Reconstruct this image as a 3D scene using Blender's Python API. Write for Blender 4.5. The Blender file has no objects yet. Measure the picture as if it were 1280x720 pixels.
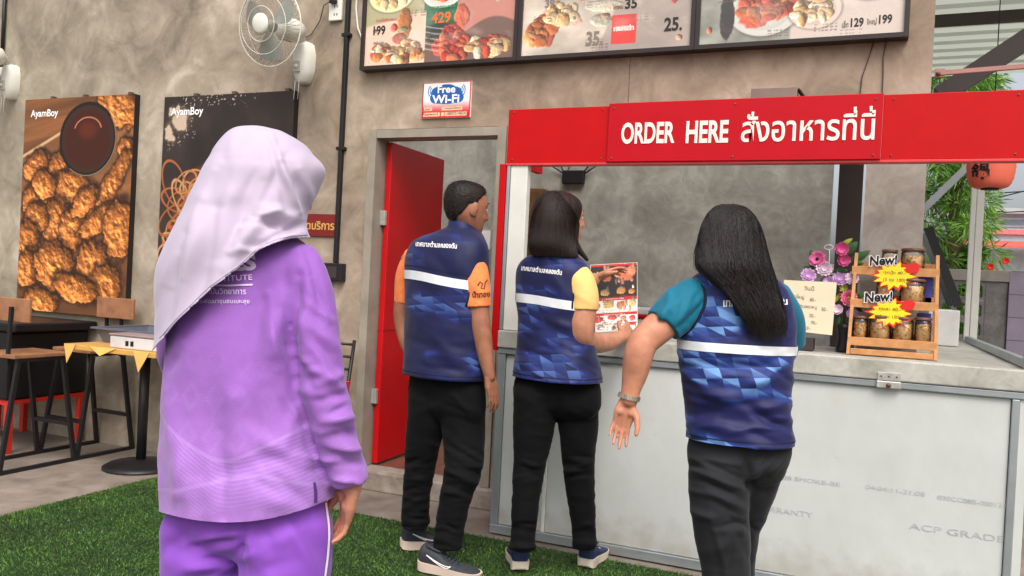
import bpy, bmesh, math, random
import numpy as np
from math import sin, cos, pi, radians, tan, atan2, sqrt
from mathutils import Vector, Matrix
from mathutils.bvhtree import BVHTree

scene = bpy.context.scene
COL = scene.collection
random.seed(7)
RNG = np.random.default_rng(11)

# ------------------------------------------------------------------ camera
CAM_H = 1.3
FPX = 1049.5                                   # focal length in photo pixels (1280 wide)
YAW, PITCH, ROLL = radians(23.254), radians(-0.5), radians(2.916)
F_ = Vector((-sin(YAW) * cos(PITCH), cos(YAW) * cos(PITCH), sin(PITCH)))
R0 = Vector((cos(YAW), sin(YAW), 0))
U0 = R0.cross(F_)
R_ = cos(ROLL) * R0 + sin(ROLL) * U0
U_ = -sin(ROLL) * R0 + cos(ROLL) * U0
CAM = Vector((0, 0, CAM_H))

def ray(x, y): return F_ + R_ * ((x - 640) / FPX) + U_ * ((360 - y) / FPX)
def G(x, y, z=0.0):                            # pixel -> point on the level z
    d = ray(x, y); return CAM + d * ((z - CAM_H) / d.z)
def W(x, y, Y):                                # pixel -> point on the plane y = Y
    d = ray(x, y); return CAM + d * (Y / d.y)
def D(x, y, depth): return CAM + ray(x, y) * depth

cam_data = bpy.data.cameras.new('camera'); cam = bpy.data.objects.new('camera', cam_data); COL.objects.link(cam)
cam_data.sensor_width = 36; cam_data.lens = FPX / 1280 * 36; cam_data.clip_end = 500; cam_data.clip_start = 0.05
cam.matrix_world = Matrix(((R_.x, U_.x, -F_.x, 0), (R_.y, U_.y, -F_.y, 0), (R_.z, U_.z, -F_.z, CAM_H), (0, 0, 0, 1)))
scene.camera = cam

# ------------------------------------------------------------------ sky, sun, exposure
world = bpy.data.worlds.new('World'); scene.world = world; world.use_nodes = True
wn = world.node_tree.nodes; wl = world.node_tree.links
bg = wn['Background']
sky = wn.new('ShaderNodeTexSky'); sky.sky_type = 'NISHITA'; sky.sun_disc = False
SUN_EL, SUN_AZ = radians(52), radians(150)      # azimuth clockwise from +y: behind the camera, to the right
sky.sun_elevation = SUN_EL; sky.sun_rotation = SUN_AZ
sky.air_density = 1.0; sky.dust_density = 6.0; sky.ozone_density = 1.0
hs = wn.new('ShaderNodeHueSaturation'); hs.inputs['Saturation'].default_value = 0.35
wl.new(sky.outputs[0], hs.inputs['Color']); wl.new(hs.outputs[0], bg.inputs['Color'])
bg.inputs['Strength'].default_value = 0.15
sun_d = bpy.data.lights.new('sun', 'SUN'); sun_d.energy = 0.7; sun_d.angle = radians(30); sun_d.color = (1, 0.95, 0.88)
sun = bpy.data.objects.new('sun', sun_d); COL.objects.link(sun)
sdir = Vector((sin(SUN_AZ) * cos(SUN_EL), cos(SUN_AZ) * cos(SUN_EL), sin(SUN_EL)))
sun.rotation_euler = sdir.to_track_quat('Z', 'Y').to_euler()
scene.view_settings.view_transform = 'Standard'; scene.view_settings.look = 'None'
scene.view_settings.gamma = 1.0; scene.view_settings.use_curve_mapping = False
scene.view_settings.exposure = 0.58

# ------------------------------------------------------------------ small tools
def lin(v):
    v /= 255.0
    return v / 12.92 if v <= 0.04045 else ((v + 0.055) / 1.055) ** 2.4
def C(r, g, b): return (lin(r), lin(g), lin(b), 1.0)

def link(o): COL.objects.link(o); return o
ORG = {}
def thing(name, label, cat, loc=(0, 0, 0), group=None):
    o = link(bpy.data.objects.new(name, None)); o.location = loc; o.empty_display_size = 0.1
    o['label'] = label; o['category'] = cat
    if group: o['group'] = group
    ORG[o.name] = Vector(loc); return o
def tag(o, label=None, cat=None, group=None, kind=None):
    if label: o['label'] = label
    if cat: o['category'] = cat
    if group: o['group'] = group
    if kind: o['kind'] = kind
    return o

def add_mesh(name, me, m=None, parent=None):
    """mesh with world coordinates -> object; a child's mesh is moved into its thing's frame"""
    o = link(bpy.data.objects.new(name, me))
    if parent is not None:
        org = ORG[parent.name]; me.transform(Matrix.Translation(-org)); o.parent = parent; ORG[o.name] = org
    else: ORG[o.name] = Vector((0, 0, 0))
    if m is not None and not me.materials: me.materials.append(m)
    return o

class MB:
    def __init__(s): s.v = []; s.f = []; s.sm = []
    def add(s, vs, fs, smooth=False):
        n = len(s.v); s.v += [tuple(v) for v in vs]; s.f += [tuple(i + n for i in f) for f in fs]; s.sm += [smooth] * len(fs); return s
    def box(s, a, b, rot=None, piv=None):
        x0, y0, z0 = a; x1, y1, z1 = b
        vs = [Vector(p) for p in ((x0,y0,z0),(x1,y0,z0),(x1,y1,z0),(x0,y1,z0),(x0,y0,z1),(x1,y0,z1),(x1,y1,z1),(x0,y1,z1))]
        if rot is not None:
            pv = Vector(piv) if piv is not None else (vs[0] + vs[6]) / 2
            vs = [rot @ (v - pv) + pv for v in vs]
        return s.add(vs, [(0,3,2,1),(4,5,6,7),(0,1,5,4),(1,2,6,5),(2,3,7,6),(3,0,4,7)])
    def bbox(s, a, b, r=0.004, rot=None, piv=None):
        """box with chamfered edges"""
        bm = bmesh.new(); bmesh.ops.create_cube(bm, size=1)
        a = Vector(a); b = Vector(b)
        for v in bm.verts: v.co = Vector(((a.x+b.x)/2 + v.co.x*(b.x-a.x), (a.y+b.y)/2 + v.co.y*(b.y-a.y), (a.z+b.z)/2 + v.co.z*(b.z-a.z)))
        bmesh.ops.bevel(bm, geom=bm.edges[:], offset=r, segments=2, affect='EDGES', profile=0.5)
        if rot is not None:
            pv = Vector(piv) if piv is not None else (a + b) / 2
            for v in bm.verts: v.co = rot @ (v.co - pv) + pv
        bm.verts.index_update()
        s.add([v.co[:] for v in bm.verts], [[v.index for v in f.verts] for f in bm.faces]); bm.free(); return s
    def bar(s, p, q, w, h=None, up=(0, 0, 1)):
        """rectangular bar from p to q"""
        h = h or w; p = Vector(p); q = Vector(q); t = (q - p).normalized(); up = Vector(up)
        if abs(t.dot(up)) > 0.95: up = Vector((1, 0, 0))
        a = t.cross(up).normalized(); b = a.cross(t)
        vs = [c + a * (i * w / 2) + b * (j * h / 2) for c in (p, q) for i, j in ((-1,-1),(1,-1),(1,1),(-1,1))]
        return s.add(vs, [(3,2,1,0),(4,5,6,7),(0,1,5,4),(1,2,6,5),(2,3,7,6),(3,0,4,7)])
    def tube(s, pts, r, n=8, caps=True, closed=False):
        pts = [Vector(p) for p in pts]; N = len(pts); rs = r if hasattr(r, '__len__') else [r] * N
        t0 = (pts[1] - pts[0]).normalized(); a = t0.orthogonal().normalized(); vs = []
        for i in range(N):
            if closed: t = (pts[(i+1) % N] - pts[i-1]).normalized()
            else: t = (pts[min(i+1, N-1)] - pts[max(i-1, 0)]).normalized()
            a = (a - t * a.dot(t)); a = a.normalized() if a.length > 1e-6 else t.orthogonal().normalized(); b = t.cross(a)
            for k in range(n):
                th = 2 * pi * k / n; vs.append(pts[i] + (a * cos(th) + b * sin(th)) * rs[i])
        fs = []
        for i in range(N if closed else N - 1):
            j = (i + 1) % N
            for k in range(n): fs.append((i*n+k, i*n+(k+1) % n, j*n+(k+1) % n, j*n+k))
        if caps and not closed: fs += [tuple(range(n-1, -1, -1)), tuple(range((N-1)*n, N*n))]
        return s.add(vs, fs, True)
    def lathe(s, prof, n=24, M=None, cap=True):
        """profile of (radius, z), bottom to top"""
        vs = [Vector((r * cos(2*pi*k/n), r * sin(2*pi*k/n), z)) for r, z in prof for k in range(n)]
        if M is not None: vs = [M @ v for v in vs]
        fs = [(i*n+k, i*n+(k+1) % n, (i+1)*n+(k+1) % n, (i+1)*n+k) for i in range(len(prof)-1) for k in range(n)]
        if cap: fs += [tuple(range(n-1, -1, -1)), tuple(range((len(prof)-1)*n, len(prof)*n))]
        return s.add(vs, fs, True)
    def prism(s, poly, d):
        """planar polygon of 3-D points pushed along the vector d"""
        p = [Vector(q) for q in poly]; n = len(p); d = Vector(d)
        return s.add(p + [q + d for q in p], [tuple(range(n)), tuple(range(2*n-1, n-1, -1))] + [((i+1) % n, i, i+n, (i+1) % n + n) for i in range(n)])
    def mesh(s, name='m'):
        me = bpy.data.meshes.new(name); me.from_pydata(s.v, [], s.f)
        me.polygons.foreach_set('use_smooth', s.sm)
        me.validate(); me.update(); return me
    def build(s, name, m, parent=None, fix=True):
        me = s.mesh(name)
        if fix:
            bm = bmesh.new(); bm.from_mesh(me); bmesh.ops.recalc_face_normals(bm, faces=bm.faces[:]); bm.to_mesh(me); bm.free()
        return add_mesh(name, me, m, parent)

def copy_tree(o, delta, label=None):
    c = link(o.copy()); c.location = o.location + Vector(delta); ORG[c.name] = c.location.copy()
    if label: c['label'] = label
    for ch in o.children:
        k = link(ch.copy()); k.parent = c
        for g in ch.children: h = link(g.copy()); h.parent = k
    return c

# ---- numpy noise (used to paint prints and to crease cloth)
def _h(ix, iy, iz, seed):
    n = (ix.astype(np.int64) * 374761393 + iy.astype(np.int64) * 668265263 + iz.astype(np.int64) * 2147483647 + seed * 1274126177) & 0xFFFFFFFF
    n = ((n ^ (n >> 13)) * 1274126177) & 0xFFFFFFFF
    return ((n ^ (n >> 16)) & 0xFFFF) / 65535.0
def vnoise(p, seed=0):
    p = np.asarray(p, float); i = np.floor(p); f = p - i; f = f * f * (3 - 2 * f); r = 0
    for dx in (0, 1):
        for dy in (0, 1):
            for dz in (0, 1):
                w = (f[..., 0] if dx else 1 - f[..., 0]) * (f[..., 1] if dy else 1 - f[..., 1]) * (f[..., 2] if dz else 1 - f[..., 2])
                r = r + w * _h(i[..., 0] + dx, i[..., 1] + dy, i[..., 2] + dz, seed)
    return r
def fbm(p, seed=0, o=4):
    p = np.asarray(p, float); a = 0.5; r = 0
    for k in range(o): r = r + a * vnoise(p * 2 ** k, seed + k); a *= 0.5
    return r / (1 - 0.5 ** o)
def sstep(a, b, x): t = np.clip((x - a) / (b - a), 0, 1); return t * t * (3 - 2 * t)

# ------------------------------------------------------------------ materials
MATS = {}
def mat(name, color=(0.5, 0.5, 0.5, 1), rough=0.6, metal=0.0, spec=0.4, vary=0.12, vscale=8.0, bump=0.0, bscale=60.0, **kw):
    """principled material whose colour wanders a little and whose surface has fine relief"""
    if name in MATS: return MATS[name]
    m = bpy.data.materials.new(name); m.use_nodes = True; MATS[name] = m
    nt = m.node_tree; N = nt.nodes; L = nt.links; b = N['Principled BSDF']
    b.inputs['Roughness'].default_value = rough; b.inputs['Metallic'].default_value = metal
    b.inputs['Specular IOR Level'].default_value = spec
    tc = N.new('ShaderNodeTexCoord'); no = N.new('ShaderNodeTexNoise')
    no.inputs['Scale'].default_value = vscale; no.inputs['Detail'].default_value = 5; L.new(tc.outputs['Object'], no.inputs['Vector'])
    mr = N.new('ShaderNodeMapRange'); mr.inputs[1].default_value = 0.3; mr.inputs[2].default_value = 0.7
    mr.inputs[3].default_value = 1 - vary; mr.inputs[4].default_value = 1 + vary; L.new(no.outputs['Fac'], mr.inputs[0])
    mx = N.new('ShaderNodeVectorMath'); mx.operation = 'SCALE'; mx.inputs[0].default_value = color[:3]; L.new(mr.outputs[0], mx.inputs['Scale'])
    L.new(mx.outputs[0], b.inputs['Base Color'])
    if bump:
        n2 = N.new('ShaderNodeTexNoise'); n2.inputs['Scale'].default_value = bscale; n2.inputs['Detail'].default_value = 4; L.new(tc.outputs['Object'], n2.inputs['Vector'])
        bp = N.new('ShaderNodeBump'); bp.inputs['Strength'].default_value = bump; bp.inputs['Distance'].default_value = 0.01
        L.new(n2.outputs['Fac'], bp.inputs['Height']); L.new(bp.outputs[0], b.inputs['Normal'])
    for k, v in kw.items(): b.inputs[k.replace('_', ' ')].default_value = v
    return m

def ramp(N, stops):
    r = N.new('ShaderNodeValToRGB'); e = r.color_ramp.elements
    while len(e) < len(stops): e.new(0.5)
    for k, (p, c) in enumerate(stops): e[k].position = p; e[k].color = c
    return r

def concrete_mat(name, stops, scale=1.0, rough=0.62, bump=0.25, stain=None):
    """trowelled polished concrete: clouds, swirls of the trowel, fine scratches"""
    m = bpy.data.materials.new(name); m.use_nodes = True; MATS[name] = m
    nt = m.node_tree; N = nt.nodes; L = nt.links; b = N['Principled BSDF']
    tc = N.new('ShaderNodeTexCoord'); mp = N.new('ShaderNodeMapping'); mp.inputs['Scale'].default_value = (scale,) * 3
    L.new(tc.outputs['Object'], mp.inputs['Vector'])
    n1 = N.new('ShaderNodeTexNoise'); n1.inputs['Scale'].default_value = 1.3; n1.inputs['Detail'].default_value = 8; n1.inputs['Roughness'].default_value = 0.55; n1.inputs['Distortion'].default_value = 1.1
    n2 = N.new('ShaderNodeTexNoise'); n2.inputs['Scale'].default_value = 4.0; n2.inputs['Detail'].default_value = 8; n2.inputs['Roughness'].default_value = 0.6; n2.inputs['Distortion'].default_value = 1.7
    n3 = N.new('ShaderNodeTexNoise'); n3.inputs['Scale'].default_value = 26; n3.inputs['Detail'].default_value = 6; n3.inputs['Distortion'].default_value = 0.8
    for n in (n1, n2, n3): L.new(mp.outputs[0], n.inputs['Vector'])
    def mad(a, k, c):
        x = N.new('ShaderNodeMath'); x.operation = 'MULTIPLY_ADD'; L.new(a, x.inputs[0]); x.inputs[1].default_value = k
        if isinstance(c, float): x.inputs[2].default_value = c
        else: L.new(c, x.inputs[2])
        return x.outputs[0]
    s = mad(n3.outputs['Fac'], 0.16, mad(n2.outputs['Fac'], 0.80, mad(n1.outputs['Fac'], 1.30, -0.63)))
    r = ramp(N, stops); L.new(s, r.inputs[0]); col = r.outputs[0]
    if stain:
        # broad tint that changes along the wall (x) and up it (z): pinkish render, greener low on the left
        for axis, a0, a1, tint, fac in stain:
            sp = N.new('ShaderNodeSeparateXYZ'); L.new(tc.outputs['Object'], sp.inputs[0])
            mr = N.new('ShaderNodeMapRange'); mr.inputs[1].default_value = a0; mr.inputs[2].default_value = a1; mr.inputs[4].default_value = fac
            w = mad(n1.outputs['Fac'], 1.2, sp.outputs[axis]); L.new(w, mr.inputs[0])
            mx = N.new('ShaderNodeMix'); mx.data_type = 'RGBA'; mx.blend_type = 'MULTIPLY'; L.new(mr.outputs[0], mx.inputs[0]); L.new(col, mx.inputs[6]); mx.inputs[7].default_value = tint
            col = mx.outputs[2]
    L.new(col, b.inputs['Base Color'])
    rr = N.new('ShaderNodeMapRange'); rr.inputs[3].default_value = rough - 0.15; rr.inputs[4].default_value = rough + 0.18; L.new(n2.outputs['Fac'], rr.inputs[0]); L.new(rr.outputs[0], b.inputs['Roughness'])
    bp = N.new('ShaderNodeBump'); bp.inputs['Strength'].default_value = bump; bp.inputs['Distance'].default_value = 0.012; L.new(s, bp.inputs['Height']); L.new(bp.outputs[0], b.inputs['Normal'])
    b.inputs['Specular IOR Level'].default_value = 0.35
    return m

M_wall = concrete_mat('polished_concrete', [(0.12, C(108, 100, 86)), (0.40, C(142, 131, 114)), (0.60, C(162, 151, 133)), (0.88, C(194, 184, 168))],
                      stain=[(0, -3.2, 0.2, (0.96, 0.83, 0.80, 1), 1.0), (0, -3.5, -5.5, (0.98, 1.0, 0.96, 1), 1.0)])
M_inwall = concrete_mat('raw_grey_concrete', [(0.1, C(112, 110, 102)), (0.5, C(150, 148, 139)), (0.9, C(190, 187, 178))], scale=1.3, rough=0.45)
M_pillar = concrete_mat('pillar_concrete', [(0.1, C(128, 120, 112)), (0.5, C(166, 157, 148)), (0.9, C(196, 188, 178))], scale=1.6)
M_slab = concrete_mat('countertop_concrete', [(0.1, C(130, 126, 118)), (0.5, C(168, 165, 155)), (0.9, C(196, 193, 184))], scale=2.2, rough=0.5)
M_floor = concrete_mat('floor_concrete', [(0.1, C(92, 82, 74)), (0.5, C(128, 116, 106)), (0.9, C(156, 144, 132))], scale=1.1, rough=0.6, bump=0.35)
M_step = concrete_mat('step_concrete', [(0.1, C(118, 106, 96)), (0.5, C(150, 138, 126)), (0.9, C(176, 166, 154))], scale=3.0)
M_red = mat('glossy_red_laminate', C(186, 3, 10), 0.5, vary=0.05, spec=0.2)
M_reddoor = mat('red_door_paint', C(190, 4, 14), 0.38, vary=0.08, vscale=3, bump=0.03, bscale=30)
M_frame_paint = mat('grey_steel_frame', C(148, 138, 124), 0.5, vary=0.15)
M_alu = mat('aluminium', C(168, 174, 176), 0.38, metal=0.6, vary=0.1)
M_alu_w = mat('white_powder_coat', C(214, 212, 204), 0.5, vary=0.05)
M_black = mat('black_powder_coat', C(26, 24, 26), 0.45, vary=0.2)
M_dark = mat('dark_brown_steel', C(58, 48, 44), 0.5)
M_white = mat('white_plastic', C(222, 220, 208), 0.4, vary=0.05)
M_wood = mat('pale_wood', C(190, 138, 88), 0.5, vary=0.2, vscale=20)
M_ink = mat('black_ink', C(20, 18, 18), 0.6)
M_whiteink = mat('white_ink', C(245, 240, 238), 0.5, vary=0.02)
M_steelplate = mat('galvanised_plate', C(190, 188, 182), 0.35, metal=0.5, vary=0.2, vscale=40)
M_screw = mat('rusty_screw', C(110, 88, 72), 0.6, metal=0.5)

def glass_mat(name, tint=(0.9, 0.95, 0.95, 1), rough=0.03):
    m = bpy.data.materials.new(name); m.use_nodes = True; N = m.node_tree.nodes; L = m.node_tree.links
    N.remove(N['Principled BSDF']); t = N.new('ShaderNodeBsdfTransparent'); t.inputs[0].default_value = tint
    g = N.new('ShaderNodeBsdfGlossy'); g.inputs['Roughness'].default_value = rough
    no = N.new('ShaderNodeTexNoise'); no.inputs['Scale'].default_value = 6
    fr = N.new('ShaderNodeFresnel'); fr.inputs['IOR'].default_value = 1.45; mx = N.new('ShaderNodeMixShader')
    ad = N.new('ShaderNodeMath'); ad.operation = 'MULTIPLY_ADD'; L.new(no.outputs['Fac'], ad.inputs[0]); ad.inputs[1].default_value = 0.08; L.new(fr.outputs[0], ad.inputs[2])
    L.new(ad.outputs[0], mx.inputs[0]); L.new(t.outputs[0], mx.inputs[1]); L.new(g.outputs[0], mx.inputs[2]); L.new(mx.outputs[0], N['Material Output'].inputs[0])
    return m
M_glass = glass_mat('clear_glass')

def print_mat(name, rough=0.4, spec=0.4, coat=0.0):
    """flat print: colour comes from the sheet's own colour attribute"""
    m = bpy.data.materials.new(name); m.use_nodes = True; N = m.node_tree.nodes; L = m.node_tree.links; b = N['Principled BSDF']
    a = N.new('ShaderNodeAttribute'); a.attribute_name = 'ink'
    tc = N.new('ShaderNodeTexCoord'); no = N.new('ShaderNodeTexNoise'); no.inputs['Scale'].default_value = 90; L.new(tc.outputs['Object'], no.inputs['Vector'])
    mr = N.new('ShaderNodeMapRange'); mr.inputs[3].default_value = 0.94; mr.inputs[4].default_value = 1.06; L.new(no.outputs['Fac'], mr.inputs[0])
    v = N.new('ShaderNodeVectorMath'); v.operation = 'SCALE'; L.new(a.outputs['Color'], v.inputs[0]); L.new(mr.outputs[0], v.inputs['Scale'])
    L.new(v.outputs[0], b.inputs['Base Color']); b.inputs['Roughness'].default_value = rough; b.inputs['Specular IOR Level'].default_value = spec
    b.inputs['Coat Weight'].default_value = coat; b.inputs['Coat Roughness'].default_value = 0.08
    return m

def print_sheet(name, o, ex, ey, nx, ny, paint, m, parent):
    """grid from corner o along ex (u) and ey (v, upward), coloured by paint(u, v)"""
    o = np.array(o); ex = np.array(ex); ey = np.array(ey)
    u, v = np.meshgrid(np.linspace(0, 1, nx), np.linspace(0, 1, ny))
    P = o + u[..., None] * ex + v[..., None] * ey
    rgb = np.clip(paint(u, 1 - v), 0, 1)                      # paint sees v from the top
    idx = np.arange(nx * ny).reshape(ny, nx)
    fs = np.stack([idx[:-1, :-1], idx[:-1, 1:], idx[1:, 1:], idx[1:, :-1]], -1).reshape(-1, 4)
    me = bpy.data.meshes.new(name); me.from_pydata(P.reshape(-1, 3).tolist(), [], fs.tolist()); me.update()
    at = me.color_attributes.new('ink', 'FLOAT_COLOR', 'POINT')
    lc = np.where(rgb <= 0.04045, rgb / 12.92, ((rgb + 0.055) / 1.055) ** 2.4).reshape(-1, 3)
    at.data.foreach_set('color', np.concatenate([lc, np.ones((len(lc), 1))], 1).astype(np.float32).ravel())
    return add_mesh(name, me, m, parent)
def rgb(r, g, b): return np.array((r, g, b)) / 255.0
def over(img, mask, col): return img * (1 - mask[..., None]) + np.asarray(col) * mask[..., None]

# ---- lettering
def text_mesh(s, bold=0.0, extrude=0.0, shear=0.0, space=1.0):
    cu = bpy.data.curves.new('t', 'FONT'); cu.body = s; cu.offset = bold; cu.extrude = extrude; cu.shear = shear; cu.space_character = space
    cu.resolution_u = 4; cu.fill_mode = 'FRONT' if not extrude else 'BOTH'
    ob = bpy.data.objects.new('t', cu); COL.objects.link(ob); dg = bpy.context.evaluated_depsgraph_get(); dg.update()
    me = bpy.data.meshes.new_from_object(ob.evaluated_get(dg)); bpy.data.objects.remove(ob); bpy.data.curves.remove(cu)
    return me
def lettering(s, o, ex, ey, m, parent, name='lettering', bold=0.0, shear=0.0, fn=None, space=1.0):
    """fit text into the box o, o+ex, o+ey (vectors); fn(point) may drape it over a surface"""
    me = text_mesh(s, bold, 0, shear, space); n = len(me.vertices)
    if n == 0: return None
    co = np.empty(n * 3); me.vertices.foreach_get('co', co); co = co.reshape(-1, 3)
    mn = co.min(0); mx = co.max(0); sc = np.maximum(mx - mn, 1e-6)
    u = (co[:, 0] - mn[0]) / sc[0]; v = (co[:, 1] - mn[1]) / sc[1]
    P = np.array(o) + u[:, None] * np.array(ex) + v[:, None] * np.array(ey)
    # strokes that overlap (tone marks over vowels) lie a hair apart, never in one plane
    par = list(range(n))
    def root(i):
        while par[i] != i: par[i] = par[par[i]]; i = par[i]
        return i
    for e in me.edges: par[root(e.vertices[0])] = root(e.vertices[1])
    ids = {}; lift = np.array([ids.setdefault(root(i), len(ids)) % 5 for i in range(n)]) * 0.00025
    nrm = np.array((0., 0., 1.)) if fn else -np.cross(np.array(ex, float), np.array(ey, float))
    if not fn:
        nrm /= np.linalg.norm(nrm) + 1e-12
        if nrm @ (np.array(CAM) - P[0]) < 0: nrm = -nrm
    P = P + lift[:, None] * nrm
    if fn: P = np.array([fn(Vector(p)) for p in P])
    me.vertices.foreach_set('co', P.ravel()); me.update(); me.name = name
    for p in me.polygons: p.use_smooth = False
    me.materials.clear()
    return add_mesh(name, me, m, parent)
# ================================================================== the setting
WY = 4.35                                        # front face of the shop wall
CY = 3.92                                        # front face of the order counter
ground = MB().add([(-120, -120, 0), (120, -120, 0), (120, 120, 0), (-120, 120, 0)], [(0, 1, 2, 3)]).build('ground', M_floor); tag(ground, kind='structure')

# artificial turf: a backing sheet and real blades where the camera can see them
M_turfback = mat('turf_backing', C(30, 52, 20), 0.9, vary=0.3, vscale=30)
turf = MB().add([(-3.86, -3, 0.005), (1.6, -3, 0.005), (1.6, 3.84, 0.005), (-3.86, 3.84, 0.005)], [(0, 1, 2, 3)])
turf_o = turf.build('turf_mat', M_turfback); tag(turf_o, 'artificial turf mat laid in front of the counter', kind='structure')
def make_turf():
    n = 190000
    m = bpy.data.materials.new('turf_blades'); m.use_nodes = True; N = m.node_tree.nodes; L = m.node_tree.links; b = N['Principled BSDF']
    ge = N.new('ShaderNodeNewGeometry'); r = ramp(N, [(0, C(38, 70, 24)), (0.5, C(64, 102, 36)), (0.85, C(94, 130, 50)), (1, C(134, 150, 76))]); L.new(ge.outputs['Random Per Island'], r.inputs[0])
    nn = N.new('ShaderNodeTexNoise'); nn.inputs['Scale'].default_value = 3.5; nn.inputs['Detail'].default_value = 6; L.new(ge.outputs['Position'], nn.inputs['Vector']); m2 = N.new('ShaderNodeMapRange'); m2.inputs[1].default_value = .35; m2.inputs[2].default_value = .68; m2.inputs[3].default_value = .55; m2.inputs[4].default_value = 1.1; L.new(nn.outputs['Fac'], m2.inputs[0])
    sc = N.new('ShaderNodeVectorMath'); sc.operation = 'SCALE'; L.new(r.outputs[0], sc.inputs[0]); L.new(m2.outputs[0], sc.inputs['Scale']); L.new(sc.outputs[0], b.inputs['Base Color']); b.inputs['Roughness'].default_value = 0.5; b.inputs['Specular IOR Level'].default_value = 0.3
    x = RNG.uniform(-3.87, 0.3, n); y = RNG.uniform(1.7, 3.845, n)
    x[:9000] = RNG.uniform(-3.91, -3.84, 9000)
    h = RNG.uniform(0.007, 0.019, n); w = RNG.uniform(0.0018, 0.0030, n); a = RNG.uniform(0, 2 * pi, n)
    lay = fbm(np.stack([x * 2.5, y * 2.5, x * 0], -1), 5, 3) - .5; lx = RNG.normal(0, 0.008, n) + .02 * lay; ly = RNG.normal(0, 0.008, n) + .02 * lay
    V = np.zeros((n, 3, 3)); V[:, 0] = np.stack([x - w * np.cos(a), y - w * np.sin(a), np.full(n, .004)], 1)
    V[:, 1] = np.stack([x + w * np.cos(a), y + w * np.sin(a), np.full(n, .004)], 1); V[:, 2] = np.stack([x + lx, y + ly, h], 1)
    me = bpy.data.meshes.new('turf_blades'); me.vertices.add(n * 3); me.vertices.foreach_set('co', V.ravel())
    me.loops.add(n * 3); me.loops.foreach_set('vertex_index', np.arange(n * 3)); me.polygons.add(n)
    me.polygons.foreach_set('loop_start', np.arange(n) * 3); me.update(); me.validate()
    o = add_mesh('turf_blades', me, m); tag(o, 'green plastic blades of the artificial turf', 'artificial grass', kind='stuff')
make_turf()

# ---- the shop building
shop = thing('shop_building', 'polished concrete shop front with doorway and wide serving hatch', 'building', (-1.5, WY, 0))
def grid_wall(xs, zs, holes, y0, y1):
    mb = MB(); nx = len(xs) - 1; nz = len(zs) - 1
    solid = lambda i, j: 0 <= i < nx and 0 <= j < nz and (i, j) not in holes
    for i in range(nx):
        for j in range(nz):
            if not solid(i, j): continue
            a, b, c, d = xs[i], xs[i+1], zs[j], zs[j+1]
            mb.add([(a,y0,c),(b,y0,c),(b,y0,d),(a,y0,d)], [(0,1,2,3)]); mb.add([(a,y1,c),(b,y1,c),(b,y1,d),(a,y1,d)], [(3,2,1,0)])
            if not solid(i-1, j): mb.add([(a,y0,c),(a,y1,c),(a,y1,d),(a,y0,d)], [(3,2,1,0)])
            if not solid(i+1, j): mb.add([(b,y0,c),(b,y1,c),(b,y1,d),(b,y0,d)], [(0,1,2,3)])
            if not solid(i, j-1): mb.add([(a,y0,c),(b,y0,c),(b,y1,c),(a,y1,c)], [(3,2,1,0)])
            if not solid(i, j+1): mb.add([(a,y0,d),(b,y0,d),(b,y1,d),(a,y1,d)], [(0,1,2,3)])
    return mb
fw = grid_wall([-9.0, -2.865, -1.945, -1.93, -0.06, 0.2], [-0.05, 0.02, 0.955, 2.175, 2.25, 3.45],
               {(1, 1), (1, 2), (3, 2), (3, 3), (4, 2)}, WY, WY + 0.12).build('front_wall', M_wall, shop)
M_joint = mat('dark_joint', C(92, 76, 66), 0.8)
MB().box((-1.252, WY - 0.0012, 2.255), (-1.249, WY + 0.01, 2.52)).build('wall_joint', M_joint, shop)
MB().box((-0.06, WY + 0.001, 0.956), (0.2, WY + 0.1215, 2.174)).build('pillar', M_pillar, shop); MB().box((-0.06, WY + 0.122, 0), (0.2, WY + 0.30, 3.45)).build('pillar', M_pillar, shop)
grid_wall([-5.2, -0.3, 0.2], [0, 2.5], {(1, 0)}, 6.3, 6.42).build('back_wall', M_inwall, shop)
MB().box((-5.3, 4.5, 0), (-5.2, 6.42, 3.4)).build('side_wall', M_inwall, shop)
# raised floor of brown tiles inside, each tile its own piece
M_tile = mat('brown_floor_tile', C(112, 74, 60), 0.35, vary=0.2, vscale=5)
M_grout = mat('dark_grout', C(70, 58, 52), 0.9)
fl = MB().box((-5.2, 4.478, 0.0), (0.2, 6.3, 0.105)).build('inner_floor', M_grout, shop)
tile_me = None
for i in range(6):
    for j in range(6):
        x0 = -3.35 + i * 0.304; y0 = 4.482 + j * 0.304
        if tile_me is None:
            t = MB().bbox((0, 0, 0.098), (0.3, 0.3, 0.115), 0.002).build('floor_tile', M_tile, shop); tile_me = t.data
            tile_me.transform(Matrix.Translation(ORG[shop.name])); ORG[t.name] = ORG[shop.name]
        else: t = link(bpy.data.objects.new('floor_tile', tile_me)); t.parent = shop
        t.location = Vector((x0, y0, 0)) - ORG[shop.name]
MB().bbox((-2.9, WY - 0.05, 0), (-1.75, 4.475, 0.115), 0.008).build('doorstep', M_step, shop)
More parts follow.
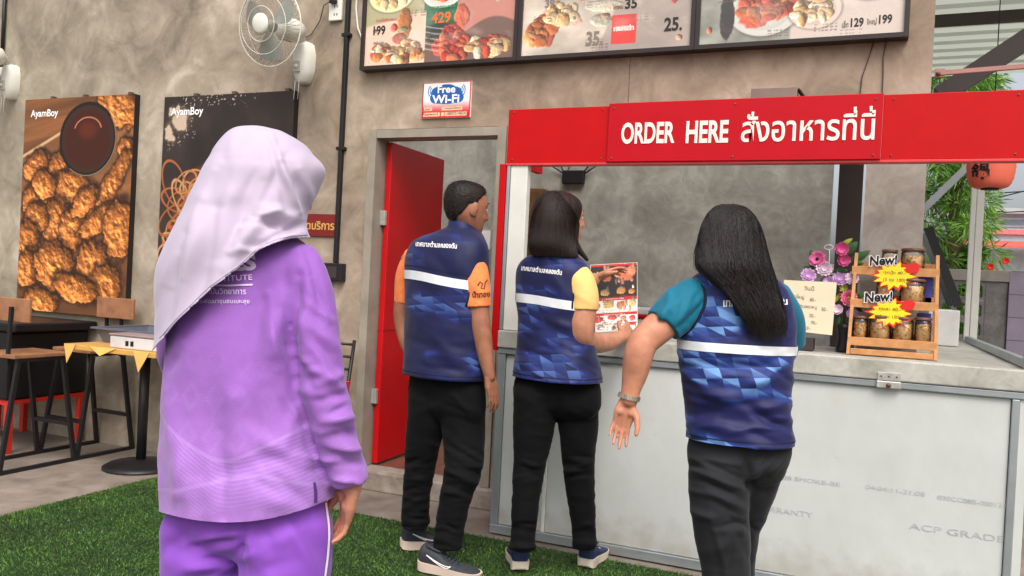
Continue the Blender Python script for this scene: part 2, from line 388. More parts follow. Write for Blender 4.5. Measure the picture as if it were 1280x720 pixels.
# door frame
fr = MB()
fr.box((-2.862, WY - 0.012, 0.118), (-2.808, WY + 0.13, 2.172)); fr.box((-2.000, WY - 0.012, 0.118), (-1.948, WY + 0.13, 2.172)); fr.box((-2.807, WY - 0.010, 2.122), (-2.001, WY + 0.13, 2.171))
fr.build('door_frame', M_frame_paint, shop)
door = MB().bbox((-2.800, WY + 0.10, 0.13), (-2.762, WY + 0.82, 2.115), 0.004, Matrix.Rotation(radians(1.5), 3, 'Z'), (-2.80, WY + 0.1, 0)).build('door', M_reddoor, shop)
MB().box((-2.803, WY + 0.099, 0.95), (-2.7595, WY + 0.819, 0.953), Matrix.Rotation(radians(1.5), 3, 'Z'), (-2.80, WY + 0.1, 0)).build('door_groove', mat('groove_red', C(120, 6, 12), 0.6), door)
for z in (0.5, 1.6):
    MB().bbox((-2.812, WY + 0.075, z), (-2.775, WY + 0.098, z + 0.09), 0.002).build('hinge', M_steelplate, door)
MB().tube([(-2.758, WY + 0.74, 1.02), (-2.72, WY + 0.74, 1.02), (-2.71, WY + 0.70, 1.02), (-2.71, WY + 0.62, 1.02)], 0.009).build('handle', M_steelplate, door)
# roof slab of the shop (unseen; cut short so the sky brightens the room behind)
MB().box((-9.0, WY - 0.02, 3.452), (0.3, 4.75, 3.52)).build('ceiling', M_inwall, shop)

# dark steel column behind the hatch
MB().box((-0.215, 5.2, 0.105), (-0.085, 5.28, 3.4)).build('column', M_dark, shop)

# ---- corrugated canopy roof with its steel
canopy = thing('canopy_roof', 'grey corrugated metal canopy roof on black steel beams', 'roof', (0, 6, 3.5))
M_sheet = mat('corrugated_sheet', C(196, 202, 188), 0.5, metal=0.0, vary=0.08, vscale=3)
def translucent_sheet():
    N = M_sheet.node_tree.nodes; L = M_sheet.node_tree.links; b = N['Principled BSDF']; t = N.new('ShaderNodeBsdfTranslucent'); t.inputs[0].default_value = C(196, 202, 188); mx = N.new('ShaderNodeMixShader'); mx.inputs[0].default_value = .45
    L.new(b.outputs[0], mx.inputs[1]); L.new(t.outputs[0], mx.inputs[2]); L.new(mx.outputs[0], N['Material Output'].inputs[0])
translucent_sheet()
def corrugated(x0, x1, y0, y1, z, name):
    mb = MB(); pitch = 0.25; prof = []
    y = y0
    while y < y1:
        prof += [(y, 0), (y + 0.14, 0), (y + 0.165, 0.028), (y + 0.225, 0.028)]; y += pitch
    pr = [(p, q) for p, q in prof]
    vs = [(x, p, z + q) for x in (x0, x1) for p, q in pr]; n = len(pr)
    mb.add(vs, [(i, i + 1, n + i + 1, n + i) for i in range(n - 1)])
    return mb.build(name, M_sheet, canopy)
corrugated(0.31, 2.6, 4.2, 9.4, 3.55, 'roof_sheet')
bm_ = MB()
for y in (7.3,): MB().box((0.32, y, 3.46), (2.6, y + 0.07, 3.54)).build('purlin', M_dark, canopy)
p1 = W(1175, 120, 5.0); p2 = W(1300, 38, 5.0)
MB().bar(p1, p2, 0.10, 0.06, (0, 1, 0)).build('brace', M_dark, canopy)
M_rod = mat('red_oxide_rod', C(168, 120, 112), 0.55)
a = W(1170, 92, 4.42); b = W(1330, 79, 4.42)
rod = MB().bar(a, b, 0.022, 0.02); rod.build('tie_rod', M_rod, canopy)
MB().box(W(1168, 97, 4.42) + Vector((0, -.006, 0)), W(1178, 86, 4.42) + Vector((0.01, .012, 0))).build('rod_bracket', M_rod, canopy)
MB().tube([W(1173, 92, 4.40), W(1173, 92, 4.418)], 0.010, 12).build('bolt', M_screw, canopy)
for x, y in ((2.55, 4.25), (2.55, 9.3)):
    MB().box((x - .05, y - .05, 0), (x + .05, y + .05, 3.54)).build('post', M_dark, canopy)

# ---- the order counter
counter = thing('order_counter', 'concrete topped order counter clad in white panels with aluminium trim', 'counter', (-0.55, CY, 0))
top = MB().bbox((-1.745, CY - 0.015, 0.957), (0.625, WY - 0.002, 1.045), 0.006); top.build('countertop', M_slab, counter)
MB().bbox((-1.925, WY + 0.001, 0.959), (-0.065, 4.62, 1.044), 0.004).build('inner_ledge', M_slab, counter)
MB().bbox((0.205, WY + 0.001, 0.959), (0.625, 6.5, 1.043), 0.004).build('side_countertop', M_slab, counter)
M_acp = mat('white_composite_panel', C(198, 200, 197), 0.42, vary=0.05, vscale=2.5, spec=0.3)
def dirty_panel():
    m = M_acp; nt = m.node_tree; N = nt.nodes; L = nt.links; b = N['Principled BSDF']; src = b.inputs['Base Color'].links[0].from_socket
    tc = N.new('ShaderNodeTexCoord'); mp = N.new('ShaderNodeMapping'); mp.inputs['Scale'].default_value = (2.5, 2.5, 1.6); L.new(tc.outputs['Object'], mp.inputs[0])
    n = N.new('ShaderNodeTexNoise'); n.inputs['Scale'].default_value = 2; n.inputs['Detail'].default_value = 8; n.inputs['Roughness'].default_value = .7; L.new(mp.outputs[0], n.inputs[0])
    r = ramp(N, [(0.42, (1, 1, 1, 1)), (0.72, (0.93, 0.92, 0.89, 1))]); L.new(n.outputs['Fac'], r.inputs[0])
    mx = N.new('ShaderNodeMix'); mx.data_type = 'RGBA'; mx.blend_type = 'MULTIPLY'; mx.inputs[0].default_value = 1; L.new(src, mx.inputs[6]); L.new(r.outputs[0], mx.inputs[7])
    # grime that has splashed up from the ground, and scattered scuffs
    sp = N.new('ShaderNodeSeparateXYZ'); L.new(tc.outputs['Object'], sp.inputs[0]); n3 = N.new('ShaderNodeTexNoise'); n3.inputs['Scale'].default_value = 14; n3.inputs['Detail'].default_value = 7; L.new(tc.outputs['Object'], n3.inputs['Vector'])
    ad = N.new('ShaderNodeMath'); ad.operation = 'MULTIPLY_ADD'; L.new(n3.outputs['Fac'], ad.inputs[0]); ad.inputs[1].default_value = -.28; L.new(sp.outputs[2], ad.inputs[2]); g = N.new('ShaderNodeMapRange'); g.inputs[1].default_value = .06; g.inputs[2].default_value = -.10; g.inputs[4].default_value = .55; L.new(ad.outputs[0], g.inputs[0])
    n4 = N.new('ShaderNodeTexNoise'); n4.inputs['Scale'].default_value = 30; n4.inputs['Detail'].default_value = 9; n4.inputs['Roughness'].default_value = .75; m4 = N.new('ShaderNodeMapping'); m4.inputs['Scale'].default_value = (.35, 1, 1.4); L.new(tc.outputs['Object'], m4.inputs[0]); L.new(m4.outputs[0], n4.inputs['Vector']); g4 = N.new('ShaderNodeMapRange'); g4.inputs[1].default_value = .63; g4.inputs[2].default_value = .74; g4.inputs[4].default_value = .35; L.new(n4.outputs['Fac'], g4.inputs[0])
    mxx = N.new('ShaderNodeMath'); mxx.operation = 'MAXIMUM'; L.new(g.outputs[0], mxx.inputs[0]); L.new(g4.outputs[0], mxx.inputs[1]); m5 = N.new('ShaderNodeMix'); m5.data_type = 'RGBA'; L.new(mxx.outputs[0], m5.inputs[0]); L.new(mx.outputs[2], m5.inputs[6]); m5.inputs[7].default_value = C(150, 142, 128)
    L.new(m5.outputs[2], b.inputs['Base Color'])
dirty_panel()
for x0, x1 in ((-1.700, -1.468), (-1.446, 0.536)):
    MB().bbox((x0, CY + 0.012, 0.055), (x1, CY + 0.03, 0.923), 0.002).build('panel', M_acp, counter)
MB().box((-1.70, CY + 0.04, 0.0), (0.56, WY - 0.003, 0.955)).build('counter_core', mat('counter_core', C(120, 116, 110), 0.8), counter)
MB().bbox((-1.742, CY - 0.006, 0.925), (0.590, CY + 0.032, 0.9555), 0.005).build('top_rail', M_alu, counter)
MB().bbox((-1.742, CY - 0.004, 0.008), (0.590, CY + 0.034, 0.053), 0.003).build('bottom_rail', M_alu, counter)
MB().bbox((-1.742, CY - 0.002, 0.054), (-1.702, CY + 0.034, 0.924), 0.003).build('side_stile', M_alu, counter)
MB().bbox((-1.466, CY + 0.004, 0.054), (-1.448, CY + 0.034, 0.924), 0.002).build('middle_stile', M_alu_w, counter)
MB().bbox((0.538, CY - 0.002, 0.054), (0.566, CY + 0.034, 0.924), 0.003).build('side_stile', M_alu, counter)
MB().bbox((0.567, CY + 0.006, 0.054), (0.60, 6.48, 0.957), 0.002).build('end_panel', M_acp, counter)
lt = MB().bbox((0.035, CY - 0.020, 0.958), (0.125, CY - 0.0155, 0.992), 0.001).build('latch_plate', M_steelplate, counter)
lb = MB().bbox((0.032, CY - 0.022, 0.925), (0.128, CY - 0.0065, 0.956), 0.004); lb.build('latch_bracket', M_steelplate, counter)
for dx in (0.05, 0.08, 0.11): MB().tube([(dx, CY - 0.0225, 0.976), (dx, CY - 0.0195, 0.976)], 0.004, 8).build('screw', M_screw, lt)
MB().tube([(0.08, CY - 0.028, 0.939), (0.08, CY - 0.021, 0.939)], 0.010, 12).build('rivet', M_screw, lt)
M_fade = mat('faded_print', C(172, 176, 176), 0.5)
def on_panel(s, px, py0, px1, py1, h, bold=0.0, mirror=False):
    a = W(px, py0, CY + 0.0105); b = W(px1, py1, CY + 0.0105)
    a.y = b.y = CY + 0.0105; ex = b - a; ex.y = 0; ex.z = 0
    if mirror: lettering(s, a + ex + Vector((0, 0, h)), -ex, (0, 0, -h), M_fade, counter, bold=bold)
    else: lettering(s, a, ex, (0, 0, h), M_fade, counter, bold=bold)
on_panel('ACP GRADE', 1136, 661, 1256, 676, 0.026)
on_panel('WARRANTY', 938, 636, 1016, 643, 0.024)
on_panel('030CC08B-000124', 1172, 624, 1258, 636, 0.018); on_panel('04:04:11-21:08', 1082, 611, 1156, 621, 0.018)
on_panel('508 SMOKE-BE', 972, 598, 1050, 604, 0.018)

# hatch frame: white side post, red return, aluminium corner posts
MB().bbox((-1.725, CY + 0.002, 1.047), (-1.632, CY + 0.05, 1.894), 0.004).build('hatch_post', M_alu_w, counter)
MB().bbox((-1.744, CY - 0.002, 1.047), (-1.727, CY + 0.05, 1.894), 0.002).build('hatch_edge', M_alu, counter)
MB().bbox((-1.788, CY + 0.0, 0.94), (-1.749, CY + 0.05, 1.894), 0.003).build('red_trim', M_red, counter)
MB().bbox((0.575, CY + 0.02, 1.047), (0.615, CY + 0.06, 1.89), 0.003).build('corner_post', M_alu, counter)
MB().bbox((0.580, 4.0, 1.047), (0.612, 6.38, 1.085), 0.003).build('side_rail', M_alu, counter)
MB().bbox((0.575, 6.40, 1.047), (0.605, 6.44, 2.30), 0.003).build('corner_post', M_alu_w, counter)
MB().bbox((0.615, 6.46, 1.047), (0.660, 6.50, 2.15), 0.003).build('corner_post', M_alu_w, counter)
MB().bar(W(1150, 266, 6.40), W(1226, 192, 6.40), 0.045, 0.035, (0, 1, 0)).build('diagonal_brace', M_alu, counter)

# ---- red sign over the hatch
sign = thing('hatch_sign', 'long red sign above the hatch with white order here lettering', 'sign', (-0.6, CY, 1.9))
MB().bbox((-1.752, CY, 1.897), (-1.217, CY + 0.06, 2.171), 0.003).build('side_panel', M_red, sign)
MB().bbox((-1.216, CY - 0.016, 1.897), (0.0, CY + 0.06, 2.180), 0.003).build('lettered_panel', mat('lettered_red', C(184, 6, 24), 0.5, vary=0.04, spec=0.2), sign)
MB().bbox((0.001, CY, 1.897), (1.3, CY + 0.06, 2.176), 0.003).build('side_panel', M_red, sign)
MB().bbox((-1.752, CY - 0.006, 1.885), (1.3, CY + 0.05, 1.8965), 0.002).build('lower_trim', mat('pinkish_red_trim', C(206, 62, 62), 0.4), sign)
MB().box((-1.751, CY + 0.061, 1.90), (-1.72, WY - 0.003, 2.16)).build('return_panel', M_red, sign)
M_sl = mat('sign_white', C(244, 226, 216), 0.45, vary=0.02)
def sign_text(s, x0, y0, x1, y1, hb, ht, bold):
    Y = CY - 0.0185; a = W(x0, y0, Y); b = W(x1, y1, Y)
    lettering(s, (a.x, Y, hb), (b.x - a.x, 0, 0), (0, 0, ht - hb), M_sl, sign, bold=bold)
zb = W(775, 180, CY - .0185).z
sign_text('ORDER', 776, 180, 843, 178, 1.981, 2.084, 0.03)
sign_text('HERE', 857, 177, 910, 175, 1.980, 2.083, 0.03)
sign_text('สังอาหารทีนี', 926, 175, 1093, 170, 1.980, 2.108, 0.014)
for px, py in ((941, 143), (1069, 137), (1089, 136)):
    c_ = W(px, py, CY - .0195); MB().prism([c_ + Vector(q) for q in ((-.005, 0, -.011), (.005, 0, -.011), (.006, 0, .012), (-.006, 0, .012))], (0, .001, 0)).build('tone_mark', M_sl, sign)
for x in (-1.72, -1.25, -1.19, -.62, -.03, .04, .5):
    for z in (1.915, 2.155): MB().tube([(x, CY - (.0185 if -1.216 < x < 0 else .0022), z), (x, CY + .001, z)], .0045, 10).build('screw', M_screw, sign)
# ================================================================== things on the wall
def chicken(u, v):
    P = np.stack([u * 1.1, v * 1.56, u * 0], -1)
    g = fbm(np.stack([u * 3 + v * 26, v * 2.0 + u * 1.5, u * 0], -1), 3)
    img = rgb(122, 78, 46) * (0.6 + 0.8 * g)[..., None]
    # light edge of the wooden board running up to the right
    d = (v - 0.27 + u * 0.30); img = over(img, sstep(0.012, 0.004, np.abs(d - 0.0)) * (u < .55), rgb(206, 168, 128)); img = over(img, sstep(0.0, 0.01, d) * 0.45, rgb(150, 102, 62))
    img = over(img, sstep(0.84, 0.88, v + u * 0.12) * 0.6, rgb(86, 54, 36))
    B = [(.88,.05,.17,.075,.4),(.95,.24,.07,.05,0),(.80,.43,.30,.045,-.95),(.34,.34,.10,.08,.3),(.13,.31,.12,.05,-.6),(.47,.41,.16,.07,0),
         (.16,.47,.14,.075,-.5),(.36,.58,.12,.10,.2),(.16,.56,.10,.07,.3),(.50,.60,.10,.09,.2),(.76,.56,.20,.05,-.5),(.92,.60,.13,.12,.2),(.07,.70,.11,.12,.1),
         (.10,.80,.10,.08,.2),(.34,.78,.17,.10,.3),(.70,.76,.13,.09,.5),(.82,.85,.12,.08,.2),(.56,.88,.18,.06,.2),(.24,.945,.14,.055,.1),(.60,.48,.12,.05,-.7),(.22,.40,.1,.06,.2)]
    for k, (cx, cy, rx, ry, an) in enumerate(B):
        dx = (u - cx); dy = (v - cy) * 1.42; ry = ry * 1.42 * 1.12; rx = rx * 1.12
        X = dx * cos(an) + dy * sin(an); Y = -dx * sin(an) + dy * cos(an)
        n = fbm(np.stack([u * 26, v * 38, u * 0 + k], -1), k, 4); n2 = fbm(np.stack([u * 34, v * 48, u * 0 + k], -1), k + 9, 4)
        r = np.sqrt((X / rx) ** 2 + (Y / ry) ** 2) + (n - 0.5) * 0.55
        m = sstep(1.05, 0.95, r)
        hgt = np.sqrt(np.clip(1.1 - r * r, 0, 1)) * .9 + n * .55 + n2 * .38; gv, gu = np.gradient(hgt); gu *= u.shape[1] * .045; gv *= u.shape[0] * .032
        sh = np.clip(.68 + (gv * .8 + gu * .5) / np.sqrt(1 + gu * gu + gv * gv) * .75 + .45 * (hgt - .95), 0.08, 1.4)
        col = np.clip(rgb(204, 122, 58) * sh[..., None] + rgb(130, 100, 66) * np.clip(sh - 0.8, 0, 1)[..., None], 0, 1)
        img = over(img, sstep(1.35, 0.95, r) * 0.85, rgb(50, 27, 14)); img = over(img, m, col)
    # bowl of dark sauce
    dx = (u - .60) / .255; dy = (v - .195) / .170; r = np.sqrt(dx ** 2 + dy ** 2)
    img = over(img, sstep(1.02, 0.99, r), rgb(30, 22, 18)); img = over(img, sstep(.02, .005, np.abs(r - .985)) * (dx + dy > .2), rgb(150, 128, 104))
    img = over(img, sstep(.93, .90, r), rgb(58, 36, 26)); img = over(img, sstep(.82, .78, r), rgb(64, 26, 14) * 1.0)
    r2 = np.sqrt(((u - .60) / .12) ** 2 + ((v - .155) / .06) ** 2)
    img = over(img, sstep(.07, .02, np.abs(r2 - 1)) * (v < .145), rgb(196, 120, 92)); img = over(img, sstep(1, .3, r2) * .5, rgb(120, 44, 22))
    return img
def noodles(u, v):
    g = fbm(np.stack([u * 7, v * 9, u * 0], -1), 5); img = rgb(52, 42, 38) * (0.75 + 0.5 * g)[..., None]
    sp = vnoise(np.stack([u * 130, v * 190, u * 0], -1), 2); cl = fbm(np.stack([u * 5, v * 7, u * 0], -1), 8)
    img = over(img, (sp > .86) * sstep(.48, .66, cl) * (v < .45), rgb(206, 188, 170))
    for cx, cy, r0 in ((.13, .11, .07), (.06, .17, .05), (.10, .06, .04)):
        r = np.sqrt((u - cx) ** 2 + ((v - cy) * 1.4) ** 2) + (fbm(np.stack([u * 22, v * 30, u * 0], -1), 4) - .5) * .09
        img = over(img, sstep(r0 * 1.5, r0 * .9, r) * .3, rgb(150, 128, 110)); img = over(img, sstep(r0, r0 * .75, r) * .85, rgb(214, 190, 166))
    base = sstep(.33, .29, np.sqrt((u - .42) ** 2 + ((v - .55) * 1.2) ** 2)); img = over(img, base * .6, rgb(120, 58, 30))
    rr = np.random.default_rng(3)
    for k in range(95):
        cx, cy = rr.uniform(.10, .62), rr.uniform(.36, .78); a = rr.uniform(.04, .16); b = rr.uniform(.03, .10); an = rr.uniform(0, 3)
        dx = u - cx; dy = (v - cy) * 1.42; X = dx * cos(an) + dy * sin(an); Y = -dx * sin(an) + dy * cos(an)
        r = np.sqrt((X / a) ** 2 + (Y / b) ** 2); w = .0075 / min(a, b)
        m = sstep(w, w * .5, np.abs(r - 1)); sh = 1 - .4 * np.abs(r - 1) / w
        img = over(img, m, np.clip(rgb(*random.Random(k).choice([(206, 138, 84), (184, 106, 58), (216, 160, 108)])) * sh[..., None], 0, 1))
    for k in range(16):
        cx, cy = rr.uniform(.1, .6), rr.uniform(.4, .75); r = np.sqrt((u - cx) ** 2 + ((v - cy) * 1.4) ** 2) + (g - .5) * .06
        img = over(img, sstep(.045, .03, r), rgb(*[(196, 62, 44), (88, 122, 44), (220, 120, 84), (60, 88, 30)][k % 4]))
    return img
M_poster = print_mat('poster_print', 0.5, 0.35)
M_edge = mat('poster_edge', C(34, 26, 24), 0.6)
def poster(x0, x1, z0, z1, paint, label, nx, ny):
    p = thing('food_poster', label, 'poster', ((x0 + x1) / 2, WY - 0.03, z0), 'food posters on the concrete wall')
    MB().bbox((x0, WY - 0.045, z0), (x1, WY - 0.001, z1), 0.002).build('frame', M_edge, p)
    print_sheet('print', (x0 + .001, WY - 0.0466, z0 + .001), (x1 - x0 - .002, 0, 0), (0, 0, z1 - z0 - .002), nx, ny, paint, M_poster, p)
    lettering('AyamBoy', (x0 + (x1 - x0) * .06, WY - 0.048, z0 + (z1 - z0) * .905), ((x1 - x0) * .26, 0, 0), (0, 0, (z1 - z0) * .045), M_whiteink, p, bold=.02)
    for f in (.22, .52, .92): MB().box((x0 + (x1 - x0) * f, WY - .03, z1 + .001), (x0 + (x1 - x0) * f + .03, WY - .001, z1 + .02)).build('hanging_clip', M_screw, p)
    return p
poster(-5.87, -4.765, .90, 2.462, chicken, 'fried chicken poster with a bowl of dark sauce', 230, 330)
poster(-4.492, -3.405, .90, 2.428, noodles, 'dark poster of noodles behind the person in the white headscarf', 200, 280)

# ---- menu light boards
def blob(u, v, cx, cy, rx, ry, k=0, rough=.4):
    n = fbm(np.stack([u * 30, v * 20, u * 0 + k], -1), k)
    return np.sqrt(((u - cx) / rx) ** 2 + ((v - cy) / ry) ** 2) + (n - .5) * rough, n
def food(img, u, v, cx, cy, rx, ry, col, k, rough=.5):
    r, n = blob(u, v, cx, cy, rx, ry, k, rough); n2 = fbm(np.stack([u * 70, v * 46, u * 0 + k], -1), k + 3)
    hgt = np.sqrt(np.clip(1.1 - r * r, 0, 1)) * .8 + n * .5 + n2 * .3; gv, gu = np.gradient(hgt); sh = np.clip(.85 + (gv * u.shape[0] * .02 + gu * u.shape[1] * .02) * .5 + .2 * (hgt - .9), .3, 1.35)
    return over(img, sstep(1.06, .94, r), np.clip(np.array(col)[None, None] / 255. * sh[..., None] + .06, 0, 1))
def plate(img, u, v, cx, cy, rx, ry, col=(232, 224, 214)):
    r = np.sqrt(((u - cx) / rx) ** 2 + ((v - cy) / ry) ** 2)
    img = over(img, sstep(1.12, 1.0, r) * .4, rgb(90, 80, 76)); img = over(img, sstep(1.0, .96, r), rgb(*col)); return over(img, sstep(.80, .76, r) * .5, rgb(*col) * .85)
def busy(img, u, v, seed, n=16, k_=1.0):
    """more dishes, sprigs and lines of tiny print"""
    rr = np.random.default_rng(seed); pal = ((196, 136, 104), (176, 108, 86), (212, 176, 130), (150, 110, 88), (222, 200, 176), (132, 132, 96), (190, 104, 88), (110, 100, 94))
    for k in range(n): img = food(img, u, v, rr.uniform(.02, .98), rr.uniform(.34, .98), rr.uniform(.02, .07) * k_, rr.uniform(.02, .06) * k_, pal[rr.integers(len(pal))], seed + k, .9)
    for k in range(9):
        a, b = rr.uniform(.02, .85), rr.uniform(.40, .95); t = vnoise(np.stack([u * 150, v * 9 + k, u * 0], -1), k); img = over(img, (t > .5) * (u > a) * (u < a + .11) * (np.abs(((v - b) / .022) % 1 - .4) < .22) * (v > b) * (v < b + .066) * .65, rgb(108, 92, 84))
    return img
def pile(img, u, v, cx, cy, rx, ry, cols, n, seed, size=.035):
    """a heap of small pieces: a dish seen close"""
    rr = np.random.default_rng(seed); P = [(rr.uniform(-1, 1), rr.uniform(-1, 1)) for _ in range(n * 2)]; P = sorted([p for p in P if p[0] ** 2 + p[1] ** 2 < 1][:n], key=lambda p: p[1])
    for k, (a, b) in enumerate(P): img = food(img, u, v, cx + a * rx, cy + b * ry, size * rr.uniform(.6, 1.3), size * rr.uniform(.6, 1.2) * 1.4, cols[rr.integers(len(cols))], seed + k, .8)
    return img
FRY = ((206, 122, 62), (186, 96, 48), (222, 150, 84), (170, 84, 44)); RED_ = ((190, 58, 42), (206, 84, 58), (170, 48, 36), (214, 112, 76)); PALE_ = ((226, 190, 140), (214, 170, 112), (236, 208, 168), (198, 150, 96)); SAL = ((120, 140, 70), (210, 196, 130), (214, 110, 70), (90, 116, 56))
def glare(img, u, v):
    """pale reflections on the glossy sheet, painted into the print colour"""
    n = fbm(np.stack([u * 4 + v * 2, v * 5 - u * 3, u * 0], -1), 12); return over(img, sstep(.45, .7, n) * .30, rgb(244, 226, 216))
def menu_a(u, v):
    img = np.ones(u.shape + (3,)) * rgb(176, 168, 130); img = over(img, sstep(.40, .41, u) * sstep(.63, .62, u), rgb(58, 62, 54)); img = over(img, sstep(.40, .41, u) * sstep(.66, .65, v) * sstep(.63, .62, u), rgb(34, 96, 62))
    img = over(img, sstep(.62, .64, u), rgb(196, 132, 116)); img = over(img, sstep(.72, .74, v + .10 * np.sin(u * 9)), rgb(120, 92, 80))
    img = over(img, sstep(.62, .65, v + .25 * u) * (u < .42), rgb(226, 196, 172))
    img = plate(img, u, v, .17, .36, .16, .16, (224, 222, 170)); img = food(img, u, v, .17, .35, .12, .12, (214, 176, 74), 1)
    img = plate(img, u, v, .52, .40, .13, .12); img = food(img, u, v, .52, .37, .10, .08, (206, 96, 58), 2)
    img = food(img, u, v, .27, .64, .05, .15, (188, 112, 60), 3); img = food(img, u, v, .20, .66, .025, .04, (214, 92, 74), 4, .1)
    for k, (a, b, c, d, col) in enumerate([(.09,.88,.05,.08,(198,70,52)),(.20,.90,.06,.07,(226,150,108)),(.30,.85,.06,.09,(214,134,72)),(.36,.92,.06,.06,(232,176,120)),(.53,.86,.07,.08,(206,80,60)),(.60,.80,.07,.15,(196,74,54)),(.66,.60,.05,.10,(214,98,70)),(.70,.86,.05,.07,(214,206,196)),(.80,.88,.08,.07,(212,112,86)),(.90,.84,.07,.05,(198,92,74)),(.24,.76,.05,.05,(170,84,66))]): img = food(img, u, v, a, b, c, d, col, k + 5)
    for k in range(9): img = over(img, sstep(.006, .002, np.abs(v - (.70 + .025 * k) + .16 * (u - .55) ** 2 * 8 - .1 * (u - .5))) * (u > .42) * (u < .62) * .8, rgb(40, 60, 52) if k % 2 else rgb(206, 202, 194))
    img = pile(img, u, v, .17, .35, .11, .10, PALE_, 26, 101); img = pile(img, u, v, .24, .88, .17, .09, FRY + PALE_, 34, 102); img = pile(img, u, v, .62, .84, .10, .14, RED_, 34, 103); img = pile(img, u, v, .82, .88, .12, .07, RED_ + PALE_, 22, 104, .04); img = pile(img, u, v, .52, .38, .09, .07, FRY, 20, 105)
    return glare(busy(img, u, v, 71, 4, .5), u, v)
def menu_b(u, v):
    n = fbm(np.stack([u * 5, v * 6, u * 0], -1), 3); img = np.ones(u.shape + (3,)) * rgb(190, 176, 160) * (.7 + .6 * n)[..., None]
    img = over(img, sstep(.60, .62, u + .3 * (v - .5)) * sstep(.55, .6, v) * .6, rgb(150, 136, 130))
    for k, (a, b, c, d, col) in enumerate([(.36,.42,.12,.14,(206,72,54)),(.46,.34,.10,.12,(214,90,64)),(.59,.46,.07,.10,(226,166,104)),(.72,.40,.07,.09,(196,150,100)),(.90,.42,.10,.11,(226,96,52)),(.10,.42,.08,.08,(220,140,110)),(.20,.66,.08,.10,(232,164,140)),(.30,.72,.07,.06,(226,156,130)),(.10,.80,.07,.12,(208,126,70)),(.16,.80,.05,.13,(188,84,54)),(.50,.62,.12,.05,(196,186,160)),(.48,.74,.07,.05,(178,172,150)),(.90,.60,.02,.05,(160,60,70))]): img = food(img, u, v, a, b, c, d, col, k + 20)
    img = over(img, sstep(.545, .55, u) * sstep(.695, .69, u) * sstep(.705, .71, v) * sstep(.945, .94, v), rgb(214, 66, 58)); img = over(img, sstep(.56, .58, u) * sstep(.68, .66, u) * sstep(.028, .01, np.abs(v - .82)) * (n > .48), rgb(240, 196, 184))
    img = pile(img, u, v, .40, .40, .14, .10, RED_, 34, 111); img = pile(img, u, v, .60, .44, .06, .08, PALE_, 16, 112, .03); img = pile(img, u, v, .90, .42, .09, .09, RED_ + FRY, 26, 113); img = pile(img, u, v, .12, .80, .08, .12, FRY, 24, 114); img = pile(img, u, v, .24, .66, .09, .08, PALE_, 20, 115)
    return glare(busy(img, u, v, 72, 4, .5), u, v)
def menu_c(u, v):
    n = fbm(np.stack([u * 6, v * 6, u * 0], -1), 6); img = np.ones(u.shape + (3,)) * rgb(150, 150, 138) * (.65 + .7 * n)[..., None]; img = over(img, sstep(.46, .47, u), rgb(206, 190, 178))
    img = plate(img, u, v, .33, .74, .19, .22, (206, 204, 194)); img = over(img, sstep(1, .9, blob(u, v, .33, .60, .14, .20, 2)[0]), rgb(52, 46, 44)); img = over(img, sstep(1, .9, blob(u, v, .14, .78, .04, .2, 2)[0]), rgb(62, 58, 54))
    img = plate(img, u, v, .60, .40, .13, .14); img = plate(img, u, v, .58, .78, .13, .15, (214, 196, 180)); img = plate(img, u, v, .84, .52, .15, .22, (206, 188, 150))
    for k, (a, b, c, d, col) in enumerate([(.10,.40,.05,.10,(204,92,80)),(.18,.52,.06,.14,(208,120,70)),(.10,.52,.06,.06,(230,186,140)),(.28,.80,.08,.10,(196,84,64)),(.38,.76,.09,.08,(222,120,68)),(.31,.55,.03,.2,(206,84,86)),(.48,.74,.05,.06,(198,90,66)),(.60,.36,.10,.08,(220,160,120)),(.56,.80,.10,.08,(226,178,150)),(.84,.42,.13,.14,(232,192,92)),(.78,.40,.06,.08,(226,178,84)),(.84,.64,.12,.04,(210,70,60)),(.66,.68,.02,.05,(70,116,54)),(.96,.46,.03,.06,(150,170,80))]): img = food(img, u, v, a, b, c, d, col, k + 40)
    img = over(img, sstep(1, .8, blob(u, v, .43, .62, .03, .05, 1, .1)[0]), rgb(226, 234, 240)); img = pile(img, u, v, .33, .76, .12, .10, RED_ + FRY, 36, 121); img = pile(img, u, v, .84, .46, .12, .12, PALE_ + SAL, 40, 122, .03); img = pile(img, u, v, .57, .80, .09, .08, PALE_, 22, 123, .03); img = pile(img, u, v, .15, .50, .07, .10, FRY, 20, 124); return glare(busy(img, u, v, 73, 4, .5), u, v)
M_menu = print_mat('menu_print', 0.35, 0.5, 0.25)
def menu_board(x0, x1, paint, label, marks):
    z0, z1 = 2.522, 3.22
    b = thing('menu_board', label, 'menu board', ((x0 + x1) / 2, WY - .05, z0), 'menu boards over the doorway and hatch')
    w = .022; y0 = WY - .075; y1 = WY - .002
    MB().box((x0, y0, z0), (x1, y1, z0 + w)).box((x0, y0, z1 - w), (x1, y1, z1)).box((x0, y0 + .0005, z0 + w), (x0 + w, y1, z1 - w)).box((x1 - w, y0 + .0005, z0 + w), (x1, y1, z1 - w)).build('frame', mat('menu_frame', C(46, 36, 34), .4), b)
    MB().box((x0 + w, y0 + .02, z0 + w), (x1 - w, y1, z1 - w)).build('backing', M_edge, b)
    W_, H_ = x1 - x0 - 2 * w, z1 - z0 - 2 * w
    print_sheet('print', (x0 + w, y0 + .0185, z0 + w), (W_, 0, 0), (0, 0, H_), 210, 170, paint, M_menu, b)
    for s, u, v, wd, h, col in marks:
        lettering(s, (x0 + w + u * W_, y0 + .017, z0 + w + (1 - v) * H_), (wd * W_, 0, 0), (0, 0, h * H_), mat('mark_' + str(col), C(*col), .5), b, bold=.03)
    return b
dk = (44, 38, 36); ol = (128, 120, 108)
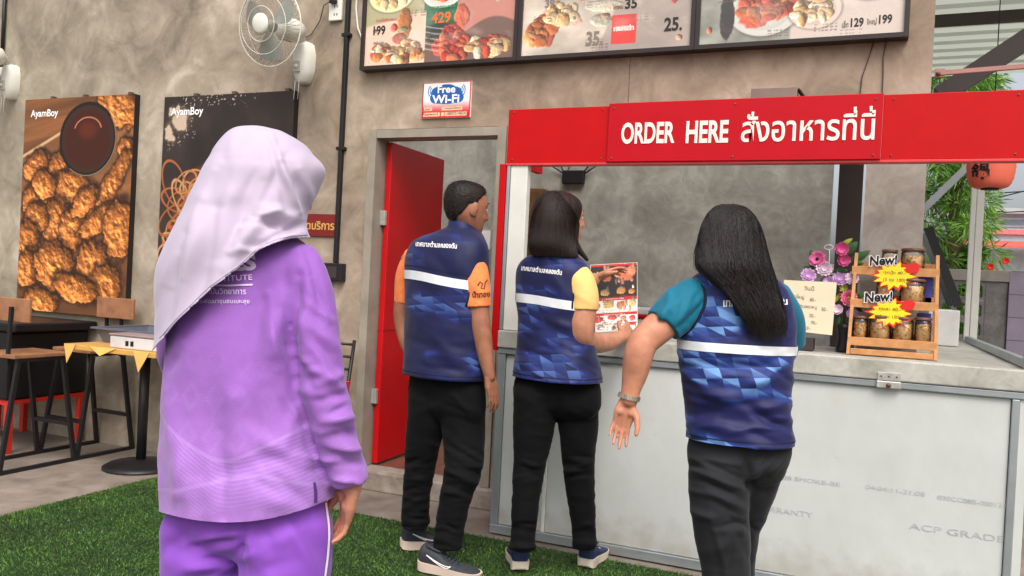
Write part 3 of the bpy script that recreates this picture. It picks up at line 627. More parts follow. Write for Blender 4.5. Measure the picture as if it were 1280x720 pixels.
menu_board(-2.912, -1.884, menu_a, 'menu board with green panel and 429 price over the doorway',
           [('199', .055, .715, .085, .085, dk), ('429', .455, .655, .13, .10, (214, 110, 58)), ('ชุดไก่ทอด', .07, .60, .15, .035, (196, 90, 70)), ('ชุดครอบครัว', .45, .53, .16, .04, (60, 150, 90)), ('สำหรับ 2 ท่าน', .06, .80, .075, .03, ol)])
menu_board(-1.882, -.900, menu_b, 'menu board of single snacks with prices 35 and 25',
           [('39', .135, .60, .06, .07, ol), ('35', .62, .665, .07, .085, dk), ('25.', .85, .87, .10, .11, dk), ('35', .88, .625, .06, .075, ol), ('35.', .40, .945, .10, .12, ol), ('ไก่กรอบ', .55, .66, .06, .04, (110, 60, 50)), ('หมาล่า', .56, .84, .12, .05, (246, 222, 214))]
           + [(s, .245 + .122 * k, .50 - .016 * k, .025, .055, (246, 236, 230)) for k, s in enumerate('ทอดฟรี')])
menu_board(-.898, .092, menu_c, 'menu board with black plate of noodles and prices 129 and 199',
           [('49', .68, .42, .045, .055, dk), ('69', .585, .665, .05, .06, dk), ('129', .755, .935, .06, .065, dk), ('199', .885, .925, .06, .065, dk), ('เล็ก', .715, .935, .03, .05, ol), ('ใหญ่', .83, .93, .045, .05, ol)])

# ---- small signs
wifi = thing('wifi_sign', 'small red and white free wifi sign above the doorway', 'sign', (-2.34, WY, 2.23))
def wifi_p(u, v):
    img = np.ones(u.shape + (3,)) * rgb(244, 240, 238); img = over(img, sstep(.45, .95, v), rgb(206, 28, 30)); img = over(img, ((u < .02) | (u > .98) | (v < .025) | (v > .975)) * 1., rgb(200, 24, 26))
    for a, b, c, d in ((.36, .28, .18, .17), (.5, .20, .2, .14), (.64, .30, .18, .17), (.5, .42, .33, .20), (.30, .44, .14, .16), (.72, .44, .14, .16)): img = over(img, sstep(1.04, .96, np.sqrt(((u - a) / c) ** 2 + ((v - b) / d) ** 2)), rgb(28, 92, 170))
    for s, cx in ((-1, .2), (1, .8)):
        for r0 in (.05, .09, .13): r = np.sqrt((u - cx + s * .05) ** 2 + ((v - .24) * .67) ** 2); img = over(img, sstep(.014, .006, np.abs(r - r0)) * (s * (u - cx + s * .05) > .6 * np.abs(v - .24)), rgb(56, 116, 186))
    for a, b, c, d in ((.04, .22, .69, .79), (.42, .84, .69, .79), (.03, .38, .84, .95), (.41, .46, .84, .95), (.48, .93, .84, .95)): img = over(img, (u > a) * (u < b) * (v > c) * (v < d) * 1., rgb(236, 206, 170))
    return img
MB().box((-2.502, WY - .012, 2.229), (-2.182, WY - .001, 2.439)).build('panel', M_whiteink, wifi)
print_sheet('print', (-2.501, WY - .0135, 2.230), (.318, 0, 0), (0, 0, .208), 110, 75, wifi_p, M_poster, wifi)
lettering('Free', (-2.40, WY - .0150, 2.374), (.116, 0, 0), (0, 0, .045), M_whiteink, wifi, bold=.03)
lettering('Wi-Fi', (-2.435, WY - .0150, 2.315), (.18, 0, 0), (0, 0, .05), M_whiteink, wifi, bold=.03)
for s, a, b, z in (('User', -2.488, .05, 2.277), (': nayamboy', -2.36, .12, 2.277), ('Password', -2.491, .10, 2.246), (': 0807214624', -2.34, .13, 2.246)): lettering(s, (a, WY - .0150, z), (b, 0, 0), (0, 0, .016), mat('maroon_ink', C(120, 30, 26), .6), wifi)
mar = thing('maroon_sign', 'maroon wall plaque with gold lettering beside the conduit', 'sign', (-3.2, WY, 1.5))
MB().bbox((-3.50, WY - .012, 1.515), (-3.07, WY - .001, 1.655), .002).build('panel', mat('maroon_board', C(116, 26, 24), .5), mar)
lettering('ร้านเปิดบริการ', (-3.46, WY - .0135, 1.556), (.38, 0, 0), (0, 0, .062), mat('gold_ink', C(206, 160, 84), .5), mar, bold=.02)

# ---- conduits, sockets and cables
con = thing('black_conduit', 'black conduit running down the wall to a black socket box', 'conduit', (-3.055, WY, 1.24))
MB().bbox((-3.068, WY - .03, 1.354), (-3.042, WY - .001, 3.44), .004).build('pipe', M_black, con)
MB().bbox((-3.165, WY - .05, 1.242), (-2.985, WY - .001, 1.352), .006).build('socket_box', M_black, con)
MB().box((-3.13, WY - .053, 1.262), (-3.02, WY - .0505, 1.332)).build('socket_face', M_dark, con)
for z in (2.05, 2.75): MB().bbox((-3.085, WY - .033, z), (-3.025, WY - .0005, z + .02), .002).build('pipe_clip', M_black, con)
con2 = thing('thin_black_conduit', 'thin black conduit above the wall fan beside the chicken poster', 'conduit', (-6.22, WY, 2.7))
x_ = W(4, 40, WY - .02).x
MB().tube([(x_, WY - .02, 2.72), (x_, WY - .02, 3.44)], .014).build('pipe', M_black, con2); MB().bbox((x_ - .03, WY - .04, 2.66), (x_ + .03, WY - .001, 2.725), .004).build('box', M_white, con2)
so = thing('white_socket', 'white wall socket with plugged cable near the wall fan', 'socket', (-3.13, WY, 2.86))
MB().bbox((-3.195, WY - .022, 2.855), (-3.10, WY - .001, 2.995), .006).build('plate', M_white, so)
for z in (2.885, 2.935):
    for dx in (0, .02): MB().box((-3.155 + dx, WY - .0235, z), (-3.149 + dx, WY - .0215, z + .014)).build('slot', M_ink, so)
MB().bbox((-3.175, WY - .055, 2.955), (-3.13, WY - .0225, 2.985), .006).build('plug', M_black, so)
cb = MB().tube([(-3.17, WY - .045, 2.968), (-3.22, WY - .04, 2.95), (-3.26, WY - .02, 2.86), (-3.33, WY - .012, 2.78), (-3.40, WY - .015, 2.76), (-3.45, WY - .05, 2.78)], .004).build('fan_cable', mat('grey_cable', C(96, 88, 76), .5)); tag(cb, 'grey fan cable sagging from the white socket', 'cable')
cb = MB().tube([(-2.99, WY - .01, 3.4), (-3.0, WY - .012, 2.92), (-2.98, WY - .012, 2.80), (-2.95, WY - .012, 2.74), (-2.905, WY - .012, 2.70)], .006).build('menu_cable', M_white); tag(cb, 'white cable curving from the conduit to the menu board', 'cable')
for k, (x0, dx) in enumerate(((-.075, -.025), (-.012, .004))):
    cb = MB().tube([(x0 + .02 - .01 * k, WY - .008, 2.53), (x0, WY - .008, 2.45), (x0 + dx, WY - .008, 2.36), (x0 + dx * 1.2, WY - .008, 2.27), (x0 + dx, WY - .008, 2.18)], .0028).build('sign_wire', mat('wire_dark', C(84, 62, 56), .6)); tag(cb, ('bent thin wire' if k == 0 else 'straight thin wire') + ' hanging from the menu board to the red sign', 'wire')
lb = thing('wall_lamp_box', 'small flat metal fitting on the wall behind the red sign', 'fitting', (-.55, WY, 2.2))
MB().bbox((-.60, WY - .10, 2.17), (-.385, WY - .001, 2.305), .003).build('housing', mat('brownish_steel', C(132, 112, 104), .35, metal=.3), lb)
MB().bar((-.383, WY - .06, 2.30), (-.36, WY - .02, 2.27), .012).build('bracket', M_black, lb)

# ---- wall fan
def wall_fan():
    B = Vector((-3.36, WY, 2.60))
    fan = thing('wall_fan', 'white wall fan with round wire cage between the noodle poster and socket', 'fan', B)
    # column-shaped base with its switch panel
    M = Matrix.Translation(B)
    prof = [(-.13, .028), (-.12, .045), (-.05, .068), (.05, .072), (.115, .055), (.13, .035)]
    bm = MB(); n = 16; vs = []
    for z, hw in prof:
        dp = .05 + hw * .55
        for k in range(n):
            th = pi * k / (n - 1); vs.append(B + Vector((-hw * cos(th), -.002 - dp * sin(th) ** .7, z)))
    bm.add(vs, [(i*n+k, i*n+k+1, (i+1)*n+k+1, (i+1)*n+k) for i in range(len(prof)-1) for k in range(n-1)] + [tuple(range(n-1, -1, -1)), tuple(range((len(prof)-1)*n, len(prof)*n))], True)
    bm.build('base', M_white, fan)
    MB().bbox(B + Vector((-.03, -.098, -.07)), B + Vector((.02, -.085, .0)), .003).build('switch_panel', mat('panel_grey', C(176, 172, 160), .5), fan)
    MB().tube([B + Vector((-.005, -.105, -.035)), B + Vector((-.005, -.095, -.035))], .012, 12).build('knob', M_white, fan)
    for dx in (-.02, .01): MB().tube([B + Vector((dx, -.08, -.12)), B + Vector((dx, -.085, -.24))], .0016, 5).build('pull_cord', M_white, fan)
    ax = Vector((-.05, -.98, -.14)).normalized()
    c = D(337, 32, 4.95); mot = c - ax * .15
    MB().tube([B + Vector((0, -.05, .12)), B + Vector((0, -.12, .20)), mot - ax * .04], [.03, .026, .03], 10).build('neck', M_white, fan)
    Q = ax.to_track_quat('Z', 'Y').to_matrix().to_4x4(); T = Matrix.Translation(c) @ Q
    MB().lathe([(.03, -.27), (.062, -.25), (.072, -.20), (.07, -.12), (.05, -.095)], 20, T).build('motor', M_white, fan)
    cage = MB(); R = .235
    for zz, rr in ((.0, R), (.055, .17), (.073, .10), (-.04, .20)):
        cage.tube([T @ Vector((rr * cos(t), rr * sin(t), zz)) for t in np.linspace(0, 2*pi, 48, endpoint=False)], .0045 if rr == R else .0022, 6, closed=True)
    wires = MB()
    for k in range(72):
        t = 2*pi*k/72
        wires.tube([T @ Vector((r * cos(t), r * sin(t), z)) for r, z in ((.055, .078), (.10, .073), (.17, .055), (R, 0))], .0011, 4, caps=False)
        if k % 2 == 0: wires.tube([T @ Vector((r * cos(t), r * sin(t), z)) for r, z in ((.06, -.085), (.15, -.07), (.2, -.04), (R, 0))], .0011, 4, caps=False)
    cage.build('cage_ring', M_white, fan); o = wires.build('cage_wires', mat('cage_wire', C(150, 142, 128), .4, metal=.4), fan); tag(o, kind='stuff')
    MB().lathe([(.062, .072), (.06, .082), (.045, .09), (.01, .092)], 24, T).build('hub_cap', M_white, fan)
    M_blade = mat('grey_blade', C(150, 156, 148), .35)
    for k in range(3):
        t0 = 2*pi*k/3 + .5; vs = []
        for r in np.linspace(.035, .20, 8):
            wd = .30 + .35 * sin(pi * (r - .02) / .2)
            for j in range(6): t = t0 + wd * (j / 5 - .5) * 1.6; vs.append(T @ Vector((r * cos(t), r * sin(t), .018 - .036 * j / 5)))
        b = MB().add(vs, [(i*6+j, i*6+j+1, (i+1)*6+j+1, (i+1)*6+j) for i in range(7) for j in range(5)], True); b.build('blade', M_blade, fan)
    MB().lathe([(.036, -.03), (.036, .03), (.01, .04)], 16, T).build('hub', M_blade, fan)
    return fan
fan = wall_fan()
p = W(20, 104, WY)
copy_tree(fan, (p.x + 3.36 - .02, 0, p.z - 2.60), 'white wall fan whose base shows beside the chicken poster')
fan['group'] = 'wall fans'
for o in bpy.data.objects:
    if o.name.startswith('wall_fan'): o['group'] = 'wall fans'
# ================================================================== left corner: table, stools, bench
M_yellow = mat('yellow_wood_top', C(206, 158, 84), .45, vary=.12, vscale=6)
M_seatwood = mat('brown_plank', C(150, 104, 74), .5, vary=.25, vscale=14)
tb = thing('cafe_table', 'square cafe table with yellow wood top on a black pedestal', 'table', (-4.17, 3.98, 0))
ZT = .775
MB().bbox((-4.55, 3.66, ZT - .032), (-3.80, 4.325, ZT), .004).build('tabletop', M_yellow, tb)
MB().lathe([(.03, .03), (.03, ZT - .04)], 16, Matrix.Translation((-4.2, 3.97, 0))).build('column', M_black, tb)
MB().lathe([(.225, 0), (.225, .012), (.19, .03), (.05, .05), (.032, .055)], 32, Matrix.Translation((-4.2, 3.97, 0))).build('base', M_black, tb)
MB().lathe([(.10, ZT - .045), (.10, ZT - .034)], 16, Matrix.Translation((-4.2, 3.97, 0))).build('top_plate', M_black, tb)
M_paper = mat('yellow_table_paper', C(214, 172, 92), .6, vary=.1)
def flap(x, w, h):      # folded paper corner hanging over the table edge
    o = MB().prism([(x, 3.657, ZT + .001), (x + w, 3.657, ZT + .001), (x + w * .5, 3.640, ZT - h)], (0, .002, 0)).build('table_paper', M_paper); return o
for k, (x, w, h, lab) in enumerate(((-4.545, .10, .115, 'yellow paper corner hanging deepest, at the table corner by the stools'), (-4.33, .22, .05, 'yellow paper corner hanging at the middle of the table edge'), (-3.97, .13, .12, 'yellow paper corner hanging next to the purple tunic'))):
    tag(flap(x, w, h), lab, 'paper', 'yellow paper corners over the table edge')
tray = thing('grey_tray', 'shallow grey plastic tray on the yellow table', 'tray', (-4.2, 4.0, ZT))
M_tray = mat('grey_tray_plastic', C(92, 96, 108), .4)
def tray_shell(x0, x1, y0, y1, z0, h, fl):
    mb = MB(); a = [(x0+fl, y0+fl, z0), (x1-fl, y0+fl, z0), (x1-fl, y1-fl, z0), (x0+fl, y1-fl, z0)]; b = [(x0, y0, z0+h), (x1, y0, z0+h), (x1, y1, z0+h), (x0, y1, z0+h)]
    i_ = [(x0+.012, y0+.012, z0+h), (x1-.012, y0+.012, z0+h), (x1-.012, y1-.012, z0+h), (x0+.012, y1-.012, z0+h)]; j_ = [(x0+fl+.01, y0+fl+.01, z0+.008), (x1-fl-.01, y0+fl+.01, z0+.008), (x1-fl-.01, y1-fl-.01, z0+.008), (x0+fl+.01, y1-fl-.01, z0+.008)]
    mb.add(a + b + i_ + j_, [(0,3,2,1)] + [(k, (k+1)%4, 4+(k+1)%4, 4+k) for k in range(4)] + [(4+k, 4+(k+1)%4, 8+(k+1)%4, 8+k) for k in range(4)] + [(8+k, 8+(k+1)%4, 12+(k+1)%4, 12+k) for k in range(4)] + [(12,13,14,15)]); return mb
tray_shell(-4.52, -3.85, 3.86, 4.28, ZT + .001, .085, .035).build('basin', M_tray, tray)
rim = MB()
for a, b in (((-4.545, 3.84, 0), (-3.83, 3.862, 0)), ((-4.545, 4.278, 0), (-3.83, 4.30, 0)), ((-4.545, 3.863, 0), (-4.515, 4.277, 0)), ((-3.855, 3.863, 0), (-3.83, 4.277, 0))): rim.box((a[0], a[1], ZT + .087), (b[0], b[1], ZT + .098))
rim.build('rim', M_tray, tray)
bx = thing('white_box', 'white plastic food box in front of the grey tray', 'box', (-4.05, 3.75, ZT))
MB().bbox((-4.20, 3.69, ZT + .001), (-3.82, 3.83, ZT + .075), .008).build('body', mat('white_food_box', C(206, 200, 196), .45), bx)
MB().bbox((-4.205, 3.685, ZT + .076), (-3.815, 3.835, ZT + .088), .004).build('lid', mat('box_lid', C(150, 128, 128), .4), bx)
for x in (-4.07, -4.03): MB().box((x, 3.6885, ZT + .02), (x + .025, 3.6895, ZT + .05)).build('sticker', M_ink, bx)

def bar_stool(y0, y1, back_y, label):
    s = thing('bar_stool', label, 'stool', (-4.83, (y0 + y1) / 2, 0), 'black bar stools with wooden planks')
    xs = (-4.665, -5.005); zs = .66; t = .024
    for x in xs:
        ins = .015 if x > -4.8 else -.015
        for y, yi in ((y0, y0 + .10), (y1, y1 - .10)):
            MB().bar((x, y, .012), (x - ins, yi, zs), t, t, (1, 0, 0)).build('leg', M_black, s)
        MB().box((x - t/2 - .001, y0 - .01, 0), (x + t/2 + .001, y1 + .01, .022)).build('floor_rail', M_black, s)
        MB().box((x - ins - t/2, y0 + .088, zs + .001), (x - ins + t/2, y1 - .088, zs + .022)).build('seat_rail', M_black, s)
    for y in (y0 + .035, y1 - .035): MB().box((xs[1] + .012, y - t/2, .23), (xs[0] - .012, y + t/2, .254)).build('footrest', M_black, s)
    MB().bbox((-5.01, y0 + .06, zs + .0225), (-4.66, y1 - .06, zs + .045), .004).build('seat', M_seatwood, s)
    for x in (-4.90, -4.76): MB().bar((x, back_y + (.01 if back_y > 4 else -.01), zs - .02), (x, back_y, .99), .022, .016, (0, 1, 0)).build('back_support', M_black, s)
    e = .012 if back_y < 4 else -.030
    MB().bbox((-4.965, back_y + e, .90), (-4.62, back_y + e + .018, 1.042), .004).build('backrest', M_seatwood, s)
    return s
bar_stool(3.36, 3.865, 3.46, 'bar stool with yellowish backrest farther from the wall, black frame')
bar_stool(3.885, 4.325, 4.27, 'bar stool with brown backrest against the wall behind the yellow table')
bn = thing('black_bench', 'black padded bench on a red steel base against the wall', 'bench', (-5.5, 4.05, 0))
M_redsteel = mat('red_steel', C(200, 48, 34), .5, vary=.15)
M_blackpad = mat('black_vinyl', C(20, 18, 20), .5, vary=.2)
MB().bbox((-6.05, 3.72, .352), (-5.13, 4.325, .80), .02).build('body', M_blackpad, bn)
MB().bbox((-6.07, 3.70, .802), (-5.05, 4.33, .86), .012).build('top_pad', M_blackpad, bn)
for x in (-6.02, -5.155):
    for y in (3.76, 4.30): MB().box((x - .02, y - .02, 0), (x + .02, y + .02, .318)).build('leg', M_redsteel, bn)
for y in (3.76, 4.30): MB().box((-6.04, y - .02, .319), (-5.135, y + .02, .350)).build('base_rail', M_redsteel, bn)
for x in (-6.02, -5.155): MB().box((x - .019, 3.781, .320), (x + .019, 4.279, .349)).build('base_rail', M_redsteel, bn)
MB().box((-5.75, 4.281, .0), (-5.71, 4.319, .318)).build('leg', M_redsteel, bn)

# black wire chair beside the doorway with a pink tub on it
ch = thing('wire_chair', 'black metal chair with slatted back beside the doorway', 'chair', (-3.05, 4.1, 0))
for x in (-3.20, -2.80):
    MB().tube([(x, 4.14, 0), (x, 4.12, .46), (x + (.0), 4.20, .90)], .011).build('rear_leg', M_black, ch); MB().tube([(x, 3.78, 0), (x, 3.82, .455)], .011).build('front_leg', M_black, ch)
for k in range(5): MB().tube([(-3.20, 4.19 - .018 * k, .875 - .072 * k), (-2.80, 4.19 - .018 * k, .875 - .072 * k)], .008).build('back_slat', M_black, ch)
MB().bbox((-3.22, 3.79, .457), (-2.73, 4.12, .48), .006).build('seat', M_black, ch)
tub = thing('pink_tub', 'pink plastic tub on the seat of the black chair', 'tub', (-3.0, 3.95, .48))
M_pink = mat('pink_plastic', C(206, 62, 78), .4)
tray_shell(-3.00, -2.745, 3.90, 4.10, .481, .19, .02).build('body', M_pink, tub); MB().bbox((-3.01, 3.89, .60), (-2.735, 3.902, .625), .003).build('band', M_pink, tub)
MB().bbox((-2.81, 3.8965, .555), (-2.77, 3.8995, .575), .001).build('label_tag', M_whiteink, tub)

# ================================================================== inside the room
ro = thing('wifi_router', 'black router with four antennas on the inner wall', 'router', (-2.22, 6.28, 2.1))
c = W(718, 222, 6.28)
MB().bbox(c + Vector((-.095, -.03, -.05)), c + Vector((.085, .018, .055)), .006).build('body', M_black, ro)
for s, dx, ex in ((-1, -.08, -.13), (-1, -.07, -.19), (1, .06, .15), (1, .07, .18)):
    MB().tube([c + Vector((dx, -.01, .02)), c + Vector((ex * (1.0), -.012, .13 if abs(ex) < .16 else .09))], [.007, .005], 6).build('antenna', M_black, ro)
MB().tube([c + Vector((-.06, .0, .05)), c + Vector((-.03, 0, .14)), c + Vector((-.04, .01, .3))], .004, 6).build('cable', M_black, ro)
fz = thing('chest_freezer', 'white chest freezer with red trim at the back of the room', 'freezer', (-1.3, 6.0, .115))
MB().bbox((-2.1, 5.78, .116), (-.75, 6.28, 1.08), .02).build('body', mat('freezer_white', C(214, 212, 208), .35), fz)
MB().bbox((-2.11, 5.77, 1.081), (-.74, 6.285, 1.105), .006).build('trim', M_red, fz); MB().bbox((-2.09, 5.79, 1.106), (-.76, 6.28, 1.15), .01).build('lid', mat('freezer_lid', C(222, 220, 216), .3), fz)
wf = thing('wooden_cabinet', 'brown wooden cabinet standing in the shade behind the hatch post', 'cabinet', (-2.75, 6.1, .115))
MB().bbox((-2.60, 6.0, .116), (-2.36, 6.28, 2.02), .008).build('body', mat('dark_wood', C(104, 74, 44), .5, vary=.25, vscale=12), wf)
MB().bbox((-2.59, 5.985, .14), (-2.485, 5.9985, 2.0), .004).build('door', mat('dark_wood2', C(112, 82, 50), .5, vary=.25, vscale=12), wf); MB().bbox((-2.475, 5.985, .14), (-2.37, 5.9985, 2.0), .004).build('door', MATS['dark_wood2'], wf)
pn = thing('paper_notice', 'white paper notice taped to the wall inside the doorway', 'notice', (-2.95, 6.29, 1.55))
c = W(607, 300, 6.29); MB().box(c + Vector((-.05, -.002, -.08)), c + Vector((.04, .008, .08))).build('sheet', M_whiteink, pn)
so2 = thing('steel_switch', 'small steel wall switch inside the doorway', 'switch', (-2.85, 6.29, 1.6)); c = W(623, 303, 6.29)
MB().bbox(c + Vector((-.03, -.008, -.05)), c + Vector((.03, .008, .05)), .003).build('plate', mat('dull_steel', C(120, 114, 100), .4, metal=.4), so2); MB().bbox(c + Vector((-.01, -.014, -.015)), c + Vector((.01, -.0085, .02)), .002).build('toggle', M_black, so2)
rs = thing('red_plastic_stool', 'red plastic stool inside the doorway', 'stool', (-2.25, 5.1, .115))
MB().bbox((-2.42, 4.96, .56), (-2.10, 5.26, .60), .012).build('seat', M_red, rs)
for x, y in ((-2.40, 4.98), (-2.12, 4.98), (-2.40, 5.24), (-2.12, 5.24)): MB().bar((x + (.02 if x > -2.2 else -.02), y, .116), (x, y, .562), .045, .03).build('leg', M_red, rs)
MB().box((-2.39, 4.97, .30), (-2.13, 4.985, .36)).build('stretcher', M_red, rs)

# ================================================================== on the counter
ZC = 1.046
rack = thing('snack_rack', 'three tier pale wooden snack rack on the counter', 'rack', (.09, 4.18, ZC))
RX0, RX1, RY0, RY1 = -.090, .262, 4.06, 4.28
def rl(z): return RY0 + .115 * (z - ZC) / .46           # the front uprights lean back
M_rw = mat('rack_wood', C(190, 134, 84), .5, vary=.18, vscale=25)
for x in (RX0, RX1):
    MB().bar((x, RY0, ZC), (x + (.012 if x < 0 else -.006), rl(ZC + .46), ZC + .46), .014, .022, (0, 1, 0)).build('front_upright', M_rw, rack)
    MB().bar((x, RY1, ZC), (x + (.012 if x < 0 else -.006), rl(ZC + .46) + .025, ZC + .46), .014, .018, (0, 1, 0)).build('rear_upright', M_rw, rack)
SH = (ZC + .055, ZC + .225, ZC + .375)
for z in SH:
    y0 = rl(z) - .012; dp = .16 if z < ZC + .1 else .12
    MB().bbox((RX0 + .012, y0 + .012, z), (RX1 - .012, y0 + dp, z + .010), .002).build('shelf', M_rw, rack)
    MB().bbox((RX0 - .004, y0, z - .012), (RX1 + .004, y0 + .011, z + .026), .002).build('shelf_lip', M_rw, rack)
    MB().bbox((RX0 + .008, y0 + dp, z - .008), (RX1 - .008, y0 + dp + .01, z + .05), .002).build('shelf_back', M_rw, rack)
MB().bbox((RX0 + .009, RY0 - .006, ZC + .004), (RX1 - .009, RY0 + .006, ZC + .030), .002).build('foot_rail', M_rw, rack)
M_lid = mat('dark_lid', C(112, 76, 58), .3); M_snack = None
def snack_mat():
    m = bpy.data.materials.new('snack_crisps'); m.use_nodes = True; N = m.node_tree.nodes; L = m.node_tree.links; b = N['Principled BSDF']
    g = N.new('ShaderNodeNewGeometry'); r = ramp(N, [(0, C(206, 138, 66)), (.5, C(232, 178, 100)), (1, C(246, 208, 146))]); L.new(g.outputs['Random Per Island'], r.inputs[0]); L.new(r.outputs[0], b.inputs['Base Color']); b.inputs['Roughness'].default_value = .6; return m
M_snack = snack_mat()
M_jar = glass_mat('clear_jar_plastic', (.98, .98, .97, 1), .15)
def jar(x, y, z, r, h, label, seed):
    j = thing('snack_jar', label, 'jar', (x, y, z), 'jars of crisps on the wooden rack')
    T = Matrix.Translation((x, y, z))
    MB().lathe([(r * .94, .001), (r, .006), (r, h - .012), (r * .93, h - .004)], 28, T).build('body', M_jar, j)
    MB().lathe([(r * 1.01, h - .003), (r * 1.03, h), (r * 1.03, h + .007), (r * .96, h + .010)], 28, T).build('lid', M_lid, j)
    rr = random.Random(seed); mb = MB(); mb.lathe([(r - .012, .006), (r - .010, .012), (r - .010, h - .03), (r - .014, h - .024)], 20, T)
    for k in range(230):
        rad = (r - .010) * (sqrt(rr.random()) if k % 3 else 1.0); t = rr.uniform(0, 2*pi); zz = rr.uniform(.008, h - .022)
        c = Vector((x + rad * cos(t), y + rad * sin(t), z + zz)); s = rr.uniform(.004, .0078)
        q = Matrix.Rotation(rr.uniform(0, 6), 3, 'X') @ Matrix.Rotation(rr.uniform(0, 6), 3, 'Z')
        vs = [c + q @ Vector(v) * s for v in ((1, 0, .4), (-.1, .9, -.3), (-.9, .1, .5), (0, -1, -.4), (.2, .1, 1), (0, 0, -.9))]
        mb.add(vs, [(0,1,4),(1,2,4),(2,3,4),(3,0,4),(1,0,5),(2,1,5),(3,2,5),(0,3,5)])
    o = mb.build('crisps', M_snack, j); tag(o, kind='stuff'); return j
for k, (x, si, r, h, lab) in enumerate(((.062, 2, .034, .088, 'dark lidded crisp jar on the top shelf beside the starburst tag'), (.158, 2, .050, .096, 'wide crisp jar at the end of the top shelf'), (.050, 1, .038, .10, 'narrow crisp jar behind the tag on the middle shelf'), (.162, 1, .053, .108, 'wide crisp jar at the end of the middle shelf'),
        (-.045, 0, .032, .10, 'narrow crisp jar on the bottom shelf next to the flowers'), (.037, 0, .047, .108, 'wide crisp jar second along the bottom shelf'), (.130, 0, .044, .106, 'crisp jar third along the bottom shelf'), (.211, 0, .034, .108, 'crisp jar at the end of the bottom shelf next to the display case'))):
    jar(x, rl(SH[si]) + .012 + .05, SH[si] + .011, r, h, lab, k)
M_blue = mat('blue_label', C(78, 72, 160), .5)
for si, lab in ((1, 'blue packet behind the jars on the middle shelf'), (0, 'blue packet behind the jars on the bottom shelf')):
    z = SH[si] + .012; o = MB().bbox((.185, rl(SH[si]) + .108, z + .11 * 0), (.245, rl(SH[si]) + .118, z + .135), .002).build('blue_packet', M_blue); tag(o, lab, 'packet', 'blue packets on the rack')
# starburst tags
def new_tag(px, py, label, Y, lines):
    c = W(px, py, Y); t = thing('starburst_tag', label, 'tag', c, 'starburst price tags on the rack')
    def star(rx, rz, n, dy, inner, seed):
        rr = random.Random(seed); out = []
        for k in range(2 * n):
            th = pi * k / n; f = (1 + rr.uniform(-.1, .12)) if k % 2 == 0 else inner; out.append(c + Vector((rx * f * cos(th), dy, rz * f * sin(th))))
        return out
    MB().prism(star(.098, .070, 14, 0, .72, 3), (0, .0015, 0)).build('red_burst', mat('tag_red', C(222, 52, 30), .5), t)
    MB().prism(star(.086, .060, 14, -.0012, .70, 5), (0, .001, 0)).build('yellow_burst', mat('tag_yellow', C(248, 214, 40), .5), t)
    o = c + Vector((-.105, -.0035, .040)); ex = Vector((.112, 0, .010)); ez = Vector((0, 0, .045))
    lettering('New!', o - Vector((.003, 0, .003)), ex * 1.05, ez * 1.15, M_whiteink, t, 'white_outline', bold=.09)
    lettering('New!', o + Vector((.001, -.0016, .001)), ex, ez, M_ink, t, bold=.03)
    # red pointing hand
    h = MB(); hc = c + Vector((.062, -.004, .036))
    h.prism([hc + Vector(q) for q in ((-.012, 0, -.018), (.012, 0, -.022), (.034, 0, -.010), (.040, 0, .012), (.026, 0, .026), (.004, 0, .022), (-.010, 0, .016), (-.034, 0, .020), (-.037, 0, .012), (-.012, 0, .004), (-.024, 0, -.004))], (0, .0012, 0))
    h.build('pointing_hand', mat('hand_red', C(214, 34, 30), .5), t)
    for k, s in enumerate(lines): lettering(s, c + Vector((-.045, -.0026, .004 - .034 * k)), (.09, 0, 0), (0, 0, .020), mat('pen_brown', C(96, 74, 20), .6), t)
new_tag(1118, 345, 'starburst new tag clipped to the top shelf', rl(SH[2]) - .020, ['ทุกปุ้ง 40.-', '(3 ถุง 100)'])
new_tag(1112, 391, 'starburst new tag clipped to the middle shelf', rl(SH[1]) - .020, ['ถุงละ 40.-', '(3 ถุง 100)'])

# handwritten card on a small dark till
till = thing('card_stand', 'small dark stand holding up the handwritten card', 'stand', (-.30, 4.10, ZC))
MB().bbox((-.41, 4.085, ZC + .001), (-.24, 4.22, ZC + .055), .004).build('base', M_dark, till); MB().bar((-.33, 4.15, ZC + .05), (-.33, 4.16, ZC + .28), .02).build('upright', M_dark, till)
for x in (-.40, -.36, -.32): MB().box((x, 4.082, ZC + .012), (x + .026, 4.0845, ZC + .032)).build('button', M_frame_paint, till)
card = thing('handwritten_card', 'cream card with a handwritten menu next to the flowers', 'card', (-.32, 4.07, 1.1))
YC = 4.065
a = W(978, 412, YC); b = W(1040, 419, YC); c_ = W(1046, 353, YC); d_ = W(980, 350, YC)
MB().prism([a, b, c_, d_], (0, .004, 0)).build('board', mat('cream_card', C(226, 208, 178), .6, vary=.04), card)
ex = (b - a); ey = (d_ - a)
M_pen = mat('pen_ink', C(104, 92, 84), .7)
for s, u, v, w, h in (('วันนี้', .42, .84, .2, .09), ('ข้าวใหญ่', .16, .64, .26, .10), ('60.-', .54, .63, .12, .07), ('ผัดใบกะเพราหมู', .16, .46, .52, .10), ('50.-', .78, .46, .12, .07), ('เกี๊ยวหมู', .16, .31, .24, .10), ('50.-', .54, .31, .12, .07), ('ผัดคะน้า', .16, .18, .30, .09), ('50.-', .58, .18, .12, .06), ('ไข่ดาว', .16, .06, .20, .09), ('10.-', .46, .06, .12, .06)):
    lettering(s, a + ex * u + ey * v + Vector((0, -.0015, 0)), ex * w, ey * h, M_pen, card)

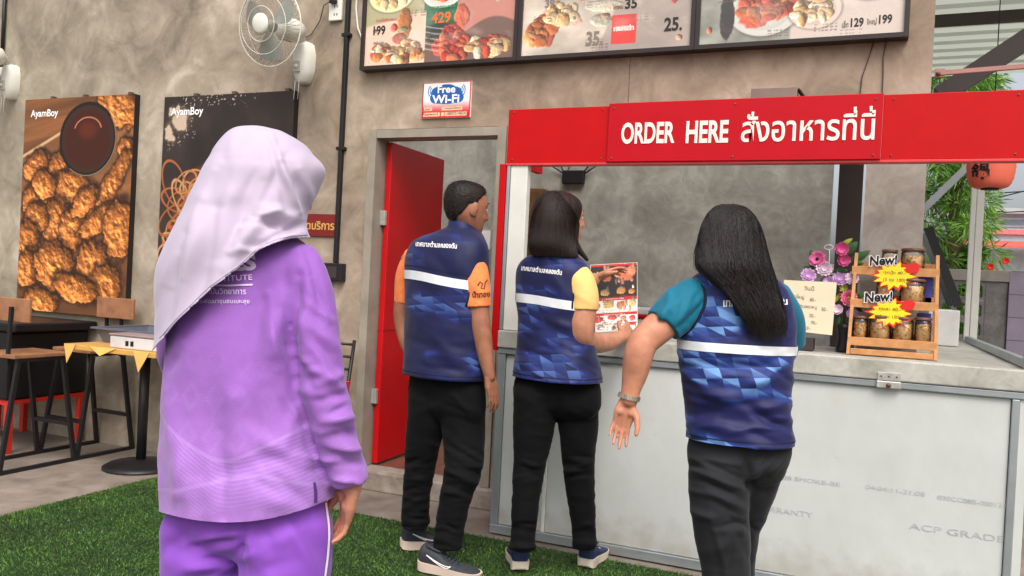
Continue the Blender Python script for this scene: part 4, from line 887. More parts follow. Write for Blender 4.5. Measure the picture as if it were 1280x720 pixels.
# flowers in a black vase
fl = thing('flower_arrangement', 'pink and lilac artificial flowers in a dark vase', 'flowers', (-.13, 4.2, ZC))
FY = 4.20
MB().lathe([(.030, 0), (.034, .01), (.026, .06), (.032, .11), (.036, .13)], 20, Matrix.Translation((-.115, FY, ZC + .001))).build('vase', mat('black_vase', C(30, 26, 30), .35), fl)
def petals(c, n, r, cup, col, ctr, parent, name='flower', wid=.5, layers=2):
    mb = MB(); c = Vector(c); ax = Vector((random.uniform(-.4, .4), -1, random.uniform(0, .5))).normalized(); a1 = ax.orthogonal().normalized(); a2 = ax.cross(a1)
    for l in range(layers):
        rr = r * (1 - .28 * l); cp = cup + .45 * l
        for k in range(n):
            t = 2*pi*(k + .5 * l) / n + random.uniform(-.1, .1); d = a1 * cos(t) + a2 * sin(t); s = ax.cross(d)
            P = []
            for f, w in ((.08, .25), (.4, .85), (.75, 1), (1, .35)):
                lift = ax * (rr * cp * f * f * (1.2 - f * .3)); w2 = s * (rr * wid * w); j_ = ax * (rr * random.uniform(-.12, .12) * f); P += [c + d * rr * f + lift - w2 + j_, c + d * rr * f + lift * .75, c + d * rr * f + lift + w2 - j_]
            mb.add(P, [(i*3+j, i*3+j+1, (i+1)*3+j+1, (i+1)*3+j) for i in range(3) for j in range(2)], True)
    o = mb.build(name, col, parent, fix=False)
    if ctr: MB().lathe([(r * .16, -.004), (r * .2, .004), (r * .08, .010)], 10, Matrix.Translation(c + ax * .004) @ ax.to_track_quat('Z', 'Y').to_matrix().to_4x4()).build('centre', ctr, o)
    return o
M_mag = mat('magenta_petal', C(208, 92, 144), .6, vary=.25, vscale=40); M_lil = mat('lilac_petal', C(206, 164, 208), .6, vary=.25, vscale=40); M_pk = mat('pink_petal', C(236, 128, 160), .6, vary=.2, vscale=40); M_pale = mat('pale_petal', C(222, 196, 212), .6, vary=.15, vscale=40)
M_leaf = mat('leaf_green', C(52, 92, 44), .5, vary=.35, vscale=20); M_yl = mat('leaf_yellowgreen', C(150, 158, 52), .5, vary=.3, vscale=20)
for px, py, n, r, cup, m, ct, wid in ((1022, 324, 7, .040, .2, M_mag, M_ink, .45), (1051, 312, 9, .032, .9, M_mag, None, .4), (1054, 326, 9, .030, .8, M_mag, None, .4), (1030, 336, 13, .038, .4, M_pale, None, .26), (1010, 345, 12, .036, .45, M_lil, None, .28), (1050, 349, 12, .036, .4, M_lil, None, .28), (1066, 348, 12, .032, .4, M_pale, None, .26), (1060, 373, 16, .040, .35, M_pk, M_yl, .22), (1047, 388, 7, .026, .6, M_pale, None, .5), (1066, 392, 7, .026, .6, M_lil, None, .5), (1036, 352, 6, .026, .5, M_lil, None, .5), (1055, 360, 6, .020, .5, M_yl, None, .4)):
    c = W(px, py, FY - random.uniform(.02, .06)); petals(c, n, r, cup, m, ct, fl, wid=wid, layers=3 if n > 9 else 2)
    MB().tube([c + Vector((0, .006, 0)), c.lerp(Vector((-.115, FY, ZC + .13)), .5) + Vector((0, .03, 0)), (-.115, FY, ZC + .12)], .0016, 4).build('stem', M_leaf, fl)
def leaf(px, py, px2, py2, w, m):
    a = W(px, py, FY - .005); b = W(px2, py2, FY + random.uniform(-.03, .01)); d = b - a; s = Vector((-d.z, 0, d.x)).normalized() * w; up = Vector((0, -.012, 0)); P = []
    for f, k in ((0, .15), (.3, .9), (.6, 1), (.85, .55), (1, .04)): P += [a + d * f - s * k, a + d * f + up * sin(pi * f), a + d * f + s * k]
    MB().add(P, [(i*3+j, i*3+j+1, (i+1)*3+j+1, (i+1)*3+j) for i in range(4) for j in range(2)], True).build('leaf', m, fl, fix=False)
for q in ((1020, 330, 1013, 312, .018, M_leaf), (1020, 335, 1004, 333, .012, M_leaf), (1055, 318, 1072, 302, .022, M_leaf), (1060, 330, 1088, 313, .020, M_leaf), (1062, 326, 1080, 330, .016, M_leaf), (1050, 308, 1066, 298, .012, M_yl), (1040, 340, 1060, 338, .014, M_leaf), (1035, 345, 1025, 356, .014, M_leaf), (1050, 395, 1046, 408, .012, M_leaf), (1060, 398, 1066, 408, .012, M_leaf), (1070, 372, 1082, 366, .014, M_leaf), (1066, 380, 1078, 390, .012, M_leaf), (1044, 378, 1050, 366, .010, M_yl)): leaf(*q)
c = W(1036, 309, FY - .05); MB().tube([c + Vector((.019 * cos(t), 0, .011 * sin(t))) for t in np.linspace(0, 2*pi, 16, endpoint=False)], .002, 5, closed=True).build('heart_pick', M_pale, fl); MB().tube([c + Vector((.004, 0, -.012)), c + Vector((.008, .01, -.16))], .002, 5).build('pick_stick', M_pale, fl)

# display case at the end of the side counter
case = thing('display_case', 'food display case with sloping black glass edge on the side counter', 'case', (.45, 6.1, ZC))
Yc = 5.55
q1 = W(1170, 434, Yc); q2 = W(1198, 432, Yc); q3 = W(1198, 388, Yc)
x0, x1, zt = q1.x - .05, q2.x, q3.z
MB().bbox((x0, Yc, ZC), (x1, Yc + .5, zt), .006).build('base', mat('case_white', C(196, 196, 192), .4), case)
s1 = W(1160, 284, Yc); s2 = W(1198, 384, Yc)
for y in (Yc, Yc + .48): MB().bar(Vector((s1.x, y, s1.z)), Vector((s2.x, y, s2.z + .005)), .048, .02, (0, 1, 0)).build('sloping_edge', M_black, case)
MB().prism([(s1.x - .14, Yc + .005, s1.z), (s1.x, Yc + .005, s1.z), (s2.x, Yc + .005, s2.z), (s1.x - .14, Yc + .005, s2.z)], (0, .004, 0)).build('glass_side', M_glass, case)

# ================================================================== outside, beyond the open side
LC = W(1239, 205, 5.3)
lan = thing('paper_lantern', 'red paper lantern with a black character hanging from the canopy', 'lantern', LC)
M_lan = mat('lantern_paper', C(236, 112, 88), .7, vary=.06, Transmission_Weight=0.0)
prof = []
for k in range(25):
    f = k / 24; th = -pi/2 + pi * f; prof.append((.045 + .075 * cos(th) ** .55 if 0 < f < 1 else .045, .135 * sin(th) + .0))
prof = [(r + (.0022 if i % 2 else 0), z) for i, (r, z) in enumerate(prof)]
MB().lathe(prof, 40, Matrix.Translation(LC)).build('shade', M_lan, lan)
for z in (-.142, .130): MB().lathe([(.046, z), (.046, z + .014)], 24, Matrix.Translation(LC)).build('rim', M_ink, lan)
MB().tube([LC + Vector((0, 0, .14)), LC + Vector((0, 0, 3.5 - LC.z))], .003, 5).build('cord', M_ink, lan)
vd = (CAM - LC); vd.z = 0; vd.normalize(); vd = Matrix.Rotation(radians(-26), 3, 'Z') @ vd; sd = Vector((0, 0, 1)).cross(vd)
def onlan(p):
    q = p - LC; x = q.dot(sd); th = x / .122; d = vd * cos(th) + sd * sin(th); return LC + d * .1225 + Vector((0, 0, q.z))
lettering('鍋', LC - sd * .05 + Vector((0, 0, -.100)), sd * .10, (0, 0, .095), M_ink, lan, bold=.03, fn=onlan)

# boundary wall with pierced blocks
bw = thing('boundary_wall', 'grey block boundary wall with arched openings beyond the counter', 'wall', (1.3, 10.2, 0))
M_blk = concrete_mat('block_grey', [(.1, C(84, 82, 80)), (.5, C(116, 112, 110)), (.9, C(140, 136, 132))], scale=3)
BY = 10.2; pt = W(1240, 338, BY).z; pb = W(1240, 352, BY).z
xa = W(1194, 380, BY).x; xb = W(1231, 380, BY).x; xc = W(1259, 380, BY).x; xd = W(1277, 380, BY).x
MB().bbox((-2.0, BY - .03, pb), (xc + .02, BY + .17, pt), .006).build('coping', mat('coping_grey', C(150, 142, 134), .8, vary=.2, bump=.3), bw)
MB().bbox((xb, BY, 0), (xc, BY + .13, pb - .002), .004).build('solid_panel', M_blk, bw)
MB().bbox((-2.0, BY, 0), (xa - .30, BY + .13, pb - .002), .004).build('solid_panel', M_blk, bw)
bwid = (xb - xa + .30) / 4; bh = .205
def pierced(x, z):
    """one block with an arched hole"""
    n = 10; hw = bwid * .31; zb_, zt_ = .035, bh - .035; arch = [(-hw, zb_), (hw, zb_)] + [(hw * cos(t), zt_ - hw + hw * sin(t)) for t in np.linspace(0, pi, n)]
    out = [(-bwid/2, 0), (bwid/2, 0), (bwid/2, bh), (-bwid/2, bh)]
    bm = bmesh.new(); A = [bm.verts.new((x + a, BY, z + b)) for a, b in arch]; O = [bm.verts.new((x + a * .985, BY, z + .002 + b * .985)) for a, b in out]
    ea = [bm.edges.new((A[i], A[(i+1) % len(A)])) for i in range(len(A))] + [bm.edges.new((O[i], O[(i+1) % 4])) for i in range(4)]
    bmesh.ops.triangle_fill(bm, edges=ea, use_beauty=True)
    r = bmesh.ops.extrude_face_region(bm, geom=bm.faces[:]); bmesh.ops.translate(bm, verts=[v for v in r['geom'] if isinstance(v, bmesh.types.BMVert)], vec=(0, .12, 0))
    bmesh.ops.recalc_face_normals(bm, faces=bm.faces[:]); me = bpy.data.meshes.new('pierced_block'); bm.to_mesh(me); bm.free(); add_mesh('pierced_block', me, M_blk, bw)
nrow = int(pb / bh)
for i in range(4):
    for j in range(nrow): pierced(xa - .30 + bwid * (i + .5), pb - bh * (j + 1))
M_ptile = mat('mauve_tile', C(142, 130, 146), .45, vary=.1)
MB().box((xc + .003, BY - .02, 0), (xd + .3, BY + .18, pt + .0)).build('tiled_pier', mat('pier_mortar', C(110, 104, 108), .9), bw)
for j in range(7):
    for i in range(2): MB().bbox((xc + .006 + i * .236, BY - .034, pt - .01 - .24 * (j + 1) + .004), (xc + .236 + i * .236, BY - .0205, pt - .01 - .24 * j), .003).build('tile', M_ptile, bw)

# far building
fb = thing('far_building', 'pale building with red roof band beyond the garden', 'building', (4, 26, 0))
YB = 26; b0 = W(1222, 300, YB); b1 = W(1320, 300, YB); zt = W(1250, 268, YB).z
MB().box((b0.x, YB, 0), (b1.x + 6, YB + 6, zt)).build('wall', mat('pale_blue_render', C(186, 204, 212), .7), fb)
z1 = W(1250, 287, YB).z; z0 = W(1250, 293, YB).z
MB().box((b0.x - .05, YB - .12, z0), (b1.x + 6, YB - .002, z1)).build('red_band', mat('faded_red', C(206, 120, 120), .6), fb)
MB().prism([(b0.x - .4, YB - 1.2, W(1250, 313, YB).z), (b1.x + 6, YB - 1.2, W(1250, 313, YB).z), (b1.x + 6, YB - .13, W(1250, 304, YB).z), (b0.x - .4, YB - .13, W(1250, 304, YB).z)], (0, 0, .06)).build('awning', mat('awning_red', C(206, 96, 88), .6), fb)
for k in range(4):
    xw = b0.x + .5 + k * 1.3; w_ = MB().box((xw, YB - .04, W(1250, 286, YB).z + .05), (xw + .9, YB - .003, W(1250, 272, YB).z)).build('window', M_alu, fb); MB().box((xw + .06, YB - .05, W(1250, 286, YB).z + .1), (xw + .84, YB - .041, W(1250, 272, YB).z - .05)).build('pane', mat('far_glass', C(120, 142, 152), .15), w_)
MB().box((b0.x - .3, YB - .3, zt), (b1.x + 6, YB + 6, zt + .15)).build('roof', mat('far_roof', C(170, 176, 178), .6), fb)

# trees and shrub
def leaf_mat(name, stops):
    m = bpy.data.materials.new(name); m.use_nodes = True; N = m.node_tree.nodes; L = m.node_tree.links; b = N['Principled BSDF']
    g = N.new('ShaderNodeNewGeometry'); r = ramp(N, stops); L.new(g.outputs['Random Per Island'], r.inputs[0]); L.new(r.outputs[0], b.inputs['Base Color']); b.inputs['Roughness'].default_value = .5
    tr = N.new('ShaderNodeBsdfTranslucent'); L.new(r.outputs[0], tr.inputs[0]); mx = N.new('ShaderNodeMixShader'); mx.inputs[0].default_value = .5; L.new(b.outputs[0], mx.inputs[1]); L.new(tr.outputs[0], mx.inputs[2]); L.new(mx.outputs[0], N['Material Output'].inputs[0]); return m
M_fir = leaf_mat('feathery_leaf', [(0, C(66, 112, 42)), (.5, C(116, 170, 66)), (1, C(172, 206, 100))]); M_shr = leaf_mat('shrub_leaf', [(0, C(58, 108, 34)), (.5, C(104, 160, 52)), (1, C(160, 198, 84))])
M_bark = mat('bark', C(104, 84, 66), .9, vary=.3, bump=.5)
def tree(base, h, rx, n, leafmat, label, name, needle, clumps):
    t = thing(name, label, 'tree' if h > 2.2 else 'shrub', base); base = Vector(base); rr = np.random.default_rng(int(h * 10 + rx * 100))
    tr = MB(); tr.tube([base, base + Vector((.05, 0, h * .4)), base + Vector((0, .05, h * .8)), base + Vector((.03, .02, h))], [h * .022, h * .016, h * .009, .01], 8); trunk = tr.build('trunk', M_bark, t)
    P = []; lm = MB()
    for k in range(clumps):
        z = rr.uniform(.18, 1.0); a = rr.uniform(0, 2*pi); r = rx * rr.uniform(.25, 1.0) * (1.05 - .55 * z); c = base + Vector((r * cos(a), r * sin(a), h * z)); P.append(c)
        st = base + Vector((.02, .02, h * max(.12, z - .12))); lm.tube([st, st.lerp(c, .5) + Vector((0, 0, .05)), c], [.012, .008, .003], 5)
    lm.build('branch', M_bark, t)
    V = []; per = n // clumps
    for c in P:
        s = rx * rr.uniform(.20, .34); q = rr.normal(0, 1, (per, 3)); q /= np.linalg.norm(q, axis=1)[:, None]; q *= rr.uniform(.2, 1, (per, 1)) ** .5 * s; q[:, 2] *= .7
        cen = np.array(c) + q; out = q + rr.normal(0, s * .4, (per, 3)); out /= np.linalg.norm(out, axis=1)[:, None]
        ln = rr.uniform(.06, .12, (per, 1)) * (1.5 if needle else 1); wd = .008 if needle else .024
        if needle: out[:, 2] -= .35
        side = np.cross(out, rr.normal(0, 1, (per, 3))); side /= np.linalg.norm(side, axis=1)[:, None] + 1e-9
        V.append(np.stack([cen, cen + out * ln * .5 + side * wd, cen + out * ln, cen + out * ln * .5 - side * wd], 1))
    V = np.concatenate(V); m_ = len(V); me = bpy.data.meshes.new('crown'); me.vertices.add(m_ * 4); me.vertices.foreach_set('co', V.ravel()); me.loops.add(m_ * 4); me.loops.foreach_set('vertex_index', np.arange(m_ * 4)); me.polygons.add(m_); me.polygons.foreach_set('loop_start', np.arange(m_) * 4); me.update(); me.validate()
    add_mesh('crown', me, leafmat, t); return t, P
q = W(1176, 300, 11.2); tree((q.x + .1, 11.2, 0), 4.9, .72, 22000, M_fir, 'feathery conifer growing close behind the counter side posts', 'feathery_tree', True, 95)
q = W(1216, 300, 11.3); shr, P = tree((q.x - .05, 11.3, 0), 1.95, .36, 2200, M_shr, 'leafy shrub with red flowers above the boundary wall', 'flowering_shrub', False, 40)
M_rf = mat('red_blossom', C(230, 66, 50), .6)
for px, py in ((1224, 291), (1218, 305), (1257, 327), (1238, 334)):
    petals(W(px, py, 10.55), 6, .04, .5, M_rf, None, shr, 'blossom', .5, 2)
pl = thing('utility_wires', 'thin overhead wires crossing the bright sky behind the lantern', 'wires', (2, 18, 4))
for a, b in (((1140, 238), (1330, 236)), ((1150, 262), (1330, 226)), ((1190, 258), (1330, 262))):
    p = W(*a, 18); q = W(*b, 18); MB().tube([p, p.lerp(q, .5) - Vector((0, 0, .08)), q], .012, 5).build('wire', M_ink, pl)
# ================================================================== people: tools
RV, UV, FV, CV = (np.array(v) for v in (R_, U_, F_, CAM))
def proj(P):
    v = np.asarray(P) - CV; z = v @ FV; return 640 + FPX * (v @ RV) / z, 360 - FPX * (v @ UV) / z
def crom(rows, n):
    """Catmull-Rom through rows of numbers"""
    A = np.array(rows, float); K = len(A); A = np.vstack([2 * A[0] - A[1], A, 2 * A[-1] - A[-2]]); out = []
    for t in np.linspace(0, K - 1, n):
        i = min(int(t), K - 2); f = t - i; p0, p1, p2, p3 = A[i:i+4]
        out.append(.5 * (2*p1 + (p2 - p0) * f + (2*p0 - 5*p1 + 4*p2 - p3) * f*f + (3*p1 - p0 - 3*p2 + p3) * f**3))
    return np.array(out)
def torso(rows, d, yaw, n=72, m=None, power=2.3, mb=None):
    """rows of (y, xl, xr, depth/width ratio, depth shift): rings level with the ground, seen edge to edge as in the photo"""
    mb = mb or MB(); R = crom(rows, m or max(24, int((rows[-1][0] - rows[0][0]) * d / FPX / .008))); cy, sy = cos(yaw), sin(yaw)
    Lx = (R0 * cy - Vector((F_.x, F_.y, 0)).normalized() * sy); Bx = (Vector((F_.x, F_.y, 0)).normalized() * cy + R0 * sy); vs = []
    for y, xl, xr, rt, dd in R:
        dep = d + dd; c = D((xl + xr) / 2, y, dep); w = max(xr - xl, 1) / 2 * dep / FPX; a = w / sqrt(cy * cy + rt * rt * sy * sy); b = a * rt
        for k in range(n):
            th = 2*pi*k/n; cc, ss = cos(th), sin(th); e = 2 / power
            vs.append(c + Lx * (a * math.copysign(abs(cc) ** e, cc)) + Bx * (b * math.copysign(abs(ss) ** e, ss)))
    M_ = len(R); fs = [(i*n+k, i*n+(k+1) % n, (i+1)*n+(k+1) % n, (i+1)*n+k) for i in range(M_ - 1) for k in range(n)]
    fs += [tuple(range(n-1, -1, -1)), tuple(range((M_-1)*n, M_*n))]; return mb.add(vs, fs, True)
def limb(pts, d, mb=None, n=28, step=.010, flat_end=False, world=False):
    """tapered tube through (px, py, depth shift, radius px)"""
    mb = mb or MB(); rows = [tuple(p[:3]) + (p[3],) if world else tuple(D(p[0], p[1], d + p[2])) + (p[3] * (d + p[2]) / FPX,) for p in pts]
    L = sum((Vector(rows[i][:3]) - Vector(rows[i+1][:3])).length for i in range(len(rows)-1)); A = crom(rows, max(8, int(L / step)))
    P = [Vector(a[:3]) for a in A]; r = [a[3] for a in A]
    t0 = (P[0] - P[1]).normalized(); t1 = (P[-1] - P[-2]).normalized(); pre = []; post = []
    for f in (.25, .6, .88, .995):
        pre.insert(0, (P[0] + t0 * r[0] * f * .8, r[0] * sqrt(1 - f * f)))
        if not flat_end: post.append((P[-1] + t1 * r[-1] * f * .8, r[-1] * sqrt(1 - f * f)))
    P = [p for p, _ in pre] + P + [p for p, _ in post]; r = [q for _, q in pre] + r + [q for _, q in post]
    return mb.tube(P, r, n)
def ball(c, r, M=None, mb=None, n=20, m=12):
    mb = mb or MB(); r = r if hasattr(r, '__len__') else (r,) * 3; M = M or Matrix.Identity(3); vs = []
    for i in range(1, m):
        ph = pi * i / m
        for k in range(n): vs.append(Vector(c) + M @ Vector((r[0] * sin(ph) * cos(2*pi*k/n), r[1] * sin(ph) * sin(2*pi*k/n), -r[2] * cos(ph))))
    N_ = len(vs); vs += [Vector(c) + M @ Vector((0, 0, -r[2])), Vector(c) + M @ Vector((0, 0, r[2]))]
    fs = [(i*n+k, i*n+(k+1) % n, (i+1)*n+(k+1) % n, (i+1)*n+k) for i in range(m-2) for k in range(n)]
    fs += [(N_, (k+1) % n, k) for k in range(n)] + [(N_+1, (m-2)*n+k, (m-2)*n+(k+1) % n) for k in range(n)]; return mb.add(vs, fs, True)
def union(mbs, voxel, smooth=3):
    smooth = smooth if smooth < 4 else smooth * 3
    big = MB()
    for q in mbs: big.add(q.v, q.f)
    me = big.mesh('u'); bm = bmesh.new(); bm.from_mesh(me); bmesh.ops.recalc_face_normals(bm, faces=bm.faces[:]); bm.to_mesh(me); bm.free()
    ob = bpy.data.objects.new('u', me); COL.objects.link(ob)
    r = ob.modifiers.new('r', 'REMESH'); r.mode = 'VOXEL'; r.voxel_size = voxel; r.use_smooth_shade = True
    if smooth: s = ob.modifiers.new('s', 'SMOOTH'); s.iterations = smooth; s.factor = .5
    dg = bpy.context.evaluated_depsgraph_get(); dg.update(); out = bpy.data.meshes.new_from_object(ob.evaluated_get(dg)); bpy.data.objects.remove(ob)
    for p in out.polygons: p.use_smooth = True
    return out
def get_co(me):
    a = np.empty(len(me.vertices) * 3); me.vertices.foreach_get('co', a); return a.reshape(-1, 3)
def get_no(me):
    a = np.empty(len(me.vertices) * 3); me.vertex_normals.foreach_get('vector', a); return a.reshape(-1, 3)
def displace(me, fn):
    bm = bmesh.new(); bm.from_mesh(me); bmesh.ops.recalc_face_normals(bm, faces=bm.faces[:]); bm.to_mesh(me); bm.free(); me.update()
    co = get_co(me); no = get_no(me); me.vertices.foreach_set('co', (co + no * fn(co, no)[:, None]).ravel()); me.update()
def seg_dist(x, y, a):
    x0, y0, x1, y1 = a; dx, dy = x1 - x0, y1 - y0; L2 = dx*dx + dy*dy; t = np.clip(((x - x0) * dx + (y - y0) * dy) / L2, 0, 1)
    return np.hypot(x - x0 - t * dx, y - y0 - t * dy), t
def folds(lines, noise=None):
    """lines: (x0,y0,x1,y1,width px,height m) ridges (+) or valleys (-) of cloth on the side facing the photographer"""
    def f(co, no):
        x, y = proj(co); vd = co - CV; vd /= np.linalg.norm(vd, axis=1)[:, None]; face = np.clip(-(vd * no).sum(1) * 2, 0, 1); out = np.zeros(len(co))
        for x0, y0, x1, y1, w, a in lines:
            dd, t = seg_dist(x, y, (x0, y0, x1, y1)); out += a * np.exp(-(dd / w) ** 2) * (.35 + .65 * np.sin(pi * np.clip(t, .04, .96))) * face
        if noise is not None: out += noise(co)
        return out
    return f
def wrinkles(n, box, ang, length, width, amp, seed, spread=18):
    """random short creases inside a pixel box, running along ang degrees (or ang(x, y))"""
    rr = random.Random(seed); out = []
    for k in range(n):
        x = rr.uniform(box[0], box[2]); y = rr.uniform(box[1], box[3]); a = radians((ang(x, y) if callable(ang) else ang) + rr.gauss(0, spread)); l = length * rr.uniform(.5, 1.4) / 2
        out.append((x - l * cos(a), y - l * sin(a), x + l * cos(a), y + l * sin(a), width * rr.uniform(.7, 1.4), amp * rr.uniform(.5, 1.2) * (1 if k % 2 else -1)))
    return out
def ridge(p, seed=0):
    n = fbm(p, seed, 3); return .45 - np.abs(2 * n - 1) * 2
def bisect(me, lines):
    """cut the shell along sight lines through two pixels; keep the upper side"""
    bm = bmesh.new(); bm.from_mesh(me)
    for x0, y0, x1, y1 in lines:
        n = ray(x0, y0).cross(ray(x1, y1)).normalized()
        if n.z < 0: n = -n
        bmesh.ops.bisect_plane(bm, geom=bm.verts[:] + bm.edges[:] + bm.faces[:], plane_co=CAM, plane_no=n, clear_inner=True)
    bm.to_mesh(me); bm.free(); me.update()
def trim(me, curve, sel=None):
    """cut away what hangs below the pixel curve y = curve(x); edge vertices are drawn onto the curve"""
    bm = bmesh.new(); bm.from_mesh(me); bm.verts.ensure_lookup_table(); V = np.array([v.co[:] for v in bm.verts]); x, y = proj(V); c = curve(x); below = y > c
    if sel is not None: below &= sel(V, x, y)
    dead = []
    for v in bm.verts:
        if not below[v.index]: continue
        if any(not below[e.other_vert(v).index] for e in v.link_edges):
            dep = (v.co - CAM).dot(F_); v.co = D(x[v.index], c[v.index], dep)
        else: dead.append(v)
    bmesh.ops.delete(bm, geom=dead, context='VERTS'); bm.to_mesh(me); bm.free(); me.update()
def face_opening(me, hc, M3, s, hw=.056, y0=.05, z0=-.13, z1=.068):
    """open a shell of hair or cloth in front of the face"""
    bm = bmesh.new(); bm.from_mesh(me); dead = []; Mi = M3.transposed()
    for v in bm.verts:
        q = Mi @ (v.co - Vector(hc)) / s; zc, hz = (z0 + z1) / 2, (z1 - z0) / 2
        if q.y > y0 and (q.x / hw) ** 2 + ((q.z - zc) / hz) ** 4 < 1: dead.append(v)
    bmesh.ops.delete(bm, geom=dead, context='VERTS'); bm.to_mesh(me); bm.free(); me.update()
def bvh_of(o):
    me = o.data; org = ORG[o.name]; return BVHTree.FromPolygons([v.co + org for v in me.vertices], [p.vertices[:] for p in me.polygons])
def drape(bvh, off=.002, world=True):
    def f(p):
        d = ray(p.x, p.y).normalized(); h = bvh.ray_cast(CAM, d)
        if h[0] is None: return CAM + d * 3
        n = h[1] if h[1].dot(d) < 0 else -h[1]; return h[0] + n * (off + p.z)
    return f
def px_text(s, x0, y0, x1, y1, h, m, parent, bvh, bold=.0, shear=0, name='lettering'):
    """text along the pixel line (x0,y0)-(x1,y1), h pixels tall, laid on the cloth"""
    a = Vector((x1 - x0, y1 - y0, 0)); up = Vector((a.y, -a.x, 0)).normalized() * h
    return lettering(s, (x0, y0, 0), a, up, m, parent, name, bold, shear, fn=drape(bvh))
def px_patch(poly_top, poly_bot, m, parent, bvh, name, off=.002, nv=3):
    """strip between two pixel polylines laid on the cloth"""
    f = drape(bvh, off); T = crom([(x, y) for x, y in poly_top], 40); B = crom([(x, y) for x, y in poly_bot], 40); vs = []
    for j in range(nv + 1):
        for t, b in zip(T, B): q = t + (b - t) * j / nv; vs.append(f(Vector((q[0], q[1], 0))))
    return MB().add(vs, [(j*40+i, j*40+i+1, (j+1)*40+i+1, (j+1)*40+i) for j in range(nv) for i in range(39)], True).build(name, m, parent, fix=False)
def band(bvh, xc, d, yt, yb, m, parent, name='reflective_band', off=.0025, slope=0.0, rad=.6):
    """strip running all the way round a garment"""
    n = 140; c0 = D(xc, (yt + yb) / 2, d); zt = D(xc, yt, d).z; zb = D(xc, yb, d).z; vs = []
    for k in range(n):
        th = 2*pi*k/n; dr = Vector((cos(th), sin(th), 0)); s = slope * dr.dot(R0)
        for j in range(4):
            z = zt + (zb - zt) * j / 3 + s; o = Vector((c0.x, c0.y, z)) + dr * rad; h = bvh.ray_cast(o, -dr); p = h[0] if h[0] is not None else Vector((c0.x, c0.y, z)) + dr * .15; vs.append(p + dr * off)
    return MB().add(vs, [(k*4+j, k*4+j+1, ((k+1) % n)*4+j+1, ((k+1) % n)*4+j) for k in range(n) for j in range(3)], True).build(name, m, parent, fix=False)

def armhole(bvh, inner, outer, m, parent, d, r=.0045):
    """piping where a sleeve leaves the vest: inner/outer are (px, py, depth shift, radius px) of the sleeve"""
    a = D(inner[0], inner[1], d + inner[2]); b = D(outer[0], outer[1], d + outer[2]); t = (b - a).normalized(); e1 = t.orthogonal().normalized(); e2 = t.cross(e1); P = []; ra = inner[3] * d / FPX; rb = outer[3] * d / FPX
    for k in range(40):
        th = 2*pi*k/40; n_ = e1 * cos(th) + e2 * sin(th); o = b + n_ * rb * 1.02; q = a - t * ra * .3 + n_ * ra * 1.0; h = bvh.ray_cast(o, (q - o).normalized())
        if h[0] is not None and (h[0] - o).length < (q - o).length * 1.3: P.append(h[0] + h[1] * .001)
    if len(P) > 12: MB().tube([Vector(v) for v in P], r, 8, closed=len(P) > 36).build('armhole_piping', m, parent)
def head_parts(c, face, tilt=0.0, s=1.0):
    """list of closed shapes of a head; returns shapes and the local->world matrix"""
    f = Vector(face).normalized(); x = f.cross(Vector((0, 0, 1))).normalized(); z = x.cross(f)
    M3 = Matrix((x, f, z)).transposed() @ Matrix.Rotation(tilt, 3, 'X'); c = Vector(c); P = lambda q: c + M3 @ (Vector(q) * s); out = []
    rows = [(.116, .012, -.03, .0), (.108, .042, -.062, .045), (.09, .062, -.085, .070), (.06, .073, -.097, .084), (.025, .076, -.099, .090), (-.01, .074, -.094, .089), (-.04, .069, -.080, .087), (-.07, .058, -.050, .085), (-.095, .043, -.012, .082), (-.112, .026, .025, .070)]
    A = crom(rows, 36); n = 36; vs = []
    for zz, hw, yb, yf in A:
        for k in range(n):
            t = 2*pi*k/n; cc, ss = cos(t), sin(t); e = 2 / 2.35; vs.append(P((hw * math.copysign(abs(cc) ** e, cc), (yb + yf) / 2 + (yf - yb) / 2 * math.copysign(abs(ss) ** e, ss), zz)))
    out.append(MB().add(vs, [(i*n+k, i*n+(k+1) % n, (i+1)*n+(k+1) % n, (i+1)*n+k) for i in range(35) for k in range(n)] + [tuple(range(n-1, -1, -1)), tuple(range(35*n, 36*n))]))
    def cap(pts): return MB().tube([P(q[:3]) for q in pts], [q[3] * s for q in pts], 12)
    out.append(cap([(0, .080, .028, .008), (0, .094, .004, .011), (0, .105, -.016, .013), (0, .107, -.024, .013), (0, .090, -.034, .010)]))
    for sx in (-1, 1):
        out.append(cap([(sx * .004, .096, -.028, .009), (sx * .013, .090, -.028, .009), (sx * .018, .080, -.028, .006)]))
        out.append(cap([(sx * .058, .060, .026, .006), (sx * .040, .080, .034, .009), (sx * .012, .088, .032, .008)]))
        out.append(cap([(sx * .045, .055, -.02, .018), (sx * .040, .062, -.035, .018)]))
        q = M3 @ Matrix.Rotation(sx * radians(-18), 3, 'Z') @ Matrix.Rotation(radians(-12), 3, 'X')
        out.append(ball(P((sx * .079, -.008, .0)), (.008 * s, .019 * s, .031 * s), q)); out.append(ball(P((sx * .077, -.004, -.022)), (.007 * s, .012 * s, .013 * s), q))
    out.append(cap([(-.024, .076, -.056, .005), (0, .090, -.053, .0075), (.024, .076, -.056, .005)])); out.append(cap([(-.022, .076, -.063, .005), (0, .089, -.065, .008), (.022, .076, -.063, .005)]))
    out.append(ball(P((0, .070, -.094)), (.022 * s, .018 * s, .016 * s), M3)); return out, P, M3
